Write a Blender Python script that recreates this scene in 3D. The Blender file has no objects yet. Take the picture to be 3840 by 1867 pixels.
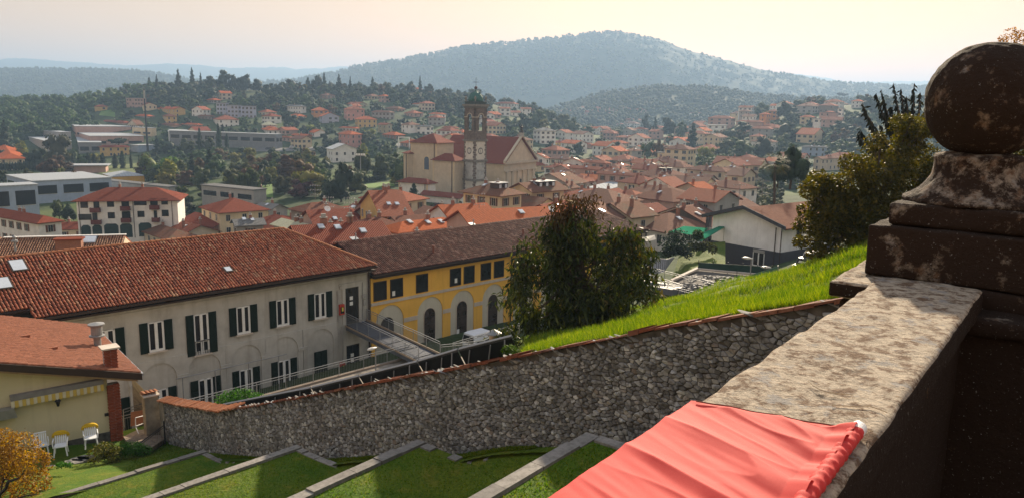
import bpy, bmesh, math, random
import numpy as np
from mathutils import Vector, Matrix, noise as mnoise
random.seed(7); np.random.seed(7)
R = math.radians
S = bpy.context.scene
COL = S.collection

# ---------------------------------------------------------------- camera
F = 2885.0; CX, CY = 1920.0, 933.5; PITCH = R(10.28); ROLL = R(1.2)
_fw = np.array([0, math.cos(PITCH), -math.sin(PITCH)]); _u0 = np.array([0, math.sin(PITCH), math.cos(PITCH)]); _r0 = np.array([1., 0, 0])
_rt = _r0*math.cos(ROLL)+_u0*math.sin(ROLL); _up = _u0*math.cos(ROLL)-_r0*math.sin(ROLL)
cam = bpy.data.objects.new('camera', bpy.data.cameras.new('camera')); COL.objects.link(cam)
cam.matrix_world = Matrix(((_rt[0], _up[0], -_fw[0], 0), (_rt[1], _up[1], -_fw[1], 0), (_rt[2], _up[2], -_fw[2], 0), (0, 0, 0, 1)))
cam.data.sensor_fit = 'HORIZONTAL'; cam.data.sensor_width = 36; cam.data.lens = 36*F/3840
cam.data.clip_start = 0.05; cam.data.clip_end = 30000
S.camera = cam

# ---------------------------------------------------------------- sky, sun, exposure
SUN_AZ, SUN_EL = 16.0, 22.5          # degrees right of straight ahead, degrees up
w = bpy.data.worlds.new('World'); S.world = w; w.use_nodes = True
nt = w.node_tree; bg = nt.nodes['Background']
sky = nt.nodes.new('ShaderNodeTexSky'); sky.sky_type = 'NISHITA'; sky.sun_disc = False
sky.sun_elevation = R(SUN_EL); sky.sun_rotation = R(SUN_AZ)
sky.air_density = 2.2; sky.dust_density = 1.3; sky.ozone_density = 1.5; sky.altitude = 300
mixn = nt.nodes.new('ShaderNodeMix'); mixn.data_type = 'RGBA'; mixn.blend_type = 'MULTIPLY'; mixn.inputs[0].default_value = 1.0
mixn.inputs[7].default_value = (1.0, 0.68, 0.44, 1)
nt.links.new(sky.outputs[0], mixn.inputs[6])
veil = nt.nodes.new('ShaderNodeMix'); veil.data_type = 'RGBA'; veil.inputs[0].default_value = 0.80; veil.inputs[7].default_value = (2.1, 1.65, 1.36, 1)   # milky haze: cream low down, blue grey overhead
tcw = nt.nodes.new('ShaderNodeTexCoord'); sxyz = nt.nodes.new('ShaderNodeSeparateXYZ'); vr = nt.nodes.new('ShaderNodeValToRGB'); vr.color_ramp.elements[0].position = 0.14; vr.color_ramp.elements[1].position = 0.75; e0 = vr.color_ramp.elements.new(0.0); e0.color = (2.75, 1.80, 1.15, 1)
vr.color_ramp.elements[1].color = (2.1, 1.42, .98, 1); vr.color_ramp.elements[2].color = (1.65, 1.82, 2.2, 1)
nt.links.new(tcw.outputs['Generated'], sxyz.inputs[0]); nt.links.new(sxyz.outputs[2], vr.inputs[0]); nt.links.new(vr.outputs[0], veil.inputs[7])
nt.links.new(mixn.outputs[2], veil.inputs[6]); nt.links.new(veil.outputs[2], bg.inputs[0])
bg.inputs[1].default_value = 0.145
sl = bpy.data.lights.new('sun', 'SUN'); sl.energy = 5.0; sl.angle = R(2.0); sl.color = (1.0, 0.84, 0.62)
so = bpy.data.objects.new('sun', sl); COL.objects.link(so)
sv = Vector((math.sin(R(SUN_AZ))*math.cos(R(SUN_EL)), math.cos(R(SUN_AZ))*math.cos(R(SUN_EL)), math.sin(R(SUN_EL))))
so.rotation_euler = sv.to_track_quat('Z', 'Y').to_euler()
S.view_settings.view_transform = 'Standard'; S.view_settings.look = 'None'; S.view_settings.gamma = 1.0
S.view_settings.exposure = 1.25
S.view_settings.use_curve_mapping = False
S.render.engine = 'CYCLES'
S.cycles.use_denoising = True; S.cycles.max_bounces = 6; S.cycles.diffuse_bounces = 3; S.cycles.volume_bounces = 0
S.cycles.transparent_max_bounces = 8; S.cycles.caustics_reflective = False; S.cycles.caustics_refractive = False
HAZE_DENSITY, HAZE_ANISO, HAZE_COLOR = 2.5e-4, 0.28, (0.33, 0.50, 0.76, 1)

# ---------------------------------------------------------------- helpers
def ray(u, v):
    d = _fw+_rt*(u-CX)/F-_up*(v-CY)/F
    return d/d[1]
def P(u, v, Y=None, z=None):
    d = ray(u, v); return d*Y if Y is not None else d*(z/d[2])
def proj(p):
    p = np.asarray(p, float); c = p@_fw; return CX+F*(p@_rt)/c, CY-F*(p@_up)/c
ORG = dict(A=(0, 200), B=(960, 200), C=(1920, 200), D=(2880, 200), E=(0, 600), G=(960, 600), H=(1920, 600), I=(2880, 600), J=(0, 1000), K=(960, 1000), L=(1920, 1000), M=(2880, 1000), N=(0, 1367), O=(960, 1367), Q=(1920, 1367), T=(2880, 1367))
KS = 2404/960.
def px(k, x, y): o = ORG[k]; return o[0]+x/KS, o[1]+y/KS
def tofu(u): return ray(u, 411+(u-1920)*.0209)[0]

WORG = {}
class MB:
    """collects verts / faces, then links ONE mesh object"""
    def __init__(s): s.v = []; s.f = []; s.m = []; s.uv = None
    def add(s, vs, fs, mi=0):
        b = len(s.v); s.v.extend([tuple(map(float, x)) for x in vs])
        for f in fs: s.f.append(tuple(b+i for i in f)); s.m.append(mi)
        return s
    def quad(s, a, b, c, d, mi=0): return s.add([a, b, c, d], [(0, 1, 2, 3)], mi)
    def obox(s, o, ex, ey, ez, mi=0):
        """box from corner o with edge vectors"""
        o, ex, ey, ez = map(lambda q: np.asarray(q, float), (o, ex, ey, ez))
        if np.dot(np.cross(ex, ey), ez) < 0: ex, ey = ey, ex
        vs = [o, o+ex, o+ex+ey, o+ey, o+ez, o+ex+ez, o+ex+ey+ez, o+ey+ez]
        return s.add(vs, [(3, 2, 1, 0), (4, 5, 6, 7), (0, 1, 5, 4), (1, 2, 6, 5), (2, 3, 7, 6), (3, 0, 4, 7)], mi)
    def box(s, c, size, rz=0, mi=0):
        cx, cy = math.cos(rz), math.sin(rz); ex = np.array([cx, cy, 0])*size[0]; ey = np.array([-cy, cx, 0])*size[1]; ez = np.array([0, 0, 1.])*size[2]
        return s.obox(np.asarray(c, float)-ex/2-ey/2-ez/2, ex, ey, ez, mi)
    def tube(s, p0, p1, r, n=6, r1=None, cap=True, mi=0):
        p0, p1 = np.asarray(p0, float), np.asarray(p1, float); r1 = r if r1 is None else r1
        d = p1-p0; L = np.linalg.norm(d)
        if L < 1e-9: return s
        d = d/L; a = np.cross(d, [0, 0, 1.] if abs(d[2]) < .9 else [1., 0, 0]); a /= np.linalg.norm(a); b = np.cross(d, a)
        vs = []
        for p, q in ((p0, r), (p1, r1)):
            for i in range(n):
                t = 2*math.pi*i/n; vs.append(p+(a*math.cos(t)+b*math.sin(t))*q)
        fs = [(i, (i+1) % n, n+(i+1) % n, n+i) for i in range(n)]
        if cap: fs += [tuple(range(n-1, -1, -1)), tuple(range(n, 2*n))]
        return s.add(vs, fs, mi)
    def path(s, pts, rs, n=6, mi=0):
        for i in range(len(pts)-1):
            a = rs[i] if hasattr(rs, '__len__') else rs; b = rs[i+1] if hasattr(rs, '__len__') else rs
            s.tube(pts[i], pts[i+1], a, n, b, True, mi)
        return s
    def lathe(s, prof, c=(0, 0, 0), n=16, mi=0, sq=None):
        c = np.asarray(c, float); vs = []
        for r, z in prof:
            for i in range(n):
                t = 2*math.pi*i/n; vs.append(c+np.array([r*math.cos(t), r*math.sin(t), z]))
        fs = []
        for k in range(len(prof)-1):
            for i in range(n): fs.append((k*n+i, k*n+(i+1) % n, (k+1)*n+(i+1) % n, (k+1)*n+i))
        fs.append(tuple(range(n-1, -1, -1))); fs.append(tuple((len(prof)-1)*n+i for i in range(n)))
        return s.add(vs, fs, mi)
    def prism(s, poly, ext, mi=0):
        """polygon (3d points, any winding) extruded by vector ext"""
        p = [np.asarray(q, float) for q in poly]; e = np.asarray(ext, float); n = len(p)
        nn = sum((np.cross(p[i]-p[0], p[(i+1) % n]-p[0]) for i in range(1, n-1)), np.zeros(3))
        if np.dot(nn, e) > 0: p = p[::-1]
        vs = p+[q+e for q in p]
        fs = [tuple(range(n)), tuple(range(2*n-1, n-1, -1))]+[((i+1) % n, i, n+i, n+(i+1) % n) for i in range(n)]
        return s.add(vs, fs, mi)
    def grid(s, fn, nu, nv, mi=0, flip=False):
        vs = [fn(i/(nu), j/(nv)) for j in range(nv+1) for i in range(nu+1)]
        fs = []
        for j in range(nv):
            for i in range(nu):
                a = j*(nu+1)+i; q = (a, a+1, a+nu+2, a+nu+1); fs.append(q[::-1] if flip else q)
        return s.add(vs, fs, mi)
    def mesh(s, name, mats, off=None, smooth=False):
        me = bpy.data.meshes.new(name)
        v = np.array(s.v, float).reshape(-1, 3)
        if off is not None: v = v-np.asarray(off, float)
        me.from_pydata(v.tolist(), [], s.f)
        for m in (mats if isinstance(mats, (list, tuple)) else [mats]): me.materials.append(m)
        if isinstance(mats, (list, tuple)) and len(mats) > 1: me.polygons.foreach_set('material_index', s.m)
        if smooth: me.polygons.foreach_set('use_smooth', [True]*len(me.polygons))
        me.update(); return me
    def build(s, name, mats, parent=None, smooth=False, kind=None, loc=None):
        """world-space verts -> an object (child of parent when given)"""
        if parent is not None: off = WORG[parent.name]
        else: off = np.asarray(loc, float) if loc is not None else np.zeros(3)
        me = s.mesh(name, mats, off, smooth)
        o = bpy.data.objects.new(name, me); COL.objects.link(o)
        if parent is not None: o.parent = parent
        else: o.location = off
        WORG[o.name] = off
        if kind: o['kind'] = kind
        return o
def tag(o, label=None, cat=None, group=None, kind=None):
    if label: o['label'] = label
    if cat: o['category'] = cat
    if group: o['group'] = group
    if kind: o['kind'] = kind
    return o
def thing(name, label, cat, loc=(0, 0, 0), group=None):
    o = bpy.data.objects.new(name, None); COL.objects.link(o); o.location = tuple(map(float, loc)); o.empty_display_size = .3
    WORG[o.name] = np.asarray(loc, float); return tag(o, label, cat, group)
def linked(name, me, parent=None, loc=(0, 0, 0), rot=None, scale=None):
    """object that shares a mesh; loc is in world space when the parent is only translated"""
    o = bpy.data.objects.new(name, me); COL.objects.link(o)
    l = np.asarray(loc, float)
    if parent is not None: o.parent = parent; o.location = l-WORG[parent.name]
    else: o.location = l
    WORG[o.name] = l
    if rot is not None: o.rotation_euler = rot
    if scale is not None: o.scale = scale if hasattr(scale, '__len__') else (scale,)*3
    return o
def npmesh(name, V, Fc, mats, smooth=False):
    """fast mesh from arrays, all faces with the same corner count"""
    V = np.asarray(V, np.float32); Fc = np.asarray(Fc, np.int32); k = Fc.shape[1]
    me = bpy.data.meshes.new(name); me.vertices.add(len(V)); me.vertices.foreach_set('co', V.ravel())
    me.loops.add(Fc.size); me.loops.foreach_set('vertex_index', Fc.ravel())
    me.polygons.add(len(Fc)); me.polygons.foreach_set('loop_start', np.arange(0, Fc.size, k, dtype=np.int32))
    for m in (mats if isinstance(mats, (list, tuple)) else [mats]): me.materials.append(m)
    me.update(calc_edges=True); me.validate()
    if smooth: me.polygons.foreach_set('use_smooth', [True]*len(me.polygons))
    return me

# ---------------------------------------------------------------- materials
def newmat(name):
    m = bpy.data.materials.new(name); m.use_nodes = True; t = m.node_tree
    return m, t, t.nodes['Principled BSDF']
def N(t, typ, **kw):
    n = t.nodes.new(typ)
    for k, v in kw.items(): setattr(n, k, v)
    return n
def c4(c): return (c[0], c[1], c[2], 1)
def ramp(t, fac, stops):
    r = N(t, 'ShaderNodeValToRGB'); e = r.color_ramp.elements
    while len(e) < len(stops): e.new(.5)
    for i, (p, c) in enumerate(stops): e[i].position = p; e[i].color = c4(c) if len(c) == 3 else c
    t.links.new(fac, r.inputs[0]); return r.outputs[0]
def tnoise(t, scale, detail=4, rough=.6, coord='pos', dist=0.0, stretch=None):
    n = N(t, 'ShaderNodeTexNoise'); n.inputs['Scale'].default_value = scale; n.inputs['Detail'].default_value = detail; n.inputs['Roughness'].default_value = rough
    n.inputs['Distortion'].default_value = dist
    if coord == 'pos': src = N(t, 'ShaderNodeNewGeometry').outputs['Position']
    elif coord == 'uv': src = N(t, 'ShaderNodeUVMap').outputs[0]
    else: src = N(t, 'ShaderNodeTexCoord').outputs['Object']
    if stretch:
        mp = N(t, 'ShaderNodeMapping'); mp.inputs['Scale'].default_value = stretch; t.links.new(src, mp.inputs[0]); src = mp.outputs[0]
    t.links.new(src, n.inputs['Vector']); return n
def mixc(t, fac, a, b, mode='MIX'):
    m = N(t, 'ShaderNodeMix', data_type='RGBA', blend_type=mode)
    for i, x in ((0, fac), (6, a), (7, b)):
        if hasattr(x, 'is_linked') or hasattr(x, 'links'): t.links.new(x, m.inputs[i])
        elif i == 0: m.inputs[0].default_value = x
        else: m.inputs[i].default_value = c4(x)
    return m.outputs[2]
def mathn(t, op, a, b=None):
    m = N(t, 'ShaderNodeMath', operation=op)
    for i, x in enumerate((a, b)):
        if x is None: continue
        if hasattr(x, 'links'): t.links.new(x, m.inputs[i])
        else: m.inputs[i].default_value = x
    return m.outputs[0]
def bump(t, b, h, dist=.02, strength=.6):
    n = N(t, 'ShaderNodeBump'); n.inputs['Distance'].default_value = dist; n.inputs['Strength'].default_value = strength
    t.links.new(h, n.inputs['Height']); t.links.new(n.outputs[0], b.inputs['Normal'])
def plain(name, col, rough=.6, metal=0, var=.12, scale=3, bmp=0, spec=.3, isl=0.0):
    """one colour with grain / wear of its own"""
    m, t, b = newmat(name); n = tnoise(t, scale)
    lo = tuple(max(0, x*(1-var*1.6)) for x in col); hi = tuple(min(1, x*(1+var)) for x in col)
    c = ramp(t, n.outputs['Fac'], [(.3, lo), (.7, hi)])
    if isl:
        g = N(t, 'ShaderNodeNewGeometry'); v = mathn(t, 'MULTIPLY_ADD', g.outputs['Random Per Island'], isl*2); t.nodes[-1].inputs[2].default_value = 1-isl
        hs = N(t, 'ShaderNodeHueSaturation'); t.links.new(v, hs.inputs['Value']); t.links.new(c, hs.inputs['Color']); c = hs.outputs[0]
    t.links.new(c, b.inputs['Base Color'])
    b.inputs['Roughness'].default_value = rough; b.inputs['Metallic'].default_value = metal; b.inputs['Specular IOR Level'].default_value = spec
    if bmp: bump(t, b, tnoise(t, scale*6, 5).outputs['Fac'], bmp)
    return m
# ---------------------------------------------------------------- terrain (valley, hills) : one table of heights
def tab(pts):
    a = np.array(pts, float); return lambda u: np.interp(u, a[:, 0], a[:, 1])
CR1 = tab([(-900, 400), (0, 405), (150, 400), (300, 388), (450, 368), (560, 352), (700, 338), (900, 335), (1100, 348), (1300, 348), (1500, 352), (1700, 372), (1850, 392), (2000, 425), (2150, 490), (2300, 512), (2600, 500), (2800, 430), (2950, 402), (3150, 392), (3400, 388), (5000, 388)])
CR2 = tab([(-900, 440), (1300, 440), (1950, 435), (2050, 425), (2100, 410), (2250, 362), (2440, 332), (2700, 342), (2850, 368), (3000, 378), (3400, 380), (5000, 380)])
CR3 = tab([(-900, 275), (-300, 268), (0, 266), (160, 265), (400, 267), (500, 271), (640, 287), (720, 305), (900, 322), (1100, 305), (1180, 293), (1267, 275), (1342, 253), (1491, 231), (1640, 201), (1759, 178), (1938, 161), (2087, 144), (2207, 129), (2296, 126), (2386, 141), (2460, 156), (2535, 190), (2684, 228), (2720, 239), (2833, 272), (2952, 287), (3080, 313), (3343, 327), (3600, 335), (5000, 345)])
CR4 = tab([(-900, 250), (-200, 240), (0, 235), (40, 237), (68, 224), (140, 220), (180, 222), (280, 231), (400, 239), (519, 248), (659, 239), (799, 247), (879, 257), (960, 254), (1092, 253), (1128, 261), (1220, 257), (1291, 251), (1700, 250), (2600, 265), (2950, 279), (3050, 293), (3110, 308), (3400, 303), (3700, 305), (5000, 310)])
Y1, Y2, Y3, Y4 = 760., 1500., 2900., 7000.
V60 = tab([(-900, -24), (0, -24), (900, -22), (1400, -21), (2100, -20), (2700, -17), (3100, -13), (3800, -9), (5000, -8)])
V110 = tab([(-900, -34), (0, -34), (900, -29), (1500, -25), (2100, -24), (2700, -21), (3100, -18), (3800, -15), (5000, -14)])
V200 = tab([(-900, -36), (0, -36), (600, -35), (1000, -30), (1500, -27), (2400, -27), (3000, -26), (5000, -26)])
V430 = tab([(-900, -36), (0, -36), (600, -34), (1000, -30), (1500, -28), (3000, -27), (5000, -26)])
def hz(v, u, Y): return ray(u, v)[2]*Y
def prof(u):
    pts = [(40, V60(u)+2), (66, V60(u)), (110, V110(u)), (200, V200(u)), (430, V430(u)), (Y1, max(hz(CR1(u), u, Y1), -28)), (1060, -29), (Y2, max(hz(CR2(u), u, Y2), -28)), (1950, -28), (Y3, max(hz(CR3(u), u, Y3), -25)), (4600, 20), (Y4, hz(CR4(u), u, Y4)), (9500, -20)]
    return np.array(pts, float)
def terr_u(u, Y):
    p = prof(u); Y = np.asarray(Y, float); i = np.clip(np.searchsorted(p[:, 0], Y)-1, 0, len(p)-2)
    s = np.clip((Y-p[i, 0])/(p[i+1, 0]-p[i, 0]), 0, 1); s = s*.35+.65*s*s*(3-2*s)
    return p[i, 1]+(p[i+1, 1]-p[i, 1])*s
def u_of(x, Y):   # pixel column of a ground point, from its bearing (only used to look the table up)
    return CX+F*(x/Y)*.985
def terr(x, Y): return float(terr_u(u_of(x, Y), Y))

def terrain_material():
    m, t, b = newmat('ground_cover')
    n1 = tnoise(t, .012, 6); n2 = tnoise(t, .16, 5, .7); n3 = tnoise(t, .035, 4)
    c = ramp(t, n2.outputs['Fac'], [(.25, (.016, .030, .012)), (.5, (.035, .055, .020)), (.75, (.062, .082, .030))])
    c2 = ramp(t, n3.outputs['Fac'], [(.35, (.05, .085, .022)), (.65, (.085, .10, .035))])
    f = ramp(t, n1.outputs['Fac'], [(.53, (0, 0, 0)), (.60, (1, 1, 1))])
    sp = N(t, 'ShaderNodeSeparateXYZ'); t.links.new(N(t, 'ShaderNodeNewGeometry').outputs['Position'], sp.inputs[0])
    far = ramp(t, mathn(t, 'MULTIPLY', sp.outputs[1], 1/2000.), [(.50, (0, 0, 0)), (.60, (1, 1, 1))])
    n4 = tnoise(t, .07, 5, .75); cf = ramp(t, n4.outputs['Fac'], [(.3, (.014, .026, .012)), (.55, (.028, .046, .018)), (.8, (.05, .068, .026))])
    t.links.new(mixc(t, far, mixc(t, f, c, c2), cf), b.inputs['Base Color']); b.inputs['Roughness'].default_value = .95; b.inputs['Specular IOR Level'].default_value = .1
    bump(t, b, n2.outputs['Fac'], 2.0, .4); return m
MT_TERRAIN = terrain_material()
_us = np.concatenate([np.linspace(-1500, -100, 30), np.linspace(-60, 3900, 331), np.linspace(3960, 5400, 30)])
_Ys = np.concatenate([np.geomspace(40, 480, 70), np.linspace(490, 1100, 74), np.linspace(1115, 2000, 56), np.linspace(2030, 3100, 64), np.geomspace(3150, 9500, 50)])
_V = []
for Yv_i, Yv in enumerate(_Ys):
    pass
_tt = np.array([(u-CX)/F/.985 for u in _us])
_Z = np.stack([terr_u(u, _Ys) for u in _us], 1)
_X = _Ys[:, None]*_tt[None, :]; _YY = np.repeat(_Ys[:, None], len(_us), 1)
# woodland relief: the canopy is lumpy where the ground is wooded hill
for i in range(_X.shape[0]):
    Yv = _Ys[i]
    if Yv < 1150: continue
    amp = min(9.0, (Yv-1150)*.01)
    for j in range(_X.shape[1]):
        q = mnoise.noise((_X[i, j]/34., Yv/34., 0))+.6*mnoise.noise((_X[i, j]/15., Yv/15., 5))
        if Yv > 2000: q = mnoise.noise((_X[i, j]/60., Yv/60., 0))+.8*mnoise.noise((_X[i, j]/21., Yv/30., 5))
        _Z[i, j] += amp*.8*q
nu = len(_us); idx = np.arange(len(_Ys)*nu).reshape(len(_Ys), nu)
_Fc = np.stack([idx[:-1, :-1], idx[:-1, 1:], idx[1:, 1:], idx[1:, :-1]], -1).reshape(-1, 4)
_o = bpy.data.objects.new('terrain', npmesh('terrain', np.stack([_X, _YY, _Z], -1).reshape(-1, 3), _Fc, MT_TERRAIN, True)); COL.objects.link(_o); _o['kind'] = 'structure'

# the air
hz_m, t_, b_ = newmat('haze_air'); t_.nodes.remove(b_)
pv = N(t_, 'ShaderNodeVolumePrincipled'); pv.inputs['Density'].default_value = HAZE_DENSITY; pv.inputs['Anisotropy'].default_value = HAZE_ANISO; pv.inputs['Color'].default_value = HAZE_COLOR
t_.links.new(pv.outputs[0], t_.nodes['Material Output'].inputs['Volume'])
_hb = MB().box((0, 4900, 169), (17000, 10000, 416)).build('haze', hz_m, kind='stuff')
# ---------------------------------------------------------------- generic town houses
def roof_mat(name, col, rib=.23, amp=.35, var=.3, moss=None):
    """tiled roof seen from afar: rows and ribs follow the slope (uv in metres)"""
    m, t, b = newmat(name)
    uvn = N(t, 'ShaderNodeUVMap'); sp = N(t, 'ShaderNodeSeparateXYZ'); t.links.new(uvn.outputs[0], sp.inputs[0])
    sx = mathn(t, 'SINE', mathn(t, 'MULTIPLY', sp.outputs[0], 2*math.pi/rib))
    fy = mathn(t, 'FRACT', mathn(t, 'MULTIPLY', sp.outputs[1], 1/.36))
    n1 = tnoise(t, 1.6, 5, .7, 'uv'); n2 = tnoise(t, .35, 4, .6)
    n3 = tnoise(t, 5, 2, .5, 'uv', stretch=(1, .5, 1))
    lo = tuple(x*(1-var) for x in col); hi = tuple(min(1, x*(1+var)) for x in col)
    c = ramp(t, n1.outputs['Fac'], [(.25, lo), (.5, col), (.78, hi)])
    c = mixc(t, ramp(t, n3.outputs['Fac'], [(.45, (0, 0, 0)), (.7, (.6, .6, .6))]), c, tuple(min(1, x*1.4+.008) for x in col))
    if moss: c = mixc(t, ramp(t, n2.outputs['Fac'], [(.5, (0, 0, 0)), (.7, (.8, .8, .8))]), c, moss)
    g = mathn(t, 'MULTIPLY_ADD', sx, amp*.5); t.nodes[-1].inputs[2].default_value = 1-amp*.5
    g2 = mathn(t, 'MULTIPLY_ADD', fy, amp*.4); t.nodes[-1].inputs[2].default_value = 1-amp*.3
    gg = mathn(t, 'MULTIPLY', g, g2)
    hs = N(t, 'ShaderNodeHueSaturation'); t.links.new(gg, hs.inputs['Value']); t.links.new(c, hs.inputs['Color'])
    t.links.new(hs.outputs[0], b.inputs['Base Color']); b.inputs['Roughness'].default_value = .9; b.inputs['Specular IOR Level'].default_value = .06
    bump(t, b, mathn(t, 'ADD', sx, fy), .05, .8)
    return m
def wall_mat(name, col, var=.10):
    m, t, b = newmat(name); n = tnoise(t, .5, 5, .65); n2 = tnoise(t, 3, 4, .6, stretch=(1, 1, .12))
    c = ramp(t, n.outputs['Fac'], [(.3, tuple(x*(1-var*1.5) for x in col)), (.7, tuple(min(1, x*(1+var)) for x in col))])
    c = mixc(t, ramp(t, n2.outputs['Fac'], [(.52, (0, 0, 0)), (.75, (.35, .35, .35))]), c, tuple(x*.6 for x in col))
    t.links.new(c, b.inputs['Base Color']); b.inputs['Roughness'].default_value = .9; b.inputs['Specular IOR Level'].default_value = .15
    return m
RF = {k: roof_mat('roof_tiles_'+k, c, **kw) for k, c, kw in [
    ('red', (.25, .058, .030), dict(amp=.5)), ('orange', (.50, .115, .030), dict(amp=.55)), ('brown', (.18, .066, .04), {}), ('salmon', (.33, .10, .052), dict(amp=.45)),
    ('dark', (.085, .042, .034), {}), ('mossy', (.20, .09, .055), dict(moss=(.13, .115, .075))), ('vivid', (.60, .17, .05), dict(var=.15)),
    ('pale', (.42, .42, .30), dict(rib=.5, amp=.2)), ('grey', (.20, .20, .20), {}), ('white', (.36, .385, .41), dict(rib=1.2, amp=.1, var=.1)), ('dull', (.22, .105, .07), {})]}
WL = {k: wall_mat('plaster_'+k, c) for k, c in [
    ('white', (.74, .73, .70)), ('cream', (.62, .51, .34)), ('beige', (.55, .465, .35)), ('yellow', (.56, .38, .14)), ('pink', (.52, .27, .23)), ('grey', (.34, .33, .32)),
    ('brown', (.27, .14, .085)), ('stone', (.15, .13, .11)), ('lav', (.40, .41, .52)), ('orange', (.52, .24, .10)), ('dim', (.25, .22, .19)), ('blue', (.33, .40, .52)), ('steel', (.22, .23, .25)), ('rose', (.46, .30, .25)), ('mustard', (.62, .34, .04)), ('bright', (.84, .84, .86)), ('olive', (.36, .33, .22))]}
M_GLASS = plain('dark_window_glass', (.012, .013, .016), .22, var=.3, spec=.25)
M_FRAME = plain('pale_window_frame', (.5, .48, .45), .6)
M_DARKWOOD = plain('dark_stained_wood', (.045, .028, .02), .7)
M_SHUT = plain('brown_shutter_paint', (.12, .05, .03), .7)
M_SHUTG = plain('green_shutter_paint', (.008, .018, .012), .7, spec=.15)
M_BRICK = plain('chimney_brick', (.26, .12, .08), .9, scale=8)
M_GREY = plain('grey_cement', (.33, .32, .30), .9)
M_SKYL = plain('skylight_glass', (.55, .6, .66), .12, spec=.8, var=.05)
M_ZINC = plain('zinc_sheet', (.35, .37, .4), .45, metal=.4)
def planar_uv(me):
    uv = me.uv_layers.new(name='UVMap'); Z = Vector((0, 0, 1))
    for p in me.polygons:
        n = p.normal; e = n.cross(Z)
        if e.length < 1e-4: e = Vector((1, 0, 0))
        e.normalize(); q = e.cross(n)*-1
        for li in p.loop_indices:
            co = me.vertices[me.loops[li].vertex_index].co; uv.data[li].uv = (co.dot(e), co.dot(q))
def win_mesh(kind, w=.95, h=1.45):
    """window facing -Y, origin at its centre on the wall"""
    b = MB(); f = .07
    b.box((0, -.012, 0), (w, .05, h), mi=1)
    for sx in (-1, 1): b.box((sx*(w/2+f/2), -.035, 0), (f, .09, h+2*f), mi=0)
    b.box((0, -.035, h/2+f/2), (w, .09, f), mi=0); b.box((0, -.06, -h/2-f/2), (w+.1, .16, f), mi=0); b.box((0, -.04, 0), (.05, .06, h), mi=0)
    if kind:
        for sx in (-1, 1): b.box((sx*(w/2+f+w*.24), -.03, 0), (w*.46, .06, h+.08), mi=2)
    return b.mesh('window_'+str(kind), [M_FRAME, M_GLASS, M_SHUT if kind == 1 else M_SHUTG])
WM = [win_mesh(0), win_mesh(1), win_mesh(2)]
CHIM = MB(); CHIM.box((0, 0, .5), (.5, .5, 1.4), mi=0); CHIM.box((0, 0, 1.34), (.66, .66, .1), mi=1); CHIM.box((0, 0, 1.6), (.3, .3, .4), mi=1); CHIM = CHIM.mesh('chimney', [M_BRICK, M_GREY])
SKL = MB(); SKL.box((0, 0, 0.06), (.8, 1.1, .12), mi=0); SKL.box((0, 0, .13), (.64, .94, .03), mi=1); SKL = SKL.mesh('skylight', [M_ZINC, M_SKYL])
POT = MB(); POT.lathe([(.12, -.3), (.12, .7), (.2, .72), (.2, .78), (.1, .85), (.16, .95), (.02, 1.05)], n=8); POT = POT.mesh('flue_pipe', [M_ZINC])
HB = []       # screen boxes of houses, so that scattered trees stand clear of them
def ground_hit(u, v, Y0=90., Y1=2600.):
    d = ray(u, v); Y = Y0
    while Y < Y1:
        if d[2]*Y <= terr_u(u, Y): return Y
        Y *= 1.012
    return None
ROOF_TOP = {}
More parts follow.
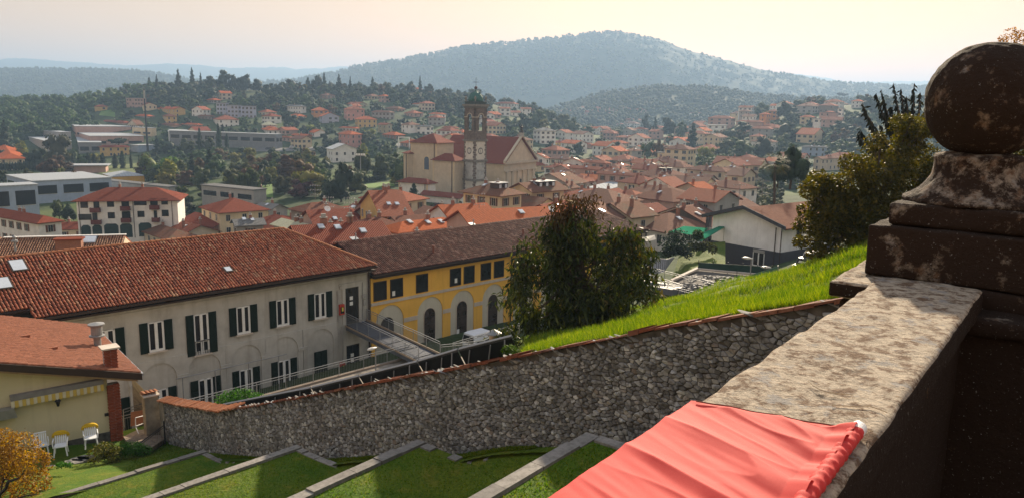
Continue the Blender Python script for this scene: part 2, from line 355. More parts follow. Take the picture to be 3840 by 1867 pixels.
def house(k, uc, ve, n, L, Rr, phi, roof, wall, rc, label, Y=None, cat='house', name='house', group=None, win=1, pitch=.40, over=.6, h=None, chim=1, skyl=0, wsp=3.2, wk=None, base=None):
    sc = 1. if k == 'full' else KS; o = (0, 0) if k == 'full' else ORG[k]
    U = lambda x: o[0]+x/sc
    u, v = U(uc), o[1]+ve/sc
    if h is None: h = 3.0*n+.2
    if Y is None:
        d = ray(u, v); Y = 90.
        while Y < 1700 and d[2]*Y-h > terr_u(u, Y): Y *= 1.01
        if Y >= 1700: Y = 740.
    C = P(u, v, Y=Y)
    if isinstance(L, tuple):
        q = P(U(L[0]), o[1]+L[1]/sc, z=C[2])-C; phi = math.degrees(math.atan2(q[1], -q[0])); L = float(np.linalg.norm(q[:2]))
    ph = R(phi); dL = np.array([-math.cos(ph), math.sin(ph), 0]); dR = np.array([math.sin(ph), math.cos(ph), 0])
    def solve(val, dd):
        if isinstance(val, float): return val
        t = tofu(U(val)); den = dd[0]-t*dd[1]; s_ = (t*C[1]-C[0])/den if abs(den) > 1e-6 else 10
        return float(np.clip(abs(s_), 3, 140))
    LL, LR = solve(L, dL), solve(Rr, dR)
    a, b = dL*LL, dR*LR; ze = C[2]; C0 = np.array([C[0], C[1], 0.])
    zb = min(terr(q[0], q[1]) for q in (C0, C0+a, C0+b, C0+a+b))-.4
    zb = min(zb, ze-h) if base is None else base
    cen = C0+a/2+b/2
    T = thing(name, label, cat, (cen[0], cen[1], max(zb, ze-h)), group)
    w = MB(); up = np.array([0, 0, 1.])
    fp = [C0, C0+b, C0+a+b, C0+a]
    w.prism([p+up*zb for p in fp], up*(ze-zb))
    ov = over; A0 = C0-dL*ov-dR*ov; ax, bx = dL*(LL+2*ov), dR*(LR+2*ov); zr0 = ze-ov*pitch*.5
    r = MB(); th = .16
    if roof == 'hip':
        s_ = min(LL, LR)/2+ov; hr = s_*pitch; q = [A0, A0+bx, A0+ax+bx, A0+ax]; Q = [p+up*zr0 for p in q]
        if LR >= LL: r1 = A0+ax/2+dR*s_; r2 = A0+ax/2+bx-dR*s_
        else: r1 = A0+bx/2+dL*s_; r2 = A0+bx/2+ax-dL*s_
        r1 = r1+up*(zr0+hr); r2 = r2+up*(zr0+hr)
        if LR >= LL: fs = [(3, 0, 4), (0, 1, 5, 4), (1, 2, 5), (2, 3, 4, 5)]
        else: fs = [(0, 1, 4), (1, 2, 5, 4), (2, 3, 5), (3, 0, 4, 5)]
        r.add(Q+[r1, r2], fs); r.prism([p-up*th for p in Q], up*th)
        top = (r1+r2)/2
    elif roof in ('gL', 'gR'):
        d1, d2, l1, l2 = (ax, bx, LL, LR) if roof == 'gL' else (bx, ax, LR, LL)   # ridge runs along d1
        hr = (l2/2+ov)*pitch; e2 = d2/np.linalg.norm(d2)
        m0 = A0+d2/2+up*(zr0+hr); q0, q1 = A0+up*zr0, A0+d2+up*zr0
        r.prism([q0, q0+d1, m0+d1, m0], up*-th); r.prism([q1, m0, m0+d1, q1+d1], up*-th)
        hg = l2/2*pitch; g0, g1 = (C0, dL if roof == 'gL' else dR)
        dd = dR*LR if roof == 'gL' else dL*LL
        for s_ in (0, 1):
            o_ = C0+(g1*l1 if s_ else 0)
            w.prism([o_+up*ze, o_+dd+up*ze, o_+dd/2+up*(ze+hg)], (g1*-.25 if s_ else g1*.25))
        top = m0+d1/2
    else:
        r.prism([p+up*ze for p in (A0, A0+bx, A0+ax+bx, A0+ax)], up*.35); top = cen+up*(ze+.35); hr = .3
    w.build('wall', WL[wall], T)
    ro = r.build('roof', RF[rc], T); planar_uv(ro.data)
    ROOF_TOP[T.name] = (C0, dL, dR, LL, LR, ze, hr, top, T)
    # windows on the two faces that look this way
    if win:
        kind = wk if wk is not None else random.choice([0, 0, 1, 2]); nf = max(1, int(round(h/3.0)))
        for dd, ll, nn in ((dL, LL, -dR), (dR, LR, -dL)):
            if nn.dot(-(C0+dd*ll/2)/np.linalg.norm(C0)) < .08: continue
            nw = int(max(1, min(9, ll//wsp))) if ll > 2.6 else 0
            if win == 2: nw = min(nw, 3)
            rz = math.atan2(nn[0], -nn[1])
            for f in range(nf):
                for i in range(nw):
                    if random.random() < .12: continue
                    p = C0+dd*(ll*(i+.5)/nw)+nn*.02+up*(ze-h+1.65+3.0*f if nf > 1 or h < 4 else ze-1.6)
                    linked('window', WM[kind], T, p, (0, 0, rz))
    if chim and roof != 'flat':
        for i in range(chim):
            sgn = (-1)**i; off = (dR if LR >= LL else dL)*(.22*sgn*min(LL, LR)+random.uniform(-.5, .5)); linked('chimney', CHIM, T, top+off-up*.55, (0, 0, -ph))
    # skylights lie on the slope that looks this way
    if skyl and roof != 'flat':
        for i in range(skyl):
            if roof == 'gR' or (roof == 'hip' and LR >= LL): al, ac, lc, la = dR, dL, LL, LR
            else: al, ac, lc, la = dL, dR, LR, LL
            f = random.uniform(.35, .7); sft = (i+.5)/skyl*.6+.2+random.uniform(-.05, .05)
            p = C0+al*la*sft+ac*(lc/2+over)*f-ac*over*0; z = zr0+((lc/2+over)*f+over*.0)*pitch+over*pitch
            sk = linked('skylight', SKL, T, p+up*(z+.05)); zz = Vector((-ac[0]*pitch, -ac[1]*pitch, 1)).normalized(); yy = Vector((ac[0], ac[1], pitch)).normalized(); xx = yy.cross(zz)
            sk.rotation_euler = Matrix((xx, yy, zz)).transposed().to_euler()
    us, vs = zip(*[proj(q) for q in [p+up*zz for p in fp for zz in (ze-h, ze)]+[top]])
    HB.append((min(us), max(us), min(vs), max(vs), C[1], label))
    return T
# ---------------------------------------------------------------- houses of the town and the hillside (crop, corner column, eave row, storeys, ends, turn, ...)
ORG['X'] = (1700, 280)
HILL = 'houses on the wooded hillside across the valley'; TOWN = 'roofs of the old town'; FAR = 'houses of the far valley'
for a in [
 ('B', 60, 672, 1, -20, 190, 70, 'hip', 'white', 'pale', 'white house with pale hip roof above the end of the grey works hall'),
 ('B', 110, 722, 1, 30, 245, 62, 'hip', 'white', 'orange', 'low white house with long orange roof touching the grey works hall'),
 ('B', 475, 775, 2, 330, 515, 40, 'gL', 'brown', 'orange', 'bare brown gabled house with orange roof beside the valley road'),
 ('B', 320, 792, 1, 212, 335, 35, 'hip', 'rose', 'salmon', 'low rose annex just left of the bare brown gabled house'),
 ('B', 130, 592, 2, 50, 235, 40, 'hip', 'white', 'red', 'white stepped villa with several brown red roofs on the hillside'),
 ('B', 90, 552, 1, 22, 190, 40, 'hip', 'beige', 'salmon', 'beige house with peaked salmon roof above the white stepped villa'),
 ('B', 420, 500, 2, 275, 470, 40, 'hip', 'white', 'grey', 'white villa with low grey roof below the dark oak'),
 ('B', 390, 592, 1, 292, 472, 45, 'hip', 'yellow', 'orange', 'wide low yellow house with orange roof behind round dark trees'),
 ('B', 545, 535, 2, 515, 680, 68, 'hip', 'orange', 'orange', 'apricot house with orange hip roof and corner balcony on the slope'),
 ('B', 618, 592, 2, 590, 776, 62, 'gL', 'lav', 'orange', 'pale lavender gabled house with orange roof on the slope'),
 ('B', 850, 525, 3, 825, 1018, 68, 'hip', 'pink', 'salmon', 'pink villa with dull rose roof, highest pink house on the slope'),
 ('B', 965, 478, 1, 855, 1040, 45, 'gL', 'olive', 'salmon', 'ochre gabled house with salmon roof above the pink villa'),
 ('B', 1255, 555, 2, 1085, 1300, 35, 'hip', 'grey', 'dull', 'broad grey villa with long balcony and dull brown roof'),
 ('B', 1335, 520, 1, 1215, 1400, 40, 'hip', 'rose', 'dull', 'low brown roofed house right behind the broad grey villa'),
 ('B', 955, 620, 2, 928, 1132, 68, 'hip', 'yellow', 'orange', 'bright yellow villa with orange hip roof and side balcony'),
 ('B', 1225, 672, 2, 1145, 1275, 40, 'gL', 'olive', 'salmon', 'ochre gabled house right of the bright yellow villa'),
 ('B', 935, 705, 1, 782, 968, 40, 'hip', 'white', 'orange', 'small white house with orange roof behind the pink apartment block'),
 ('B', 885, 762, 3, 772, 990, 45, 'hip', 'pink', 'orange', 'three storey pink apartment block with balconies beside the valley road'),
 ('B', 1300, 768, 1, 1188, 1395, 45, 'hip', 'brown', 'orange', 'low brown bungalow with orange roof right of the pink block'),
 ('B', 1450, 695, 1, 1340, 1502, 35, 'hip', 'cream', 'pale', 'cream bungalow with pale roof, left of two pale villas'),
 ('B', 1640, 690, 2, 1505, 1660, 30, 'hip', 'white', 'grey', 'white villa with blue grey roof and balcony, right of two pale villas'),
 ('B', 1870, 700, 1, 1748, 1902, 35, 'hip', 'cream', 'salmon', 'cream house with salmon roof just left of the bell tower belfry'),
 ('B', 1740, 572, 2, 1628, 1785, 50, 'hip', 'white', 'orange', 'white lit house with stepped orange roof alone among dark trees'),
 ('B', 1590, 478, 1, 1470, 1612, 35, 'hip', 'white', 'orange', 'white bungalow with orange roof high on the hillside'),
 ('B', 1515, 336, 1, 1432, 1560, 40, 'hip', 'cream', 'orange', 'orange roofed villa on the hill crest right of the tall fir'),
 ('B', 1205, 402, 2, 1152, 1260, 45, 'hip', 'rose', 'orange', 'tall orange roofed house half hidden under the crest trees'),
 ('X', 575, 275, 1, 390, 612, 30, 'hip', 'white', 'salmon', 'long white house with rose roof on the knoll right of the belfry'),
 ('X', 440, 318, 2, 6.0, 535, 72, 'gR', 'white', 'salmon', 'left tall end of the white terrace right of the belfry'),
 ('X', 545, 356, 1, 7.0, 632, 76, 'gR', 'white', 'salmon', 'low middle of the white terrace right of the belfry'),
 ('X', 640, 322, 2, 6.0, 730, 76, 'gR', 'white', 'salmon', 'right tall end of the white terrace right of the belfry'),
 ('X', 820, 528, 3, 757, 968, 60, 'hip', 'white', 'grey', 'white three storey block with balconies and flat grey roof behind the church'),
 ('X', 645, 615, 2, 505, 757, 48, 'hip', 'cream', 'dull', 'cream house with grey brown hip roof behind the church pediment'),
 ('X', 392, 612, 2, 300, 450, 45, 'hip', 'rose', 'dull', 'dull rose house with brown roof behind the church nave'),
 ('A', 888, 500, 2, 872, 1000, 70, 'hip', 'yellow', 'salmon', 'lone yellow house at the edge of the left forest'),
 ('A', 1345, 490, 2, 1300, 1470, 62, 'gL', 'cream', 'salmon', 'cream gabled house behind the top of the tall mast'),
 ('A', 1640, 525, 2, 1470, 1736, 50, 'gL', 'yellow', 'orange', 'long orange roofed terrace ending in a yellow lit gable'),
 ('A', 1562, 592, 2, 1520, 1652, 60, 'hip', 'yellow', 'brown', 'small ochre house with brown hip roof below the orange terrace'),
 ('A', 1385, 592, 1, 1260, 1442, 40, 'hip', 'grey', 'orange', 'low grey house with orange roof just right of the tall mast'),
 ('A', 1342, 425, 3, 1185, 1365, 25, 'flat', 'rose', 'grey', 'long flat roofed apartment block under the dark wood, left of the mast'),
 ('A', 1160, 652, 1, 935, 1218, 40, 'hip', 'rose', 'red', 'wide rose house with red roofs behind the pale factory roofs'),
 ('A', 1290, 672, 1, 1182, 1335, 40, 'gR', 'beige', 'dull', 'low gabled beige house just left of the tall mast'),
 ('A', 1855, 672, 1, 1695, 1890, 40, 'hip', 'rose', 'orange', 'low house with wide orange roofs above the white factory hall'),
 ('A', 1640, 674, 1, 1500, 1692, 40, 'hip', 'rose', 'brown', 'low house with dull brown roof above the white factory hall'),
 ('A', 1905, 530, 2, 1797, 1972, 25, 'gR', 'white', 'salmon', 'white gabled chalet house with dark balcony on the slope'),
 ('A', 1985, 592, 1, 1850, 2012, 30, 'hip', 'dim', 'dull', 'dim house with grey brown roof below the white gabled chalet'),
 ('A', 2050, 622, 2, 1998, 2236, 62, 'hip', 'white', 'salmon', 'white house with long salmon roof and balconies on the lower slope'),
 ('A', 2120, 470, 3, 2030, 2145, 25, 'flat', 'lav', 'grey', 'left block of the stepped bluish modern flats in the wood'),
 ('A', 2235, 492, 3, 2130, 2262, 25, 'flat', 'lav', 'grey', 'middle block of the stepped bluish modern flats in the wood'),
 ('A', 2375, 500, 3, 2262, 2404, 25, 'flat', 'lav', 'grey', 'right block of the stepped bluish modern flats in the wood'),
 ('A', 2172, 268, 1, 2150, 2222, 60, 'hip', 'white', 'orange', 'white house with red roof peeping out of the crest trees'),
 ('A', 2400, 318, 1, 2340, 2460, 50, 'hip', 'white', 'grey', 'pale house with grey roof under the crest trees, beside the dark oak'),
]: house(*a, group=HILL)
for a in [
 ('C', 492, 842, 1, 385, 575, 45, 'hip', 'yellow', 'red', 'small yellow house with red roof and skylights behind the round trees'),
 ('C', 735, 857, 1, 650, 782, 45, 'hip', 'rose', 'salmon', 'small rose roofed house between two dark round trees'),
 ('C', 1012, 790, 2, 985, 1258, 70, 'hip', 'grey', 'salmon', 'wide pale grey house with flat salmon hip roof in the middle of the valley'),
 ('C', 1125, 915, 2, 1082, 1238, 55, 'hip', 'grey', 'dull', 'grey house with dull roof just below the wide pale grey house'),
 ('C', 1172, 662, 3, 1066, 1212, 30, 'hip', 'white', 'dull', 'tall white villa with arched windows beside the dark conifers'),
 ('C', 1040, 668, 1, 908, 1066, 30, 'hip', 'rose', 'salmon', 'low red roofed house left of the tall white villa'),
 ('C', 1202, 626, 2, 1060, 1222, 30, 'hip', 'rose', 'salmon', 'rose house with steep salmon roof behind the tall white villa'),
 ('C', 1475, 800, 1, 1440, 1590, 50, 'gR', 'rose', 'orange', 'small rose gabled house beside an orange autumn tree'),
 ('C', 1655, 905, 3, 1455, 1750, 35, 'hip', 'cream', 'brown', 'large cream villa with brown hip roof left of the yellow green tree'),
 ('C', 1565, 945, 2, 1388, 1592, 30, 'flat', 'cream', 'grey', 'flat roofed cream wing in front of the large cream villa'),
 ('C', 1555, 1032, 2, 1398, 1662, 40, 'hip', 'cream', 'brown', 'cream house with dark hip roof and skylight below the flat roofed wing'),
 ('C', 1310, 1072, 2, 1150, 1480, 45, 'hip', 'beige', 'dull', 'beige house with brown roof and many vents behind the dormered villa'),
 ('C', 1945, 792, 2, 1815, 2040, 35, 'gR', 'cream', 'dull', 'cream gabled house with two windows by the right hand trees'),
 ('C', 2000, 1112, 2, 1680, 2115, 42, 'hip', 'beige', 'brown', 'broad brown hip roofed house behind the beige gabled house'),
 ('C', 2105, 1098, 2, 1990, 2255, 60, 'hip', 'white', 'dull', 'white house with shuttered windows at the foot of the right slope'),
 ('C', 2330, 1052, 2, 1925, 2430, 30, 'gL', 'beige', 'salmon', 'long salmon roofed row with skylights behind the white shuttered house'),
 ('C', 315, 985, 2, 168, 352, 35, 'gR', 'white', 'salmon', 'white house with salmon roof just right of the church pediment'),
 ('C', 540, 1000, 1, 370, 610, 40, 'hip', 'beige', 'dull', 'low dull roofed house right of the white house beside the pediment'),
 ('C', 655, 1025, 2, 498, 680, 20, 'gR', 'white', 'red', 'white gable with one dark window among red roofs'),
 ('C', 875, 1032, 2, 620, 945, 40, 'hip', 'rose', 'salmon', 'broad salmon roof crowded with white skylights'),
 ('C', 1090, 1012, 1, 900, 1255, 40, 'hip', 'beige', 'salmon', 'low salmon roofs left of the dormered villa'),
 ('C', 820, 1092, 2, 556, 890, 38, 'gL', 'rose', 'salmon', 'long plain salmon roof behind the bright orange roof'),
 ('C', 1180, 1150, 2, 830, 1215, 30, 'gL', 'rose', 'salmon', 'very long plain salmon roof left of the dormered villa'),
]: house(*a, group=TOWN, skyl=random.choice([0, 1, 2]))
for a in [
 ('C', 1290, 580, 1, 905, 1322, 20, 'flat', 'white', 'white', 'long white factory hall in the far valley'),
 ('C', 690, 520, 2, 610, 722, 30, 'gR', 'white', 'salmon', 'white gabled house in the far town left of the long white hall'),
 ('C', 560, 545, 1, 452, 612, 35, 'hip', 'rose', 'salmon', 'row of low salmon roofs at the left end of the far town'),
 ('C', 760, 556, 1, 640, 800, 35, 'hip', 'rose', 'salmon', 'low rose house below the white gabled house of the far town'),
 ('C', 830, 515, 2, 745, 862, 35, 'hip', 'orange', 'salmon', 'apricot house in the middle of the far town'),
 ('C', 935, 525, 2, 872, 965, 35, 'hip', 'rose', 'salmon', 'rose house right of the apricot house of the far town'),
 ('C', 1095, 522, 2, 985, 1122, 30, 'hip', 'orange', 'salmon', 'wide dull orange house behind the left end of the long white hall'),
 ('C', 1260, 530, 2, 1148, 1278, 30, 'hip', 'rose', 'salmon', 'three gabled rose row behind the long white hall'),
 ('C', 915, 562, 1, 800, 985, 35, 'hip', 'dim', 'salmon', 'low dim roofs in front of the far town'),
 ('C', 1680, 562, 2, 1665, 1785, 72, 'hip', 'white', 'dull', 'white block with balconies alone in the far trees'),
 ('C', 2060, 612, 2, 1845, 2100, 35, 'hip', 'rose', 'salmon', 'long rose roofed row in the far right of the valley'),
 ('C', 2345, 648, 2, 2110, 2372, 35, 'hip', 'rose', 'salmon', 'pale long roofed row below the crest trees at far right'),
 ('C', 2225, 545, 2, 2130, 2250, 40, 'hip', 'grey', 'dull', 'grey houses among trees above the long rose row'),
 ('C', 2390, 572, 3, 2325, 2430, 45, 'hip', 'orange', 'orange', 'orange block at the edge of the right hill'),
 ('C', 2010, 680, 1, 1840, 2030, 20, 'flat', 'white', 'white', 'pale flat roofed shed right of the dark fir'),
 ('C', 1800, 695, 1, 1700, 1850, 40, 'hip', 'rose', 'salmon', 'low salmon house left of the pale flat shed'),
 ('C', 1700, 652, 1, 1635, 1722, 35, 'flat', 'white', 'white', 'small white cube of a shed under the far right row'),
 ('C', 2330, 782, 2, 2250, 2404, 45, 'hip', 'beige', 'salmon', 'rose roofed house among dark trees right of the orange bush'),
 ('D', 420, 600, 2, 302, 442, 35, 'hip', 'cream', 'orange', 'cream house with orange roof on the right hill'),
 ('D', 490, 618, 4, 428, 502, 35, 'flat', 'white', 'white', 'tall white flats beside the long rose house on the right hill'),
 ('D', 690, 628, 2, 500, 712, 30, 'gL', 'rose', 'salmon', 'long rose house with salmon roof on the right hill'),
 ('D', 430, 765, 2, 282, 552, 42, 'gL', 'cream', 'orange', 'cream house with big orange gabled roof low on the right hill'),
 ('D', 640, 455, 2, 528, 682, 40, 'hip', 'rose', 'salmon', 'rose roofed house under the umbrella pine on the right crest'),
 ('D', 860, 450, 2, 770, 892, 40, 'hip', 'white', 'orange', 'white house with orange roof right of the umbrella pine'),
 ('D', 445, 480, 2, 310, 472, 35, 'hip', 'rose', 'salmon', 'rose roofed house at the left end of the right crest row'),
 ('D', 620, 492, 2, 470, 655, 35, 'hip', 'dim', 'salmon', 'dim long house below the right crest row'),
 ('D', 640, 560, 3, 480, 660, 30, 'flat', 'rose', 'grey', 'terraced flats below the dim long house'),
 ('D', 80, 545, 2, 0, 110, 35, 'hip', 'orange', 'salmon', 'apricot house with two lit skylights at the left of the right hill'),
 ('D', 60, 680, 1, -40, 90, 35, 'hip', 'rose', 'salmon', 'low rose house beside the dark wood of the right hill'),
 ('D', 700, 520, 3, 650, 712, 35, 'flat', 'white', 'grey', 'narrow white flats at the right end of the crest row'),
]: house(*a, group=FAR, win=2)

# factory halls and sports halls
HALL = 'flat roofed halls on the valley floor'
def hall(*a, strip=None, **kw):
    T = house(*a, cat='hall', name='factory_hall', group=HALL, win=0, over=.25, **kw)
    C0, dL, dR, LL, LR, ze, hr, top, _ = ROOF_TOP[T.name]
    for dd, ll, nn in ((dL, LL, -dR), (dR, LR, -dL)):
        if strip and ll > 6 and nn.dot(-C0) > 0:
            nn_ = nn; k = max(2, int(ll//8))
            for i in range(k):
                o = C0+dd*(ll*(i+.12)/k)+nn_*.03+np.array([0, 0, ze-strip[0]]); b = MB(); b.obox(o-nn_*.06, dd*(ll*.76/k), nn_*.10, np.array([0, 0, strip[1]]), 0)
                b.obox(o+np.array([0, 0, -.12])-nn_*.05, dd*(ll*.76/k), nn_*.16, np.array([0, 0, .12]), 1); b.build('window', [M_GLASS, M_FRAME], T)
    return T
hall('A', 705, 690, 3, 362, 1215, 58, 'flat', 'rose', 'white', 'long factory hall with white roof at the back of the works', h=8.0, strip=(5.5, 1.4))
hall('A', 840, 782, 3, 600, 1328, 55, 'flat', 'rose', 'white', 'pink factory hall with a band of windows in the middle of the works', h=8.0, strip=(4.6, 1.5))
hall('A', 560, 745, 2, 170, 640, 42, 'flat', 'grey', 'white', 'pale factory hall at the left end of the works', h=7.0, strip=(4.2, 1.2))
hall('A', 430, 830, 2, 238, 640, 50, 'flat', 'grey', 'white', 'white roofed grey shed behind the tall broad tree', h=7.0)
hall('A', 735, 842, 2, 640, 922, 60, 'flat', 'steel', 'white', 'grey glazed shed left of the umbrella pine', h=7.0, strip=(5.0, 2.6))
hall('A', 1580, 740, 2, 1490, 1916, 66, 'flat', 'white', 'white', 'white factory hall above the long grey works hall', h=7.0, strip=(4.6, 1.6))
hall('A', 2590, 766, 3, 1572, 2640, 18, 'flat', 'steel', 'white', 'long grey works hall with bands of blue windows', h=9.5, strip=(4.4, 2.2))
hall('A', 1300, 870, 2, 1190, 1440, 30, 'flat', 'blue', 'white', 'low blue sheds right of the umbrella pine', h=4.5)
hall('A', 1420, 706, 2, 1225, 1452, 30, 'flat', 'cream', 'white', 'cream hall with white roof behind the tall mast', h=6.0, strip=(4.0, 1.2))
house('A', 935, 880, 2, 905, 1182, 64, 'hip', 'yellow', 'red', 'ochre house with small red roof beside the umbrella pine', group=HILL)
house('A', -10, 990, 2, -160, 178, 55, 'hip', 'cream', 'orange', 'orange roofed cream house at the left edge below the dark fir', group=TOWN)
house('B', 720, 902, 1, 655, 940, 62, 'gL', 'white', 'white', 'white chapel row with several pale pitched roofs beside the valley road', h=7.0, group=TOWN)
# ---------------------------------------------------------------- facade helper: measured on a wall plane
class Facade:
    def __init__(s, O, az=None, d=None, n=None):
        s.O = np.asarray(O, float); s.d = np.array([math.sin(R(az)), math.cos(R(az)), 0]) if d is None else np.asarray(d, float)
        s.n = np.array([s.d[1], -s.d[0], 0]) if n is None else np.asarray(n, float)
        s.up = np.array([0, 0, 1.])
    def at(s, q, z, off=0): return np.array([s.O[0]+s.d[0]*q+s.n[0]*off, s.O[1]+s.d[1]*q+s.n[1]*off, z])
    def hit(s, u, v, off=0):
        r = ray(u, v); o = s.O+s.n*off; t = (o@s.n)/(r@s.n); p = r*t; return float((p-s.O)@s.d), float(p[2])
    def hpx(s, k, x, y, off=0): return s.hit(*px(k, x, y), off)
    def box(s, b, q0, q1, z0, z1, o0, o1, mi=0): return b.obox(s.at(q0, z0, o0), s.d*(q1-q0), s.n*(o1-o0), s.up*(z1-z0), mi)
    def poly(s, b, pts, o0, o1, mi=0): return b.prism([s.at(q, z, o0) for q, z in pts], s.n*(o1-o0), mi)
    def rz(s): return math.atan2(s.n[0], -s.n[1])
def fac_of(T, side):
    C0, dL, dR, LL, LR, ze, hr, top, _ = ROOF_TOP[T.name]
    return Facade(C0, d=dR, n=-dL) if side == 'R' else Facade(C0, d=dL, n=-dR)
def arch_pts(qc, r, zs, zb, n=12):
    return [(qc-r, zb)]+[(qc-r*math.cos(math.pi*i/n), zs+r*math.sin(math.pi*i/n)) for i in range(n+1)]+[(qc+r, zb)]
def dark_window(f, T, q0, q1, z0, z1, frame=.06, mat=None, shut=None):
    b = MB(); f.box(b, q0-frame, q1+frame, z0-frame, z0, .0, .06); f.box(b, q0-frame, q1+frame, z1, z1+frame, .0, .06); f.box(b, q0-frame, q0, z0, z1, 0, .06); f.box(b, q1, q1+frame, z0, z1, 0, .06)
    w = b.build('window', mat or M_DARKWOOD, T)
    f.box(MB(), q0, q1, z0, z1, -.05, .02); g = MB(); f.box(g, q0, q1, z0, z1, -.05, .02); g.build('pane', M_GLASS, w)
    return w
# ---------------------------------------------------------------- trees
def foliage_mat(name, dk, md, lt, rough=.75, trans=.25):
    m, t, b = newmat(name); g = N(t, 'ShaderNodeNewGeometry'); oi = N(t, 'ShaderNodeObjectInfo'); n = tnoise(t, .35, 3)
    f = mathn(t, 'ADD', mathn(t, 'MULTIPLY', g.outputs['Random Per Island'], .55), mathn(t, 'MULTIPLY', n.outputs['Fac'], .45))
    c = ramp(t, f, [(.2, dk), (.5, md), (.8, lt)])
    hs = N(t, 'ShaderNodeHueSaturation'); t.links.new(c, hs.inputs['Color'])
    v = mathn(t, 'MULTIPLY_ADD', oi.outputs['Random'], .5); t.nodes[-1].inputs[2].default_value = .75; t.links.new(v, hs.inputs['Value'])
    hh = mathn(t, 'MULTIPLY_ADD', oi.outputs['Random'], .05); t.nodes[-1].inputs[2].default_value = .475; t.links.new(hh, hs.inputs['Hue'])
    t.links.new(hs.outputs[0], b.inputs['Base Color']); b.inputs['Roughness'].default_value = rough; b.inputs['Specular IOR Level'].default_value = .2
    if trans:
        tr = N(t, 'ShaderNodeBsdfTranslucent'); hs2 = N(t, 'ShaderNodeHueSaturation'); hs2.inputs['Saturation'].default_value = 1.2; hs2.inputs['Value'].default_value = 1.6
        t.links.new(hs.outputs[0], hs2.inputs['Color']); t.links.new(hs2.outputs[0], tr.inputs['Color'])
        mx = N(t, 'ShaderNodeMixShader'); mx.inputs[0].default_value = trans
        t.links.new(b.outputs[0], mx.inputs[1]); t.links.new(tr.outputs[0], mx.inputs[2]); t.links.new(mx.outputs[0], t.nodes['Material Output'].inputs['Surface'])
    return m
FM = dict(dark=foliage_mat('dark_evergreen_leaves', (.008, .016, .010), (.018, .032, .018), (.035, .052, .024)),
          green=foliage_mat('green_leaves', (.016, .032, .010), (.038, .062, .018), (.075, .10, .028)),
          bright=foliage_mat('fresh_green_leaves', (.03, .055, .010), (.065, .11, .018), (.13, .17, .03)),
          olive=foliage_mat('olive_leaves', (.022, .032, .012), (.05, .058, .020), (.09, .09, .03)),
          brown=foliage_mat('russet_leaves', (.035, .022, .012), (.075, .04, .02), (.12, .07, .03)),
          yellow=foliage_mat('yellow_green_leaves', (.06, .075, .012), (.13, .14, .02), (.22, .20, .04)),
          wine=foliage_mat('wine_red_leaves', (.03, .012, .014), (.07, .025, .028), (.11, .05, .05)))
M_BARK = plain('tree_bark', (.07, .05, .038), .95, scale=6, bmp=.02)
def leaf_cloud(centers, radii, n, size, rng, squash=1.0, droop=0.0, asp=1.6):
    """leaf-sized quads through the outer shell of lobes"""
    k = rng.integers(0, len(centers), n); d = rng.normal(size=(n, 3)); d /= np.linalg.norm(d, axis=1)[:, None]
    rr = rng.uniform(.62, 1.06, n)**.7; p = centers[k]+d*radii[k]*rr[:, None]
    nrm = d*.8+rng.normal(size=(n, 3))*.55; nrm /= np.linalg.norm(nrm, axis=1)[:, None]
    a = np.cross(nrm, rng.normal(size=(n, 3))); a /= np.linalg.norm(a, axis=1)[:, None]
    if droop: a = a*(1-droop)+np.array([0, 0, -1.])*droop; a /= np.linalg.norm(a, axis=1)[:, None]
    b = np.cross(nrm, a); b /= np.linalg.norm(b, axis=1)[:, None]+1e-9
    s = size*rng.uniform(.6, 1.3, n)[:, None]; a = a*s*asp/1.3; b = b*s/1.3
    V = np.stack([p-a*.5, p+b*.42, p+a*.5+nrm*s*.12, p-b*.42], 1).reshape(-1, 3)
    return V, np.arange(4*n).reshape(n, 4)
def ico_lobes(centers, radii, rng, sub=1):
    bm = bmesh.new(); bmesh.ops.create_icosphere(bm, subdivisions=sub, radius=1.0)
    bv = np.array([v.co[:] for v in bm.verts]); bf = np.array([[v.index for v in f.verts] for f in bm.faces]); bm.free()
    Vs, Fs = [], []
    for i, (c, r) in enumerate(zip(centers, radii)):
        j = 1+rng.normal(size=(len(bv), 1))*.13; Vs.append(bv*j*r*.80+c); Fs.append(bf+i*len(bv))
    return np.concatenate(Vs), np.concatenate(Fs)
def quads_tris_mesh(name, qV, qF, tV, tF, mat):
    V = np.concatenate([qV, tV]); me = bpy.data.meshes.new(name); me.vertices.add(len(V)); me.vertices.foreach_set('co', V.astype(np.float32).ravel())
    lp = np.concatenate([qF.ravel(), (tF+len(qV)).ravel()]).astype(np.int32); me.loops.add(len(lp)); me.loops.foreach_set('vertex_index', lp)
    st = np.concatenate([np.arange(len(qF))*4, len(qF)*4+np.arange(len(tF))*3]).astype(np.int32); me.polygons.add(len(st)); me.polygons.foreach_set('loop_start', st)
    me.materials.append(mat); me.update(calc_edges=True); return me
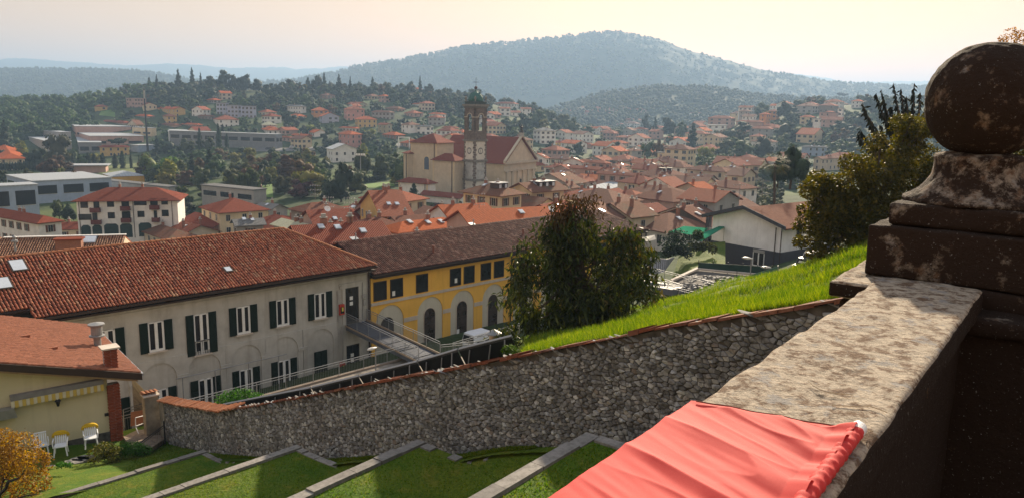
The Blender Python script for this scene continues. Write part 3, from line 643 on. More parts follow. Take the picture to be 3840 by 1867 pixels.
def lobes(kind, rng):
    """lobe centres and radii of a crown that is 1 high and 1 wide, base at 0"""
    C, Rr = [], []
    if kind in ('round', 'wide'):
        for i in range(11):
            t = rng.uniform(0, 2*math.pi); z = rng.uniform(.16, .86); q = .33*math.sin(math.pi*min(1, (z+.06)/.98))**.6
            C.append((q*math.cos(t), q*math.sin(t), z)); s = rng.uniform(.13, .22); Rr.append((s, s, s*.85))
        C.append((0, 0, .5)); Rr.append((.30, .30, .36)); C.append((0, 0, .26)); Rr.append((.34, .34, .2))
    elif kind == 'cone':
        for i in range(15):
            z = .1+.86*i/14; q = .40*(1-z)+.03; t = i*2.4+rng.uniform(-.5, .5); C.append((q*.5*math.cos(t), q*.5*math.sin(t), z)); Rr.append((q*.72, q*.72, .07+.05*(1-z)))
    elif kind == 'cypress':
        for i in range(9):
            z = .06+.88*i/8; q = .42*math.sin(math.pi*(.16+.80*z))**.8; C.append((rng.uniform(-.05, .05), rng.uniform(-.05, .05), z)); Rr.append((q, q, .12))
    elif kind == 'umbrella':
        for i in range(12):
            t = i*.9; q = rng.uniform(.05, .36); C.append((q*math.cos(t), q*math.sin(t), .78+rng.uniform(-.06, .10)*(1-q))); Rr.append((.17, .17, .10))
    return np.array(C), np.array(Rr)
CROWN = {}
def crown(kind, col, var):
    key = (kind, col, var)
    if key not in CROWN:
        rng = np.random.default_rng(hash(kind) % 7+var*11+len(col)) if False else np.random.default_rng(sum(map(ord, kind+col))+var*31)
        C, Rr = lobes(kind, rng); n = {'round': 620, 'wide': 620, 'cone': 560, 'cypress': 420, 'umbrella': 420}[kind]
        qV, qF = leaf_cloud(C, Rr, n, .062 if kind != 'cypress' else .11, rng)
        if kind == 'cypress': pass
        tV, tF = ico_lobes(C, Rr, rng); CROWN[key] = quads_tris_mesh('crown_'+kind, qV, qF, tV, tF, FM[col])
    return CROWN[key]
TRUNK = {}
def trunk(kind):
    if kind not in TRUNK:
        b = MB(); top = .62 if kind != 'umbrella' else .72; r = .028
        b.path([(0, 0, -.08), (.01, 0, .2), (-.01, .01, top)], [r*1.3, r, r*.5], 6)
        if kind in ('round', 'wide', 'umbrella'):
            for t in range(4): b.path([(0, 0, .3+.08*t), (.22*math.cos(t*1.7), .22*math.sin(t*1.7), .55+.05*t)], [r*.5, r*.2], 5)
        TRUNK[kind] = b.mesh('trunk_'+kind, M_BARK)
    return TRUNK[kind]
NT = [0]
def tree(x, y, z, h, w, kind, col, label, group=None, rz=None, name=None):
    NT[0] += 1; v = NT[0] % 4; rz = random.uniform(0, 6.28) if rz is None else rz
    nm = name or {'round': 'broadleaf_tree', 'wide': 'broadleaf_tree', 'cone': 'conifer', 'cypress': 'cypress', 'umbrella': 'umbrella_pine'}[kind]
    T = thing(nm, label, 'tree', (x, y, z), group)
    linked('crown', crown(kind, col, v), T, (x, y, z), (0, 0, rz), (w, w, h)); linked('trunk', trunk(kind), T, (x, y, z), (0, 0, rz), (w, w, h))
    return T
def ptree(k, xc, yt, yb, wpx, kind, col, label, group=None, Y=None, name=None):
    u, v = px(k, xc, yb); Yd = Y or ground_hit(u, v) or 740.
    p = P(u, v, Y=Yd); h = (yb-yt)/KS/F*Yd*1.02; w = wpx/KS/F*Yd
    HT.append((u-wpx/KS/2, u+wpx/KS/2)); return tree(p[0], p[1], p[2], h, w, kind, col, label, group, name=name)
HT = []
CYP = 'small cypresses along the hedge by the playing field'
for a in [
 ('A', 62, 645, 965, 270, 'cone', 'dark', 'huge dark fir at the left edge in front of the works'),
 ('A', 560, 735, 1085, 300, 'round', 'olive', 'tall broad olive green tree in front of the pale factory roofs'),
 ('A', 365, 870, 1080, 190, 'round', 'dark', 'dark bushy tree left of the tall broad olive tree'),
 ('A', 250, 930, 1085, 160, 'round', 'dark', 'dark tree beside the orange roofed house at left edge'),
 ('A', 1120, 795, 945, 225, 'umbrella', 'dark', 'umbrella pine in front of the ochre house'),
 ('A', 1425, 938, 1200, 240, 'round', 'bright', 'left of two big yellow green trees on the playing field'),
 ('A', 1600, 928, 1200, 270, 'round', 'bright', 'right of two big yellow green trees on the playing field'),
 ('A', 1480, 788, 960, 140, 'cone', 'dark', 'dark fir beside the foot of the tall mast'),
 ('A', 1600, 805, 960, 150, 'round', 'dark', 'dark round tree right of the fir by the mast'),
 ('A', 1750, 792, 965, 200, 'round', 'green', 'broad dark green tree left of the three tall cypresses'),
 ('A', 1955, 785, 955, 150, 'round', 'green', 'round tree between the tall cypresses'),
 ('A', 1882, 724, 955, 58, 'cypress', 'dark', 'leftmost of the three tall cypresses before the grey works hall'),
 ('A', 2060, 690, 965, 72, 'cypress', 'dark', 'tallest of the three cypresses before the grey works hall'),
 ('A', 2136, 775, 965, 62, 'cypress', 'dark', 'rightmost of the three tall cypresses before the grey works hall'),
 ('A', 1812, 935, 1175, 170, 'cone', 'dark', 'left of two dark spreading cedars in the park'),
 ('A', 1975, 905, 1185, 220, 'cone', 'dark', 'right of two dark spreading cedars in the park'),
 ('A', 2300, 990, 1195, 170, 'round', 'dark', 'dark round tree beside the small white chapel'),
 ('A', 2180, 1035, 1160, 45, 'cypress', 'dark', 'small dark cypress left of the small white chapel'),
 ('A', 1745, 1092, 1260, 215, 'round', 'brown', 'russet round tree before the dark cedars'),
 ('E', 700, 205, 330, 300, 'wide', 'green', 'flat dark green tree behind the cream apartment house roof'),
 ('E', 560, 330, 560, 150, 'round', 'green', 'bushy tree between the two cream apartment houses'),
 ('E', 640, 390, 590, 160, 'round', 'dark', 'dark tree touching the left end of the cream apartment house'),
 ('E', 30, 340, 430, 170, 'wide', 'green', 'green tree behind the left cream apartment house'),
 ('E', 1720, 235, 480, 200, 'round', 'green', 'first dense tree right of the cream apartment house'),
 ('E', 1950, 222, 420, 190, 'round', 'olive', 'olive tree behind the red roofed house'),
 ('E', 1790, 400, 520, 140, 'wide', 'dark', 'dark shrubby tree left of the red roofed house'),
 ('E', 2150, 230, 380, 180, 'wide', 'olive', 'low olive tree beside the flat grey roof'),
 ('B', 60, 1000, 1190, 190, 'round', 'dark', 'dark tree at the left end of the park tree belt'),
 ('B', 200, 985, 1185, 170, 'round', 'green', 'second tree of the park tree belt'),
 ('B', 345, 975, 1180, 180, 'round', 'green', 'tall rounded tree in the park tree belt'),
 ('B', 480, 1040, 1190, 160, 'round', 'olive', 'olive tree in the middle of the park tree belt'),
 ('B', 620, 1030, 1190, 200, 'round', 'green', 'green tree right of the middle of the park tree belt'),
 ('B', 270, 1140, 1330, 230, 'round', 'olive', 'broad olive tree in front of the park tree belt'),
 ('B', 420, 1180, 1370, 280, 'round', 'wine', 'dark wine red tree below the park tree belt'),
 ('B', 540, 1130, 1330, 170, 'round', 'olive', 'yellowing tree beside the dark wine red tree'),
 ('B', 800, 1010, 1400, 290, 'round', 'dark', 'largest dark tree left of the church'),
 ('B', 690, 1130, 1400, 230, 'round', 'dark', 'dark tree left of the largest dark tree by the church'),
 ('B', 900, 1060, 1260, 180, 'round', 'olive', 'olive tree left of the floodlight mast'),
 ('B', 1010, 895, 1180, 190, 'round', 'green', 'tall green tree behind the floodlight mast'),
 ('B', 1165, 950, 1190, 190, 'round', 'green', 'grey green tree between floodlight mast and church'),
 ('B', 1330, 960, 1120, 180, 'round', 'dark', 'dark tree touching the church apse wall'),
 ('B', 1300, 1110, 1235, 130, 'round', 'yellow', 'yellow green bush below the church apse'),
 ('B', 1390, 1060, 1200, 90, 'round', 'yellow', 'yellowing shrub against the church apse'),
 ('B', 425, 870, 1010, 70, 'cone', 'dark', 'slim fir beside the cemetery'),
 ('B', 1236, 840, 985, 50, 'cypress', 'dark', 'dark cypress beside the white goal frame'),
 ('B', 1055, 840, 940, 40, 'cypress', 'dark', 'thin cypress beside the valley road'),
 ('B', 1090, 870, 955, 24, 'cypress', 'dark', 'thinnest cypress beside the valley road'),
 ('B', 655, 725, 880, 130, 'round', 'dark', 'dark tree left of the pink apartment block'),
 ('B', 760, 780, 885, 110, 'round', 'green', 'green tree touching the pink apartment block'),
 ('B', 1050, 720, 875, 180, 'round', 'dark', 'dark trees right of the pink apartment block'),
 ('B', 520, 665, 750, 120, 'round', 'yellow', 'lone yellow green tree on the lower slope'),
 ('B', 325, 550, 700, 190, 'round', 'dark', 'dark round tree before the orange roofed yellow house'),
 ('B', 430, 580, 650, 80, 'round', 'dark', 'small round dark tree before the orange roofed yellow house'),
 ('G', 1480, 225, 430, 230, 'cone', 'dark', 'dense dark fir in front of the church side chapels'),
 ('G', 1480, 410, 480, 200, 'wide', 'wine', 'wine red shrubs under the dense dark fir'),
 ('G', 1690, 400, 470, 130, 'wide', 'wine', 'wine red shrub in front of the church annex'),
 ('G', 1900, 380, 470, 120, 'wide', 'dark', 'dark shrub at the foot of the bell tower'),
]: ptree(*a)
for i, x in enumerate((690, 750, 835, 890, 970, 1085, 1155, 1235, 1310, 540, 470)):
    ptree('A', x, (955, 950, 945, 950, 950, 952, 932, 965, 970, 960, 965)[i], 1090, (55, 55, 75, 60, 85, 72, 78, 40, 20, 60, 60)[i], 'cypress' if x > 650 else 'round', 'dark', 'small dark cypress in the row along the playing field hedge', CYP)
for i, (x, yt, yb, wp, kd) in enumerate([(1410, 240, 430, 110, 'cone'), (1480, 220, 420, 95, 'cone'), (1560, 250, 420, 150, 'round'), (1680, 168, 360, 120, 'cone'), (1810, 152, 360, 110, 'cone'), (1890, 195, 350, 70, 'cone'), (1990, 200, 350, 120, 'round'), (2090, 163, 350, 190, 'round'), (2200, 180, 350, 120, 'round'), (2310, 188, 360, 180, 'round'), (2434, 228, 370, 140, 'round'), (2560, 285, 420, 120, 'round'), (2660, 290, 420, 110, 'round'), (2755, 228, 430, 190, 'round'), (2870, 300, 420, 120, 'round'), (2900, 230, 380, 60, 'round'), (2995, 184, 360, 150, 'round'), (3045, 192, 350, 80, 'cone'), (3130, 290, 400, 110, 'round'), (3185, 210, 350, 110, 'cone'), (3290, 230, 360, 60, 'cone'), (3390, 310, 420, 60, 'round'), (3500, 238, 400, 110, 'cone'), (3605, 304, 420, 110, 'round'), (3700, 330, 430, 130, 'round'), (3845, 255, 390, 130, 'round'), (3945, 224, 380, 70, 'cone'), (4020, 290, 400, 120, 'round'), (4175, 320, 430, 80, 'round'), (4290, 350, 450, 120, 'round'), (4475, 318, 470, 210, 'round'), (4560, 380, 470, 130, 'round'), (1160, 310, 400, 40, 'cone'), (1215, 315, 410, 80, 'round'), (1330, 305, 420, 90, 'round')]):
    ptree('A', x, yt, yb, wp, kd, 'dark', 'dark %s on the crest of the wooded hill' % ('conifer' if kd == 'cone' else 'leafy tree'), 'crest %s of the wooded hill' % ('conifers' if kd == 'cone' else 'leafy trees'), Y=735)
for a in [
 ('C', 370, 825, 985, 140, 'round', 'dark', 'dark round tree right of the church pediment statue'),
 ('C', 515, 855, 960, 130, 'round', 'green', 'green round tree before the small yellow house'),
 ('C', 620, 815, 970, 110, 'round', 'dark', 'slim dark tree right of the small yellow house'),
 ('C', 840, 775, 950, 170, 'round', 'dark', 'dark broad tree left of the grey villa in the valley'),
 ('C', 980, 830, 985, 160, 'round', 'dark', 'dark oak in front of the wide pale grey house'),
 ('C', 1270, 800, 1000, 150, 'round', 'green', 'green tree left of the flat roofed cream wing'),
 ('C', 1370, 800, 1010, 120, 'round', 'brown', 'brown tree just left of the large cream villa'),
 ('C', 1480, 580, 790, 190, 'round', 'dark', 'huge dark tree right of the tall white villa'),
 ('C', 1250, 575, 770, 120, 'round', 'dark', 'dark tree beside the tall white villa'),
 ('C', 1340, 605, 790, 110, 'cone', 'dark', 'dark fir between the two huge dark trees'),
 ('C', 1590, 635, 800, 130, 'round', 'green', 'green tree behind the dark fir of the valley'),
 ('C', 1690, 670, 900, 200, 'cone', 'dark', 'broad dark fir above the large cream villa'),
 ('C', 1480, 760, 870, 100, 'round', 'olive', 'orange tinted tree beside the small rose gabled house'),
 ('C', 1820, 835, 1040, 180, 'round', 'yellow', 'yellow green tree right of the large cream villa'),
 ('C', 1990, 800, 960, 210, 'round', 'olive', 'olive tree behind the yellow green tree'),
 ('C', 2180, 815, 1010, 250, 'round', 'green', 'broad green tree behind the long salmon roofed row'),
 ('C', 2130, 640, 810, 250, 'round', 'dark', 'dark wide tree above the broad green tree'),
 ('C', 2370, 740, 1010, 230, 'round', 'dark', 'dark tall tree at the foot of the right hill'),
 ('C', 770, 580, 700, 120, 'round', 'dark', 'dark tree before the far town'),
 ('C', 700, 680, 800, 190, 'round', 'green', 'round green tree in the middle of the valley'),
 ('C', 400, 625, 740, 150, 'round', 'green', 'pale green tree behind the white three storey block'),
 ('C', 980, 690, 800, 150, 'round', 'green', 'green tree below the low red roofed house'),
 ('C', 560, 600, 780, 170, 'round', 'green', 'green tree left of the round green tree in the valley'),
 ('C', 230, 530, 720, 220, 'round', 'green', 'green trees below the white terrace'),
 ('C', 100, 560, 780, 230, 'round', 'dark', 'dark trees behind the church roof'),
 ('C', 330, 500, 660, 190, 'round', 'green', 'rounded tree right of the white terrace'),
 ('C', 470, 560, 720, 180, 'round', 'olive', 'olive tree below the far town'),
 ('C', 1250, 940, 1080, 1, 'cypress', 'dark', ''),
 ('H', 2380, 40, 210, 190, 'round', 'green', 'green tree right of the white shuttered house'),
 ('D', 690, 370, 480, 105, 'umbrella', 'dark', 'umbrella pine on the crest of the right hill'),
 ('D', 838, 362, 450, 42, 'cone', 'dark', 'slim fir right of the umbrella pine on the right hill'),
 ('D', 490, 405, 480, 50, 'cypress', 'dark', 'dark cypress left of the umbrella pine on the right hill'),
 ('D', 275, 430, 540, 90, 'round', 'dark', 'dark round tree left of the right crest row'),
 ('D', 95, 395, 500, 70, 'round', 'dark', 'dark tree on the crest of the right hill beside the flat white roof'),
 ('D', 20, 410, 480, 60, 'round', 'dark', 'second dark tree on the crest of the right hill'),
 ('D', 170, 440, 620, 200, 'round', 'dark', 'dark broad trees in the middle of the right hill'),
 ('D', 970, 385, 560, 190, 'round', 'dark', 'huge rounded tree at the right end of the right crest row'),
 ('D', 385, 608, 700, 70, 'round', 'dark', 'small round dark tree before the tall white flats'),
 ('D', 150, 620, 830, 250, 'round', 'dark', 'dark tree mass left of the cream orange gabled house'),
 ('D', 700, 620, 790, 250, 'round', 'dark', 'dark wide tree right of the cream orange gabled house'),
 ('D', 850, 560, 720, 220, 'round', 'green', 'grey green tree below the huge rounded tree'),
 ('D', 570, 750, 860, 150, 'round', 'green', 'green tree behind the pale blue house'),
 ('D', 770, 760, 890, 190, 'wide', 'dark', 'dark tree behind the ribbed metal roof'),
]:
    if a[-1]: ptree(*a)

# ---------------------------------------------------------------- the near town
M_RAILB = plain('brown_balcony_rail', (.13, .035, .03), .7)
M_GARAGE = plain('green_garage_door', (.015, .04, .04), .5)
M_COPPER = plain('green_copper', (.04, .13, .11), .6, metal=.2, var=.3)
M_IRON = plain('dark_iron', (.02, .02, .022), .6)
M_WHITEP = plain('white_paint', (.75, .75, .74), .5, var=.05)
M_STEEL = plain('galvanised_steel', (.26, .265, .27), .55, metal=.2, var=.08)
M_RAIL = plain('brushed_steel_rail', (.26, .265, .27), .55, metal=.2, var=.05)
apt = house('E', 715, 378, 3, 11.0, 1612, 75, 'hip', 'white', 'red', 'long cream apartment house with red roof, brown balconies and green garage doors', cat='apartment house', group=TOWN, win=0, h=12.2, chim=2, over=.9)
fa = fac_of(apt, 'R')
for x0, y0, x1, y1 in ((755, 395, 825, 450), (1005, 385, 1070, 440), (1258, 375, 1375, 425), (1515, 365, 1575, 418), (738, 512, 860, 562), (1013, 495, 1078, 548), (1292, 483, 1356, 535), (1520, 473, 1583, 527), (878, 388, 932, 450), (1140, 375, 1212, 440), (1410, 365, 1480, 425), (868, 500, 915, 565), (1145, 487, 1225, 550), (1445, 478, 1475, 545)):
    q0, z1 = fa.hpx('E', x0, y0); q1, z0 = fa.hpx('E', x1, y1); dark_window(fa, apt, q0, q1, z0, z1)
for x0, x1, y0, y1 in ((850, 947, 450, 485), (1135, 1227, 435, 470), (1408, 1500, 425, 460), (862, 957, 562, 598), (1142, 1235, 545, 582), (1430, 1505, 540, 575)):
    q0, z1 = fa.hpx('E', x0, y0); q1, z0 = fa.hpx('E', x1, y1); z0 = min(z0, z1-1.0)
    b = MB(); fa.box(b, q0, q1, z0, z0+.15, 0, 1.1); fa.box(b, q0, q1, z0, z0+1.05, 1.05, 1.1); fa.box(b, q0, q0+.05, z0, z0+1.05, 0, 1.1); fa.box(b, q1-.05, q1, z0, z0+1.05, 0, 1.1); b.build('balcony', M_RAILB, apt)
for x0, x1, y0 in ((760, 850, 612), (865, 955, 610), (975, 1110, 600), (1125, 1240, 598), (1300, 1420, 590)):
    q0, z1 = fa.hpx('E', x0, y0); q1, _ = fa.hpx('E', x1, y0); zb = z1-3.3; b = MB(); fa.poly(b, [(q0, zb), (q0, z1-.5), (q0+.5, z1), (q1-.5, z1), (q1, z1-.5), (q1, zb)], .0, .06); b.build('garage_door', M_GARAGE, apt)
for x in (738, 1248, 1612):
    q, _ = fa.hpx('E', x, 400); b = MB(); b.tube(fa.at(q, fa.hpx('E', x, 375)[1], .12), fa.at(q, fa.hpx('E', x, 375)[1]-9, .12), .07); b.build('drain_pipe', M_DARKWOOD, apt)
NEAR = 'tiled houses at the foot of the church hill'
for a in [
 ('E', 360, 588, 3, -250, 478, 32, 'hip', 'white', 'red', 'cream apartment house with red hip roof at the left edge'),
 ('E', 2060, 492, 2, 1842, 2480, 50, 'hip', 'cream', 'red', 'red hip roofed house with a row of tall windows right of the cream apartment house'),
 ('E', 520, 648, 1, 6.0, 738, 70, 'gR', 'beige', 'red', 'low arcade of garages joined to the cream apartment house'),
 ('E', 1390, 692, 1, 1115, 1700, 45, 'hip', 'beige', 'red', 'low red hip roof with white vents in front of the cream apartment house'),
 ('E', 1700, 706, 1, 1480, 1995, 40, 'gL', 'beige', 'salmon', 'small house with salmon gable roof right of the low red hip roof'),
 ('E', 1585, 742, 1, 1195, 1795, 45, 'hip', 'beige', 'mossy', 'low patchy brown roof just above the long tiled roof ridge'),
 ('E', 2010, 622, 1, 1655, 2215, 40, 'gL', 'brown', 'red', 'dark red gabled house in the middle of the left roofs'),
 ('E', 2210, 562, 1, 1890, 2365, 30, 'gL', 'beige', 'red', 'red roof behind the dark red gabled house'),
 ('E', 2225, 612, 2, 4.0, 2430, 60, 'gR', 'grey', 'grey', 'grey walled house with pale sheet roof left of the lichen covered roof'),
 ('G', 460, 668, 2, 130, 605, 45, 'gL', 'dim', 'pale', 'house with pale lichen covered roof and dark side wall'),
 ('G', 470, 484, 2, 300, 822, 45, 'hip', 'dim', 'brown', 'brown hip roofed house under the dark trees, with television aerial'),
 ('G', 585, 642, 2, 12.0, 938, 60, 'gR', 'rose', 'red', 'long red brown roof right of the lichen covered roof'),
 ('G', 1190, 524, 2, 968, 1455, 66, 'gR', 'yellow', 'salmon', 'salmon roofed house with yellow gable and two skylights'),
 ('G', 1010, 627, 2, 850, 1325, 45, 'hip', 'dim', 'brown', 'broad brown roof below the yellow gable'),
 ('G', 660, 714, 2, 478, 1012, 42, 'hip', 'rose', 'red', 'red hip roof crowded with chimneys right of the lichen covered roof'),
 ('G', 1640, 548, 1, 1458, 1918, 45, 'gL', 'dim', 'dull', 'long low dull roof in front of the church annex'),
 ('G', 1830, 548, 2, 1640, 2262, 60, 'gR', 'white', 'orange', 'orange roofed house with small white gable behind the long orange roof'),
 ('G', 1370, 388, 2, 982, 1600, 32, 'hip', 'beige', 'salmon', 'beige house with rough salmon hip roof left of the dense dark fir'),
 ('H', 655, 354, 2, 340, 747, 30, 'gL', 'cream', 'dark', 'dark brown roof with cream gable right of the cream houses with dormers'),
 ('H', 985, 378, 1, 700, 1105, 28, 'gL', 'cream', 'dark', 'low cream house with dark brown roof left of the tall chimney'),
 ('H', 1120, 534, 2, 800, 1392, 50, 'gR', 'beige', 'mossy', 'grey gabled house with mottled brown roof behind the yellow building'),
 ('H', 1870, 620, 1, 1365, 1995, 45, 'gR', 'stone', 'brown', 'rough dark stone gable with brown roof above the green netting'),
 ('H', 1880, 348, 2, 1490, 2058, 50, 'gR', 'beige', 'orange', 'tall beige gabled house with bright ribbed orange roof'),
 ('H', 910, 282, 1, 740, 1158, 25, 'flat', 'white', 'white', 'flat white sheet roof between the brown roofs'),
 ('C', 1420, 1160, 2, 1182, 1682, 45, 'hip', 'grey', 'brown', 'big grey villa with brown hip roof and two pointed dormers'),
 ('C', 770, 1197, 1, 628, 902, 35, 'gL', 'beige', 'vivid', 'small building with vivid orange roof and one skylight'),
 ('H', 1390, 372, 1, 1100, 1492, 40, 'gR', 'white', 'mossy', 'mottled brown roof left of the tall beige gabled house'),
 ('H', 1080, 337, 1, 945, 1162, 35, 'hip', 'rose', 'red', 'little red roof with vents in front of the flat white roof'),
 ('D', 548, 885, 2, 345, 572, 30, 'hip', 'blue', 'grey', 'pale blue house with grey roof above the right hand trees'),
 ('D', 500, 990, 2, 4.0, 760, 55, 'gR', 'beige', 'dull', 'house with ribbed brown roof and big skylights above the right hand trees'),
 ('H', 560, 262, 2, 470, 640, 40, 'gR', 'beige', 'mossy', 'low mottled roof beside the cream house with dormers'),
 ('C', 430, 1078, 1, 322, 562, 40, 'hip', 'white', 'salmon', 'low salmon roofs with bright skylights below the church pediment'),
 ('C', 500, 1140, 1, 425, 580, 35, 'gL', 'rose', 'red', 'small plain red roof left of the vivid orange roof'),
 ('C', 1222, 1022, 1, 1040, 1262, 40, 'hip', 'beige', 'brown', 'dull red roofs between the dark oak and the flat roofed cream wing'),
 ('H', 705, 238, 1, 585, 775, 35, 'gL', 'beige', 'mossy', 'mottled low roof left of the flat white sheet roof'),
 ('H', 1182, 224, 1, 1055, 1262, 50, 'gR', 'beige', 'brown', 'small beige gable right of the flat white sheet roof'),
 ('H', 600, 300, 1, 480, 690, 40, 'gR', 'beige', 'salmon', 'low salmon roof behind the dark brown roof with cream gable'),
 ('H', 1330, 300, 1, 1230, 1480, 45, 'hip', 'beige', 'mossy', 'mottled hip roof behind the white gabled one, below the villa'),
 ('C', 1620, 1180, 1, 1560, 1760, 45, 'hip', 'white', 'salmon', 'low salmon roof right of the villa with dormers'),
 ('G', 120, 475, 1, -70, 262, 30, 'gL', 'grey', 'grey', 'grey sheet roof left of the lichen covered roof'),
 ('G', 300, 702, 1, 5, 442, 45, 'hip', 'rose', 'red', 'dark red roof under the lichen covered roof'),
 ('G', 905, 480, 1, 830, 1080, 40, 'gL', 'brown', 'brown', 'small brown roof with two skylights left of the yellow gable'),
 ('G', 1330, 560, 1, 1240, 1480, 35, 'hip', 'rose', 'mossy', 'patchy roof right of the yellow gable'),
 ('G', 1560, 620, 1, 1480, 1700, 45, 'hip', 'rose', 'red', 'little red roof before the small white gable'),
 ('G', 1990, 470, 1, 1890, 2120, 40, 'gL', 'beige', 'mossy', 'mottled roof below the cream house with red shutters'),
 ('G', 260, 600, 1, 120, 420, 35, 'gL', 'dim', 'red', 'red roof half hidden behind the lichen covered roof'),
 ('E', 1330, 610, 1, 1240, 1480, 50, 'gR', 'beige', 'red', 'small red gable before the garage doors'),
 ('C', 250, 1052, 1, 170, 340, 40, 'hip', 'cream', 'salmon', 'low salmon roof between the pediment and the cream dormered house'),
 ('C', 1010, 1062, 1, 930, 1130, 35, 'hip', 'beige', 'salmon', 'salmon hip roof behind the very long plain roof'),
 ('H', 2170, 150, 2, 2060, 2330, 40, 'gL', 'beige', 'dull', 'dull roofed house among the trees right of the ribbed orange roof'),
]: house(*a, group=NEAR, skyl=random.choice([0, 0, 1, 2]), chim=random.choice([1, 2, 2]))
house('G', 1340, 674, 2, 1155, 1960, 45, 'hip', 'rose', 'orange', 'bright orange hip roof with skylights touching the yellow building ridge', group=NEAR, skyl=3, chim=1)
house('full', 1790, 866, 2, 11.0, 2232, 62, 'gR', 'rose', 'orange', 'long bright orange roof with satellite dish behind the yellow building', group=NEAR, Y=108, chim=0, skyl=1)
house('full', 1140, 914, 2, 8.0, 1455, 60, 'gR', 'rose', 'red', 'red tiled roof with four round chimneys just behind the dark tiled roof', group=NEAR, Y=92, chim=4, skyl=3)
# dormers: built on the roofs they belong to
def dormer(T, side, s, up, mat_roof=M_ZINC, w=1.1):
    C0, dL, dR, LL, LR, ze, hr, top, _ = ROOF_TOP[T.name]
    d, ac, la, lc = (dR, dL, LR, LL) if side == 'R' else (dL, dR, LL, LR)
    p = C0+d*la*s+ac*lc*up; z = ze+lc*up*.40+.15; b = MB(); U = np.array([0, 0, 1.])
    b.obox(p-d*w/2+U*(z-.3), d*w, ac*2.2, U*1.25); b.build('dormer', M_DARKWOOD, T); dm = bpy.data.objects[-1] if False else None
    r = MB(); r.obox(p-d*(w/2+.15)-ac*.25+U*(z+.95), d*(w+.3), ac*3.0, U*.12); r.build('dormer_roof', mat_roof, T)
    g = MB(); g.obox(p-d*(w*.3)-ac*.04+U*(z+.0), d*w*.6, ac*.03, U*.75); g.build('dormer_window', M_SKYL, T)
DH = 'cream houses with dormers below the church'
h1 = house('X', 440, 1130, 3, 102, 657, 40, 'hip', 'cream', 'mossy', 'cream hip roofed house with red shutters and two dormers, below the bell tower', group=DH, skyl=2, chim=2, wk=1, over=.9)
h2 = house('X', 742, 1094, 3, 560, 1062, 48, 'gR', 'cream', 'mossy', 'cream gabled house with three dormers, below the church front', group=DH, skyl=2, chim=2, wk=1, over=.9)
for s in (.35, .62): dormer(h1, 'R', s, .2)
for s in (.38, .58, .78): dormer(h2, 'R', s, .18)
bv = [o for o in COL.objects if o.get('label', '').startswith('big grey villa')][0]
for s in (.4, .62): dormer(bv, 'R', s, .25, M_DARKWOOD, .9)

# white house with dark ground floor
wh = house('full', 2936, 848, 2, 2700, 13.0, 52, 'gR', 'bright', 'brown', 'modern house with white upper floor, dark grey ground floor and brown ribbed roof', group=None, Y=88, h=6.1, win=0, over=1.0, pitch=.30, chim=0)
fw_ = fac_of(wh, 'L'); C0, dL, dR, LL, LR, ze, hr, top, _ = ROOF_TOP[wh.name]
M_ANTH = plain('anthracite_plaster', (.055, .055, .068), .85, var=.06)
b = MB(); U = np.array([0, 0, 1.]); e_ = .03
b.obox(C0-dL*e_-dR*e_+U*(ze-10), dL*(LL+2*e_), dR*(LR+2*e_), U*6.9); b.build('ground_floor', M_ANTH, wh)
b = MB(); fw_.box(b, LL+1.2, LL+1.75, ze-9, ze-.2, -1.4, -.9); b.build('porch_pillar', M_ANTH, wh)
b = MB(); fw_.box(b, LL, LL+1.7, ze-3.1, ze-2.7, -6, -.6); b.build('balcony', M_ANTH, wh)
b = MB(); fw_.box(b, LL+.1, LL+1.6, ze-2.6, ze-1.7, -.95, -.9); b.build('balcony_rail', M_STEEL, wh)
for s_ in (0, 1):   # dark barge boards
    b = MB(); o_ = fw_.at(-1.0 if not s_ else LL+1.0, ze-.15-.15, 1.02); m_ = fw_.at(LL/2, ze-.15-.15+(LL/2+1)*.30, 1.02); b.prism([o_, m_, m_+U*.42, o_+U*.42], -fw_.n*.1); b.build('barge_board', M_ANTH, wh)
q0, z1 = fw_.hit(2828, 944); q1, z0 = fw_.hit(2862, 998); q0, q1 = min(q0, q1), max(q0, q1)
b = MB(); fw_.box(b, q0-.1, q0+.0, z0, z1, 0, .09); fw_.box(b, q1, q1+.1, z0, z1, 0, .09); fw_.box(b, (q0+q1)/2-.08, (q0+q1)/2+.08, z0, z1, 0, .09); fw_.box(b, q0-.1, q1+.1, z0-.1, z0, 0, .1); w_ = b.build('window', M_WHITEP, wh)
b = MB(); fw_.box(b, q0, q1, z0, z1, -.1, .05); b.build('pane', M_GLASS, w_)
b = MB(); fw_.box(b, q0-.1, q1+.1, z1, z1+.35, 0, .12); b.build('shutter_box', M_GREY, wh)
for u_ in (2912, 2934): 
    q, z = fw_.hit(u_, 860); b = MB(); b.tube(fw_.at(q, z+.2, .1), fw_.at(q, z-6.5, .1), .055, 6); b.build('drain_pipe', M_DARKWOOD, wh)
fr = fac_of(wh, 'R')
for s_ in (3.0, 7.0): dark_window(fr, wh, s_, s_+.9, ze-2.6, ze-.5)

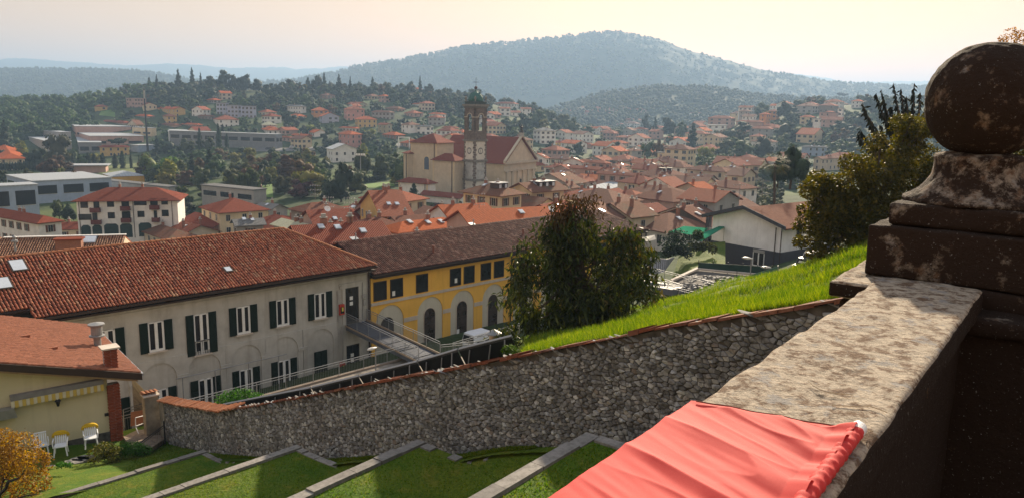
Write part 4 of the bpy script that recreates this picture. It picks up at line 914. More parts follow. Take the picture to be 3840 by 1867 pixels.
# ---------------------------------------------------------------- church and bell tower
CH = dict(name='church', cat='church', win=0, chim=0)
ch = house('full', 1891, 612, 4, 1640, 2012, 30, 'gL', 'beige', 'brown', 'church nave with red brown roof and a pale classical pediment front', Y=250, h=13.5, over=.7, pitch=.74, **CH)
RFc = roof_mat('church_roof_tiles', (.22, .065, .045), var=.2); [c for c in ch.children if c.name.startswith('roof')][0].data.materials[0] = RFc
parts = [('full', 1638, 536, 6, 1541, 1702, 30, 'hip', 'beige', 'brown', 'tall choir block of the church with hip roof and one arched window', dict(Y=252, h=19.5, pitch=.5)),
 ('full', 1704, 602, 4, 1624, 1742, 30, 'hip', 'beige', 'brown', 'stepped transept block between choir and bell tower', dict(Y=240, h=13.5, pitch=.62)),
 ('full', 1604, 688, 2, 1494, 1634, 30, 'hip', 'white', 'brown', 'low white sacristy with dark hip roof under the choir', dict(Y=226, h=6.5, pitch=.5)),
 ('full', 1726, 742, 2, 1583, 1740, 32, 'gL', 'white', 'brown', 'long low white annex with dark roof at the foot of the bell tower', dict(Y=216, h=6.0, pitch=.55)),
 ('full', 1528, 574, 3, 1522, 1560, 60, 'hip', 'beige', 'brown', 'narrow stair block at the left end of the choir', dict(Y=256, h=16., pitch=.4))]
for *a, kw in parts:
    t_ = house(*a, name='church_block', cat='church', win=0, chim=0, over=.6, group='blocks that make up the parish church', **kw); [c for c in t_.children if c.name.startswith('roof')][0].data.materials[0] = RFc
    f_ = fac_of(t_, 'L')
    if 'choir block' in a[-1]:
        q, z = f_.hit(1600, 612); b = MB(); f_.poly(b, arch_pts(q, 1.3, z+1.2, z-2.4), -.2, .06); w_ = b.build('window_surround', WL['cream'], t_)
        b = MB(); f_.poly(b, arch_pts(q, .95, z+1.1, z-2.2), -.1, .09); b.build('pane', plain('blue_church_glass', (.08, .12, .18), .2), w_)
    b = MB()
    for s_ in (.02, .98): f_.box(b, LLq*s_-.3 if False else ROOF_TOP[t_.name][3]*s_-.25, ROOF_TOP[t_.name][3]*s_+.25, ROOF_TOP[t_.name][5]-ROOF_TOP[t_.name][8].location[2]*0-12, ROOF_TOP[t_.name][5]-.1, 0, .1)
    b.build('corner_pilaster', WL['cream'], t_)
    b = MB(); q = ROOF_TOP[t_.name][3]*.03; b.tube(f_.at(q+.6, ROOF_TOP[t_.name][5], .15), f_.at(q+.6, ROOF_TOP[t_.name][5]-11, .15), .11); b.build('drain_pipe', M_DARKWOOD, t_)
f_ = fac_of(ch, 'R'); C0, dL, dR, LL, LR, ze, hr, top, _ = ROOF_TOP[ch.name]; hg = LR/2*.74
cz = wall_mat('pale_church_stone', (.48, .42, .33))
b = MB(); f_.box(b, -.6, LR+.6, ze-.5, ze+.1, 0, .9); b.build('cornice', cz, ch)
b = MB(); f_.box(b, -.3, LR+.3, ze-2.6, ze-.5, 0, .25); f_.box(b, -.5, LR+.5, ze-2.9, ze-2.6, 0, .6); b.build('frieze', cz, ch)
for s_ in (0, 1):
    b = MB(); a_ = f_.at(-.6 if not s_ else LR+.6, ze+.1, 0); m_ = f_.at(LR/2, ze+.1+hg+.4, 0); b.prism([a_, m_, m_+U*.55, a_+U*.55], f_.n*.8); b.build('raking_cornice', cz, ch)
for i in range(6):
    q = LR*(i+.5)/6; b = MB(); f_.box(b, q-.45, q+.45, ze-13, ze-3.6, 0, .35); f_.box(b, q-.6, q+.6, ze-3.6, ze-2.9, 0, .5); b.build('pilaster', cz, ch)
b = MB(); f_.poly(b, arch_pts(LR*.5, .8, ze-6.2, ze-8.2), 0, .3); f_.poly(b, arch_pts(LR*.5, .55, ze-6.3, ze-8.1), .1, .36, 1); b.build('window', [cz, M_GLASS], ch)
ap = f_.at(LR/2, ze+hg+.6, .2); st = thing('statue', 'dark winged statue on the peak of the church pediment', 'statue', ap)
b = MB(); b.box(ap+U*.5, (1.3, 1.3, 1.4), R(30)); b.build('pedestal', M_GREY, st)
M_STAT = plain('dark_bronze_statue', (.05, .048, .045), .6, var=.3)
b = MB(); b.lathe([(.7, 1.1), (.75, 1.5), (.45, 2.2), (.42, 2.8), (.5, 3.1), (.18, 3.3), (.2, 3.5), (.24, 3.65), (.16, 3.85), (.02, 3.95)], ap, 8); b.build('body', M_STAT, st)
for s_ in (-1, 1): b = MB(); b.prism([ap+f_.d*s_*.3+U*2.6, ap+f_.d*s_*1.6+U*3.9, ap+f_.d*s_*1.3+U*2.9, ap+f_.d*s_*.5+U*2.2], f_.n*.15); b.build('wing', M_STAT, st)

# the tower stands on its own plan, two faces in view
TC = P(1778, 720, Y=240.); sd = 4.95; a1 = np.array([-math.cos(R(45)), math.sin(R(45)), 0]); a2 = np.array([math.sin(R(45)), math.cos(R(45)), 0]); T0 = np.array([TC[0], TC[1], 0])
zt = lambda v: float(P(1778, v, Y=240.)[2])
axis = T0+a1*sd/2+a2*sd/2
tw = thing('bell_tower', 'tall church bell tower with clock faces, arched belfry and green copper dome', 'bell tower', (axis[0], axis[1], -28))
M_TPL = wall_mat('pale_tower_plaster', (.62, .59, .52), .12); M_TGR = wall_mat('grey_worn_tower_plaster', (.40, .40, .385), .3); M_TBR = plain('dark_tower_brick', (.15, .115, .092), .9, scale=2, var=.3); M_TST = plain('tower_ledge_stone', (.19, .175, .15), .9, var=.25)
def ring(b, z0, z1, e, mi=0): b.obox(T0-a1*e-a2*e+U*z0, a1*(sd+2*e), a2*(sd+2*e), U*(z1-z0), mi)
b = MB(); ring(b, -28, zt(678), 0); b.build('lower_shaft', M_TPL, tw)
b = MB(); ring(b, zt(678), zt(605), 0); b.build('middle_shaft', M_TGR, tw)
b = MB(); ring(b, zt(605), zt(529), 0); b.build('clock_stage', M_TPL, tw)
for v_ in (678, 605): b = MB(); ring(b, zt(v_)-.35, zt(v_)+.35, .3); b.build('ledge', M_TST, tw)
b = MB(); ring(b, zt(529)-.2, zt(529)+.25, .35); b.build('ledge', M_TST, tw)
# quoins: toothed brick corners
rq = np.random.default_rng(3)
for cidx, (cc, d1, d2) in enumerate(((T0, a1, a2), (T0+a1*sd, -a1, a2), (T0+a2*sd, a1, -a2))):
    z = -27.5; i = 0
    while z < zt(531):
        l1, l2 = (.78, .5) if i % 2 else (.5, .78); e = .05
        b = MB(); b.obox(cc-d1*e-d2*e+U*z, d1*(l1+e), d2*(l2+e), U*.66)
        b.build('quoin', M_TBR, tw); z += .72; i += 1
# belfry: four piers, arches, bells
zb0, zb1 = zt(529)+.25, zt(398)
b = MB(); ring(b, zb0, zt(492), .02); b.build('belfry_base', M_TBR, tw)
zs, zo = zt(440), zt(492); half = 1.02
for d1, d2, o_ in ((a1, a2, T0), (a2, a1, T0), (a1, -a2, T0+a2*sd), (a2, -a1, T0+a1*sd)):
    F_ = Facade(o_, d=d1, n=-d2); b = MB()
    for s_ in (-1, 1):
        pass
    pts = [(0, zo), (sd/2-half, zo)]+[(sd/2-half*math.cos(math.pi*i/10), zs+half*math.sin(math.pi*i/10)) for i in range(11)]+[(sd/2+half, zo), (sd, zo), (sd, zb1), (0, zb1)]
    F_.poly(b, pts, -.55, 0); b.build('belfry_wall', M_TBR, tw)
    b = MB()
    for i in range(10):
        t0, t1 = math.pi*i/10, math.pi*(i+1)/10
        F_.poly(b, [(sd/2-r_*math.cos(t_), zs+r_*math.sin(t_)) for r_, t_ in ((half, t0), (half+.22, t0), (half+.22, t1), (half, t1))], -.1, .1)
    F_.box(b, 0, sd/2-half, zs-.15, zs+.1, -.1, .1); F_.box(b, sd/2+half, sd, zs-.15, zs+.1, -.1, .1); b.build('arch_trim', cz, tw)
for s_ in (.3, .7):
    c_ = axis+(a1-a2)*(s_-.5)*3.2*.5+U*(zs-2.6); b = MB(); b.lathe([(.85, 0), (.7, .3), (.5, .9), (.42, 1.4), (.2, 1.6), (.05, 1.75)], c_, 10); b.build('bell', M_IRON, tw)
b = MB(); b.obox(axis-(a1)*2-a2*.1+U*(zs-.7), a1*4, a2*.2, U*.25); b.build('bell_beam', M_DARKWOOD, tw)
b = MB(); ring(b, zt(398)-.1, zt(398)+.5, .5); ring(b, zt(398)-.6, zt(398)-.1, .2); b.build('cornice', M_TST, tw)
for k in range(12):
    for d1, o_, d2 in ((a1, T0, a2), (a2, T0, a1)): b = MB(); b.obox(o_+d1*(sd*(k+.3)/12)-d2*.42+U*(zt(398)-.5), d1*.2, d2*.4, U*.38); b.build('bracket', M_TST, tw)
b = MB(); ring(b, zt(398)+.5, zt(381), -.05); b.build('parapet', plain('dark_green_parapet', (.04, .06, .055), .8, var=.3), tw)
zd = zt(381); dome = MB(); rr_ = 2.35
dome.lathe([(rr_, 0), (rr_*1.01, .5), (rr_*.95, 1.1), (rr_*.82, 1.75), (rr_*.62, 2.3), (rr_*.38, 2.7), (.35, 2.95), (.22, 3.2), (.2, 3.6), (.1, 3.7)], axis+U*zd, 24); dm = dome.build('dome', M_COPPER, tw, smooth=True)
for k in range(12):
    t_ = k*math.pi/6; dv = np.array([math.cos(t_), math.sin(t_), 0]); b = MB(); b.path([axis+U*zd+dv*r_+U*h_ for r_, h_ in ((rr_*1.02, .4), (rr_*.97, 1.1), (rr_*.84, 1.77), (rr_*.64, 2.33), (rr_*.4, 2.73))], .06, 4); b.build('dome_rib', M_COPPER, dm)
zb_ = zt(329); b = MB(); b.lathe([(.02, -.55), (.4, -.4), (.55, 0), (.4, .4), (.02, .55)], axis+U*zb_, 12); b.tube(axis+U*(zd+3.4), axis+U*(zb_-.4), .12); b.build('ball', plain('dark_red_copper', (.06, .03, .03), .5), tw)
ztop = zt(292); b = MB(); b.tube(axis+U*(zb_+.4), axis+U*ztop, .07); b.obox(axis-(a1-a2)*.6+U*(ztop-1.3), (a1-a2)*1.2, np.array([.08, .08, 0]), U*.12); b.build('cross', M_IRON, tw)
for cc in (T0, T0+a1*sd, T0+a2*sd): b = MB(); b.lathe([(.3, 0), (.12, .3), (.35, .9), (.3, 1.4), (.05, 1.7)], cc+(axis-cc)*.12+U*zt(381), 8); b.build('finial', M_TST, tw)
for d1, d2 in ((a1, a2), (a2, a1)):
    F_ = Facade(T0, d=d1, n=-d2); zc = zt(568); nseg = 24
    b = MB(); F_.poly(b, [(sd/2+1.05*math.cos(2*math.pi*i/nseg), zc+1.05*math.sin(2*math.pi*i/nseg)) for i in range(nseg)], -.1, .05); F_.poly(b, [(sd/2+.68*math.cos(2*math.pi*i/nseg), zc+.68*math.sin(2*math.pi*i/nseg)) for i in range(nseg)], 0, .09, 1)
    ck = b.build('clock_face', [plain('grey_clock_ring', (.22, .22, .21), .8), M_TPL], tw)
    b = MB(); F_.box(b, sd/2-.05, sd/2+.05, zc-.7, zc+.75, .09, .13); b.build('clock_hand', M_IRON, ck)
    b = MB()
    for k in range(12):
        t_ = k*math.pi/6; F_.box(b, sd/2+.86*math.cos(t_)-.06, sd/2+.86*math.cos(t_)+.06, zc+.86*math.sin(t_)-.06, zc+.86*math.sin(t_)+.06, .05, .08)
    b.build('hour_mark', M_IRON, ck)

# ---------------------------------------------------------------- valley floor things
hall('E', 300, 207, 2, (60, 147), 992, 55, 'flat', 'blue', 'white', 'sports hall with long pale blue metal roof', h=8.0, strip=(4.5, 3.0))
hall('E', 352, 236, 3, (-150, 262), 8.0, 15, 'flat', 'blue', 'white', 'glazed blue sports hall at the left edge', h=9.5, strip=(6.0, 4.5))
hall('E', 1590, 262, 1, 900, 1640, 30, 'flat', 'grey', 'grey', 'flat grey school roof with rails behind the cream apartment house', h=4.0)
hall('E', 2380, 290, 1, 1850, 2470, 30, 'flat', 'grey', 'grey', 'flat grey school roof with white domes right of the russet tree', h=4.5, strip=(3.0, 1.6))
house('A', 1050, 1158, 1, (968, 1132), 1310, 62, 'hip', 'mustard', 'white', 'yellow walled sports tent with pale sagging roof', cat='tent', name='sports_tent', win=0, chim=0, h=3.6, pitch=.25, over=.3)
house('A', 690, 1058, 1, 9.0, 945, 70, 'flat', 'rose', 'white', 'small open stand with flat white roof beside the sports hall', cat='pavilion', name='pavilion', win=0, chim=0, h=4.0, over=1.2)
def ribbon(name, pts, wd, mat, up=.25, label=None):
    g = [];
    for u, v in pts:
        Y = ground_hit(u, v) or 600.; g.append(P(u, v, Y=Y))
    g = np.array(g); b = MB(); L = []
    for i in range(len(g)):
        t = g[min(i+1, len(g)-1)]-g[max(i-1, 0)]; t[2] = 0; t /= np.linalg.norm(t); n = np.array([-t[1], t[0], 0])*wd/2
        L.append((g[i]+n, g[i]-n))
    for i in range(len(L)-1):
        for k in range(6):
            def q(s, f): p = L[i][s]*(1-f)+L[i+1][s]*f; return np.array([p[0], p[1], terr(p[0], p[1])+up])
            b.quad(q(0, k/6), q(1, k/6), q(1, (k+1)/6), q(0, (k+1)/6))
    return b.build(name, mat, kind='structure')
M_ROAD = plain('pale_asphalt', (.16, .155, .15), .9, var=.1, scale=.4)
ribbon('road', [(930, 569), (1050, 566), (1200, 563), (1330, 556), (1480, 551), (1650, 549), (1900, 546)], 14, M_ROAD)
def patch(name, pts, mat, up=.12):
    g = [P(u, v, Y=ground_hit(u, v) or 400.) for u, v in pts]; c = sum(g)/len(g); b = MB()
    for i in range(len(g)):
        a_, e_ = g[i], g[(i+1) % len(g)]
        for k in range(5):
            for j in range(5):
                def q(f, h): p = (a_*(1-f)+e_*f)*h+c*(1-h); return np.array([p[0], p[1], terr(p[0], p[1])+up])
                b.quad(q(k/5, j/5), q((k+1)/5, j/5), q((k+1)/5, (j+1)/5), q(k/5, (j+1)/5))
    return b.build(name, mat, kind='structure')
M_FIELD = plain('playing_field_grass', (.10, .125, .028), .95, var=.2, scale=.12); M_FIELDB = plain('bright_field_grass', (.09, .17, .025), .95, var=.15, scale=.2)
patch('playing_field', [(370, 655), (380, 630), (530, 612), (640, 640), (700, 668), (560, 672)], M_FIELD)
patch('sports_field', [(1335, 708), (1375, 695), (1480, 682), (1480, 700), (1420, 708)], M_FIELDB)
patch('small_meadow', [(980, 745), (985, 695), (1020, 690), (1025, 745)], M_FIELDB)
patch('hill_meadow', [(372, 442), (380, 425), (432, 418), (432, 445)], M_FIELDB)
def pole(name, label, cat, u, vt, vb, r0, r1, mat, head=None, Y=None):
    Yb = Y or ground_hit(u[1], vb) or 500.; p0 = P(u[1], vb, Y=Yb); p1 = P(u[0], vt, Y=Yb); p1 = np.array([p0[0], p0[1], p1[2]])
    T = thing(name, label, cat, p0); b = MB(); b.tube(p0-U*.5, p1, r0, 8, r1); b.build('pole', mat, T)
    if head: head(T, p1)
    return T
def mast_head(T, p): b = MB(); b.tube(p-U*6, p-U*1, .55, 8); b.tube(p, p+U*1.5, .06); b.build('antenna', M_GREY, T)
pole('telecom_mast', 'tall slender dark telecom mast rising above the works', 'mast', (539, 555), 333, 580, .75, .35, M_IRON, mast_head)
def flood(T, p):
    b = MB(); b.box(p, (3.2, .3, .2)); b.build('crossbar', M_STEEL, T)
    for i in range(4): b = MB(); b.box(p+np.array([-1.3+.87*i, -.1, .45]), (.6, .4, .6)); b.build('floodlight', M_WHITEP, T)
pole('floodlight_mast', 'tall grey floodlight mast left of the church', 'floodlight', (1351, 1353), 585, 696, .28, .16, M_STEEL, flood)
for u_, vt_, vb_, lb in ((215, 600, 648, 'thin street lamp beside the dark hedge at left'), (268, 614, 652, 'thin street lamp beside the small open stand'), (757, 632, 680, 'twin headed park lamp before the dark cedars'), (655, 657, 698, 'slim lamp left of the russet tree')):
    def hd(T, p): b = MB(); b.box(p+np.array([.5, 0, 0]), (1.6, .35, .18)); b.build('lamp_head', M_WHITEP, T)
    pole('street_lamp', lb, 'street lamp', (u_, u_), vt_, vb_, .09, .06, M_STEEL, hd)
gp = P(1495, 558, Y=ground_hit(1495, 560)); gf = thing('goal_frame', 'big white square steel frame beside the valley road', 'frame', gp)
for du in (0, 6.5): b = MB(); b.box(gp+np.array([du, 0, 3.2]), (.5, .5, 6.8)); b.build('post', M_WHITEP, gf)
b = MB(); b.box(gp+np.array([3.25, 0, 6.85]), (7, .6, .5)); b.build('beam', M_WHITEP, gf)
# hedge at the playing field
M_HEDGE = FM['dark']
def hedge(name, label, u0, v0, u1, v1, h, wd, seed):
    Y0 = ground_hit(u0, v0) or 400.; Y1_ = ground_hit(u1, v1) or 400.; a_, e_ = P(u0, v0, Y=Y0), P(u1, v1, Y=Y1_); rng = np.random.default_rng(seed); n = int(np.linalg.norm(e_-a_)/1.2)+2
    C = np.array([a_+(e_-a_)*i/(n-1)+U*h*.5 for i in range(n)]); Rr = np.array([[.9, wd/2, h*.62]]*n)
    qV, qF = leaf_cloud(C, Rr, n*26, .5, rng); tV, tF = ico_lobes(C, Rr, rng); o = bpy.data.objects.new(name, quads_tris_mesh(name, qV, qF, tV, tF, M_HEDGE)); COL.objects.link(o); return tag(o, label, 'hedge')
hedge('hedge', 'long clipped dark hedge at the left edge behind the sports hall', 0, 645, 270, 638, 5.0, 3, 1)
hedge('hedge', 'low clipped hedge around the sports field left of the church', 1340, 690, 1440, 678, 2.2, 2, 2)

def car(label, p, yaw, col, L=4.1, W=1.7, H=1.45, name='parked_car', cat='car', group=None, van=False):
    T = thing(name, label, cat, p, group); c, s = math.cos(yaw), math.sin(yaw); M = np.array([[c, -s, 0], [s, c, 0], [0, 0, 1]]).T
    def loft(sec):   # sections: (x, halfwidth, z) rows per profile
        b = MB(); n = len(sec[0]); vs = [np.array(q)@M+p for r in sec for q in r]; fs = []
        for i in range(len(sec)-1):
            for j in range(n): fs.append((i*n+j, i*n+(j+1) % n, (i+1)*n+(j+1) % n, (i+1)*n+j))
        fs += [tuple(range(n-1, -1, -1)), tuple((len(sec)-1)*n+i for i in range(n))]; return b.add(vs, fs)
    hb = .55*H if not van else .52*H
    def ringy(x, w, z0, z1, ins): return [(x, -w, z0), (x, w, z0), (x, w+.02, (z0+z1)/2), (x, w-ins, z1), (x, -w+ins, z1), (x, -w-.02, (z0+z1)/2)]
    h2_ = L/2; w2 = W/2
    mp = plain('car_paint_'+label[:12].replace(' ', '_'), col, .45, var=.03, spec=.3)
    loft([ringy(-h2_, w2*.86, .35, hb*.88, .05), ringy(-h2_*.92, w2*.97, .22, hb, .05), ringy(0, w2, .22, hb*1.03, .05), ringy(h2_*.55, w2*.98, .22, hb*.98, .06), ringy(h2_*.92, w2*.92, .25, hb*.86, .1), ringy(h2_, w2*.78, .35, hb*.62, .1)]).build('body', mp, T)
    xr, xf = (-h2_*.97, h2_*.50) if van else (-h2_*.80, h2_*.48)
    cb = loft([ringy(xr, w2*.93, hb*.9, hb*1.0, .02), ringy(xr+.1, w2*.93, hb*.9, H*.96, .14), ringy(xr+.5, w2*.94, hb*.9, H, .15), ringy(h2_*.1, w2*.94, hb*.9, H*.985, .15), ringy(xf, w2*.92, hb*.85, hb*1.0, .03)]); cb.build('cabin', mp, T)
    for sy in (-1, 1):
        for x0, x1 in ((xr+.35, xr+1.15), (xr+1.3, xr+2.05), (xr+2.15, xf-.45)):
            b = MB(); zt_, zb2 = H*.90, hb*1.12; y0, y1 = w2*.955*sy, (w2*.94-.11)*sy
            b.prism([np.array(q)@M+p for q in ((x0, y0, zb2), (x1, y0, zb2), (x1-.08, y1, zt_ if x1 < xf-.5 else zt_*.9), (x0+.08, y1, zt_))], np.array((0, .03*sy, 0))@M); b.build('side_window', M_GLASS, T)
        for x in (-h2_*.62, h2_*.64):
            b = MB(); b.tube(np.array((x, w2*sy*.98, .31))@M+p, np.array((x, w2*sy*.74, .31))@M+p, .31, 14); wl = b.build('wheel', M_IRON, T)
            b = MB(); b.tube(np.array((x, w2*sy*.99, .31))@M+p, np.array((x, w2*sy*.97, .31))@M+p, .18, 10); b.build('rim', M_STEEL, wl)
        b = MB(); b.box(np.array((h2_*.95, w2*sy*.62, hb*.74))@M+p, (.12, .34, .16), yaw); b.build('headlight', M_SKYL, T)
    b = MB(); b.prism([np.array(q)@M+p for q in ((xf-.02, -w2*.82, hb*1.06), (xf-.02, w2*.82, hb*1.06), (xf-.55, w2*.72, H*.93), (xf-.55, -w2*.72, H*.93))], np.array((.05, 0, .05))@M); b.build('windscreen', M_GLASS, T)
    b = MB(); b.prism([np.array(q)@M+p for q in ((xr+.02, -w2*.8, hb*1.1), (xr+.02, w2*.8, hb*1.1), (xr+.1, w2*.74, H*.88), (xr+.1, -w2*.74, H*.88))], np.array((-.05, 0, 0))@M); b.build('rear_window', M_GLASS, T)
    return T
for u_, v_, co, lb in ((1009, 566, (.06, .065, .08), 'dark car on the valley road left of the slim fir'), (1098, 562, (.5, .5, .52), 'silver car on the valley road above the cemetery'), (1018, 580, (.45, .45, .45), 'pale car parked below the valley road')):
    Yc = ground_hit(u_, v_) or 500; pc = P(u_, v_, Y=Yc); pc[2] = terr(pc[0], pc[1])+.25; car(lb, pc, .1, co)
# ---------------------------------------------------------------- more roofs, packed between the houses already set out
def _fp(): return [(C0+dL*LL/2+dR*LR/2, math.hypot(LL, LR)/2) for C0, dL, dR, LL, LR, *_ in ROOF_TOP.values()]
rf = np.random.default_rng(77)
def pack(n, u0, u1, Y0, Y1_, size, stor, roofs, walls, group, win, ok=None, gap=.62, tries=4000):
    fp = [(float(c[0]), float(c[1]), r) for c, r in _fp()]+[(T.location.x, T.location.y, 3.5) for T in COL.objects if T.get('category') == 'tree']; k = 0
    for it in range(tries):
        if k >= n: break
        Y = Y0*(Y1_/Y0)**rf.random(); u = rf.uniform(u0, u1); x = tofu(u)*Y; r = size*.6
        z = float(terr_u(u, Y))
        if ok and not ok(u, Y, z): continue
        if any((x-a)**2+(Y-b)**2 < (gap*(r+q))**2 for a, b, q in fp): continue
        st = int(rf.choice(stor)); h = 3.0*st+.2; L, Rr = size*rf.uniform(.7, 1.25), size*rf.uniform(.6, 1.0); ph = rf.uniform(32, 58); p = np.array([x, Y, z+h]); uu, vv = proj(p)
        rt = str(rf.choice(['hip', 'hip', 'gL', 'gR'])); rc = str(rf.choice(roofs)); wl = str(rf.choice(walls))
        house('full', float(uu), float(vv), st, float(L), float(Rr), float(ph), rt, wl, rc, 'packed %s %s %s' % (rc, wl, rt), Y=Y, group=group, win=win, skyl=int(rf.integers(0, 2)) if Y < 330 else 0); fp.append((x, Y, r)); k += 1
PK = 'closely packed roofs of the old town'; PF = 'scattered houses of the far valley'; PH = 'smaller houses on the wooded hillside'
WLS = ['white', 'cream', 'beige', 'rose', 'white', 'grey']
pack(62, 1960, 2800, 120, 330, 11, [1, 2, 1], ['brown', 'salmon', 'salmon', 'mossy', 'dull', 'red'], WLS, PK, 1, lambda u, Y, z: not (u < 2080 and Y > 190) and not (u > 2560 and Y < 145))
pack(16, 1000, 1560, 110, 165, 10, [1], ['red', 'brown', 'mossy', 'red', 'salmon'], ['beige', 'rose', 'dim'], PK, 1)
pack(56, 1950, 3250, 380, 900, 13, [2, 2, 1], ['salmon', 'dull', 'salmon', 'orange'], WLS, PF, 2, lambda u, Y, z: u > 1980+(Y-380)*.15, gap=.75)
pack(26, 560, 1880, 470, 690, 11, [1, 2], ['orange', 'salmon', 'red', 'dull'], WLS, PH, 2, lambda u, Y, z: z > -27, gap=.8)
# woods: leafy trees scattered over the hill, clear of the houses in front of which they would stand
def clear(u, vt, vb, wpx, Y):
    for a in HB:
        if a[4] > Y-4 and a[0]-wpx*.45 < u < a[1]+wpx*.45 and vt < a[3]-.28*(a[3]-a[2]) and vb > a[2]: return False
        if abs(a[4]-Y) < 14 and a[0]-4 < u < a[1]+4: return False
    return True
HILLTREES = 'leafy trees filling the wooded hillside'; nput = 0
rg = np.random.default_rng(5)
for it in range(5000):
    if nput >= 190: break
    u = rg.uniform(430, 3250); Y = rg.uniform(440, 745)
    if u > 1900 and Y < 480: continue
    z = float(terr_u(u, Y)); zz = z/Y
    if 1000 < u < 1900 and 560 < Y < 640 and z < -24: continue
    v = proj((tofu(u)*Y, Y, z))[1]; h = rg.uniform(7, 13); w = h*rg.uniform(.75, 1.05); hp = h*F/Y; wp = w*F/Y
    if v > 560 or not clear(u, v-hp, v, wp, Y): continue
    tree(tofu(u)*Y, Y, z, h, w, 'round' if rg.random() < .85 else 'cone', ['dark', 'green', 'green', 'olive', 'dark', 'brown'][int(rg.integers(0, 6))] if rg.random() < .97 else 'yellow', 'leafy tree among the trees that fill the wooded hillside', HILLTREES); nput += 1

def wood(name, label, pts, hs, sub, nleaf, col, lab_kind='stuff', leaf=.11):
    """one mass of trees: lobed crowns of leaf quads, joined"""
    rng = np.random.default_rng(len(pts)); qs, qf, ts, tf = [], [], [], []; nq = nt_ = 0
    base = []
    for v in range(5):
        C, Rr = lobes('round', rng); C, Rr = C[::3], Rr[::3]*1.35; q = leaf_cloud(C, Rr, nleaf, leaf, rng) if nleaf else (np.zeros((0, 3)), np.zeros((0, 4), int)); base.append((q, ico_lobes(C, Rr, rng, sub)))
    for i, (p, h) in enumerate(zip(pts, hs)):
        (qV, qF), (tV, tF) = base[i % 5]; a = rng.uniform(0, 6.28); M = np.array([[math.cos(a), -math.sin(a), 0], [math.sin(a), math.cos(a), 0], [0, 0, 1]]).T*1.0
        s = np.array([h*.95, h*.95, h])
        qs.append((qV@M)*s+p); qf.append(qF+nq); nq += len(qV); ts.append((tV@M)*s+p); tf.append(tF+nt_); nt_ += len(tV)
    me = quads_tris_mesh(name, np.concatenate(qs), np.concatenate(qf), np.concatenate(ts), np.concatenate(tf), FM[col])
    o = bpy.data.objects.new(name, me); COL.objects.link(o); tag(o, label, 'wood', None, 'stuff'); return o
def scatter(n, u0, u1, Ya, Yb, cond=None, hmin=8, hmax=13, seed=0, sink=.15):
    rng = np.random.default_rng(seed); ps, hs = [], []
    for it in range(n*6):
        if len(ps) >= n: break
        u = rng.uniform(u0, u1); Y = rng.uniform(Ya, Yb); z = float(terr_u(u, Y))
        if cond and not cond(u, Y, z): continue
        h = rng.uniform(hmin, hmax); v = proj((tofu(u)*Y, Y, z))[1]
        if Y < 1000 and not clear(u, v-h*F/Y, v, h*F/Y, Y): continue
        ps.append((tofu(u)*Y, Y, z-h*sink)); hs.append(h)
    return np.array(ps), np.array(hs)
ps, hs = scatter(560, -500, 620, 480, 790, lambda u, Y, z: z > -31 and (u < 560 or Y > 700), 9, 15, 1)
wood('forest', 'dense dark green forest covering the left hill', ps, hs, 1, 130, 'green')
ps, hs = scatter(560, 450, 2000, 640, 860, lambda u, Y, z: z > -10, 8, 13, 2)
wood('woodland', 'dark wood behind the houses on the crest of the middle hill', ps, hs, 1, 90, 'dark')
ps, hs = scatter(900, 2550, 4300, 330, 860, lambda u, Y, z: True, 6, 12, 3)
wood('hillside_trees', 'hazy trees covering the right hill', ps, hs, 1, 80, 'green')
ps, hs = scatter(3000, 1950, 4300, 1120, 1560, lambda u, Y, z: z > -27, 10, 16, 4)
wood('knoll_wood', 'hazy wooded knoll at the foot of the big hill', ps, hs, 0, 0, 'green')
ps, hs = scatter(1100, 1850, 3600, 800, 1150, None, 7, 12, 6)
wood('valley_trees', 'scattered hazy trees in the far valley', ps, hs, 1, 50, 'green', leaf=.15)
ps, hs = scatter(6500, -500, 4000, 2200, 2960, lambda u, Y, z: z > 0, 13, 20, 7)
wood('mountain_forest', 'forest on the crest of the big blue hill', ps, hs, 0, 0, 'green', leaf=.25)

ps, hs = scatter(520, 430, 1950, 430, 700, lambda u, Y, z: True, 4, 8, 11)
wood('garden_trees', 'garden trees and bushes between the houses of the hillside', ps, hs, 1, 60, 'green')
ps, hs = scatter(260, 430, 1950, 430, 700, lambda u, Y, z: True, 5, 9, 12)
wood('garden_trees', 'dark garden trees between the houses of the hillside', ps, hs, 1, 60, 'dark')
ps, hs = scatter(420, 1900, 3200, 270, 780, lambda u, Y, z: True, 5, 10, 13)
wood('garden_trees', 'garden trees between the roofs of the right half of the valley', ps, hs, 1, 60, 'green')
ps, hs = scatter(150, 2050, 2950, 130, 270, lambda u, Y, z: True, 2.5, 5, 14)
wood('garden_shrubs', 'shrubs in the gardens between the roofs near the church', ps, hs, 1, 80, 'olive')
VT = 'leafy trees of the park and cemetery in the valley'; nput = 0
for it in range(3000):
    if nput >= 85: break
    u = rg.uniform(-60, 1520); Y = rg.uniform(225, 450); z = float(terr_u(u, Y)); v = proj((tofu(u)*Y, Y, z))[1]; h = rg.uniform(6, 11); w = h*rg.uniform(.8, 1.15)
    if 370 < u < 700 and v > 628 and v < 672: continue
    if 1330 < u < 1490 and v > 676: continue
    if v > 740 or v < 575 or not clear(u, v-h*F/Y, v, w*F/Y, Y): continue
    tree(tofu(u)*Y, Y, z, h, w, 'round' if rg.random() < .9 else 'cypress', ['dark', 'green', 'green', 'olive', 'brown', 'yellow'][int(rg.integers(0, 6))], 'leafy tree among the trees of the park and cemetery in the valley', VT); nput += 1
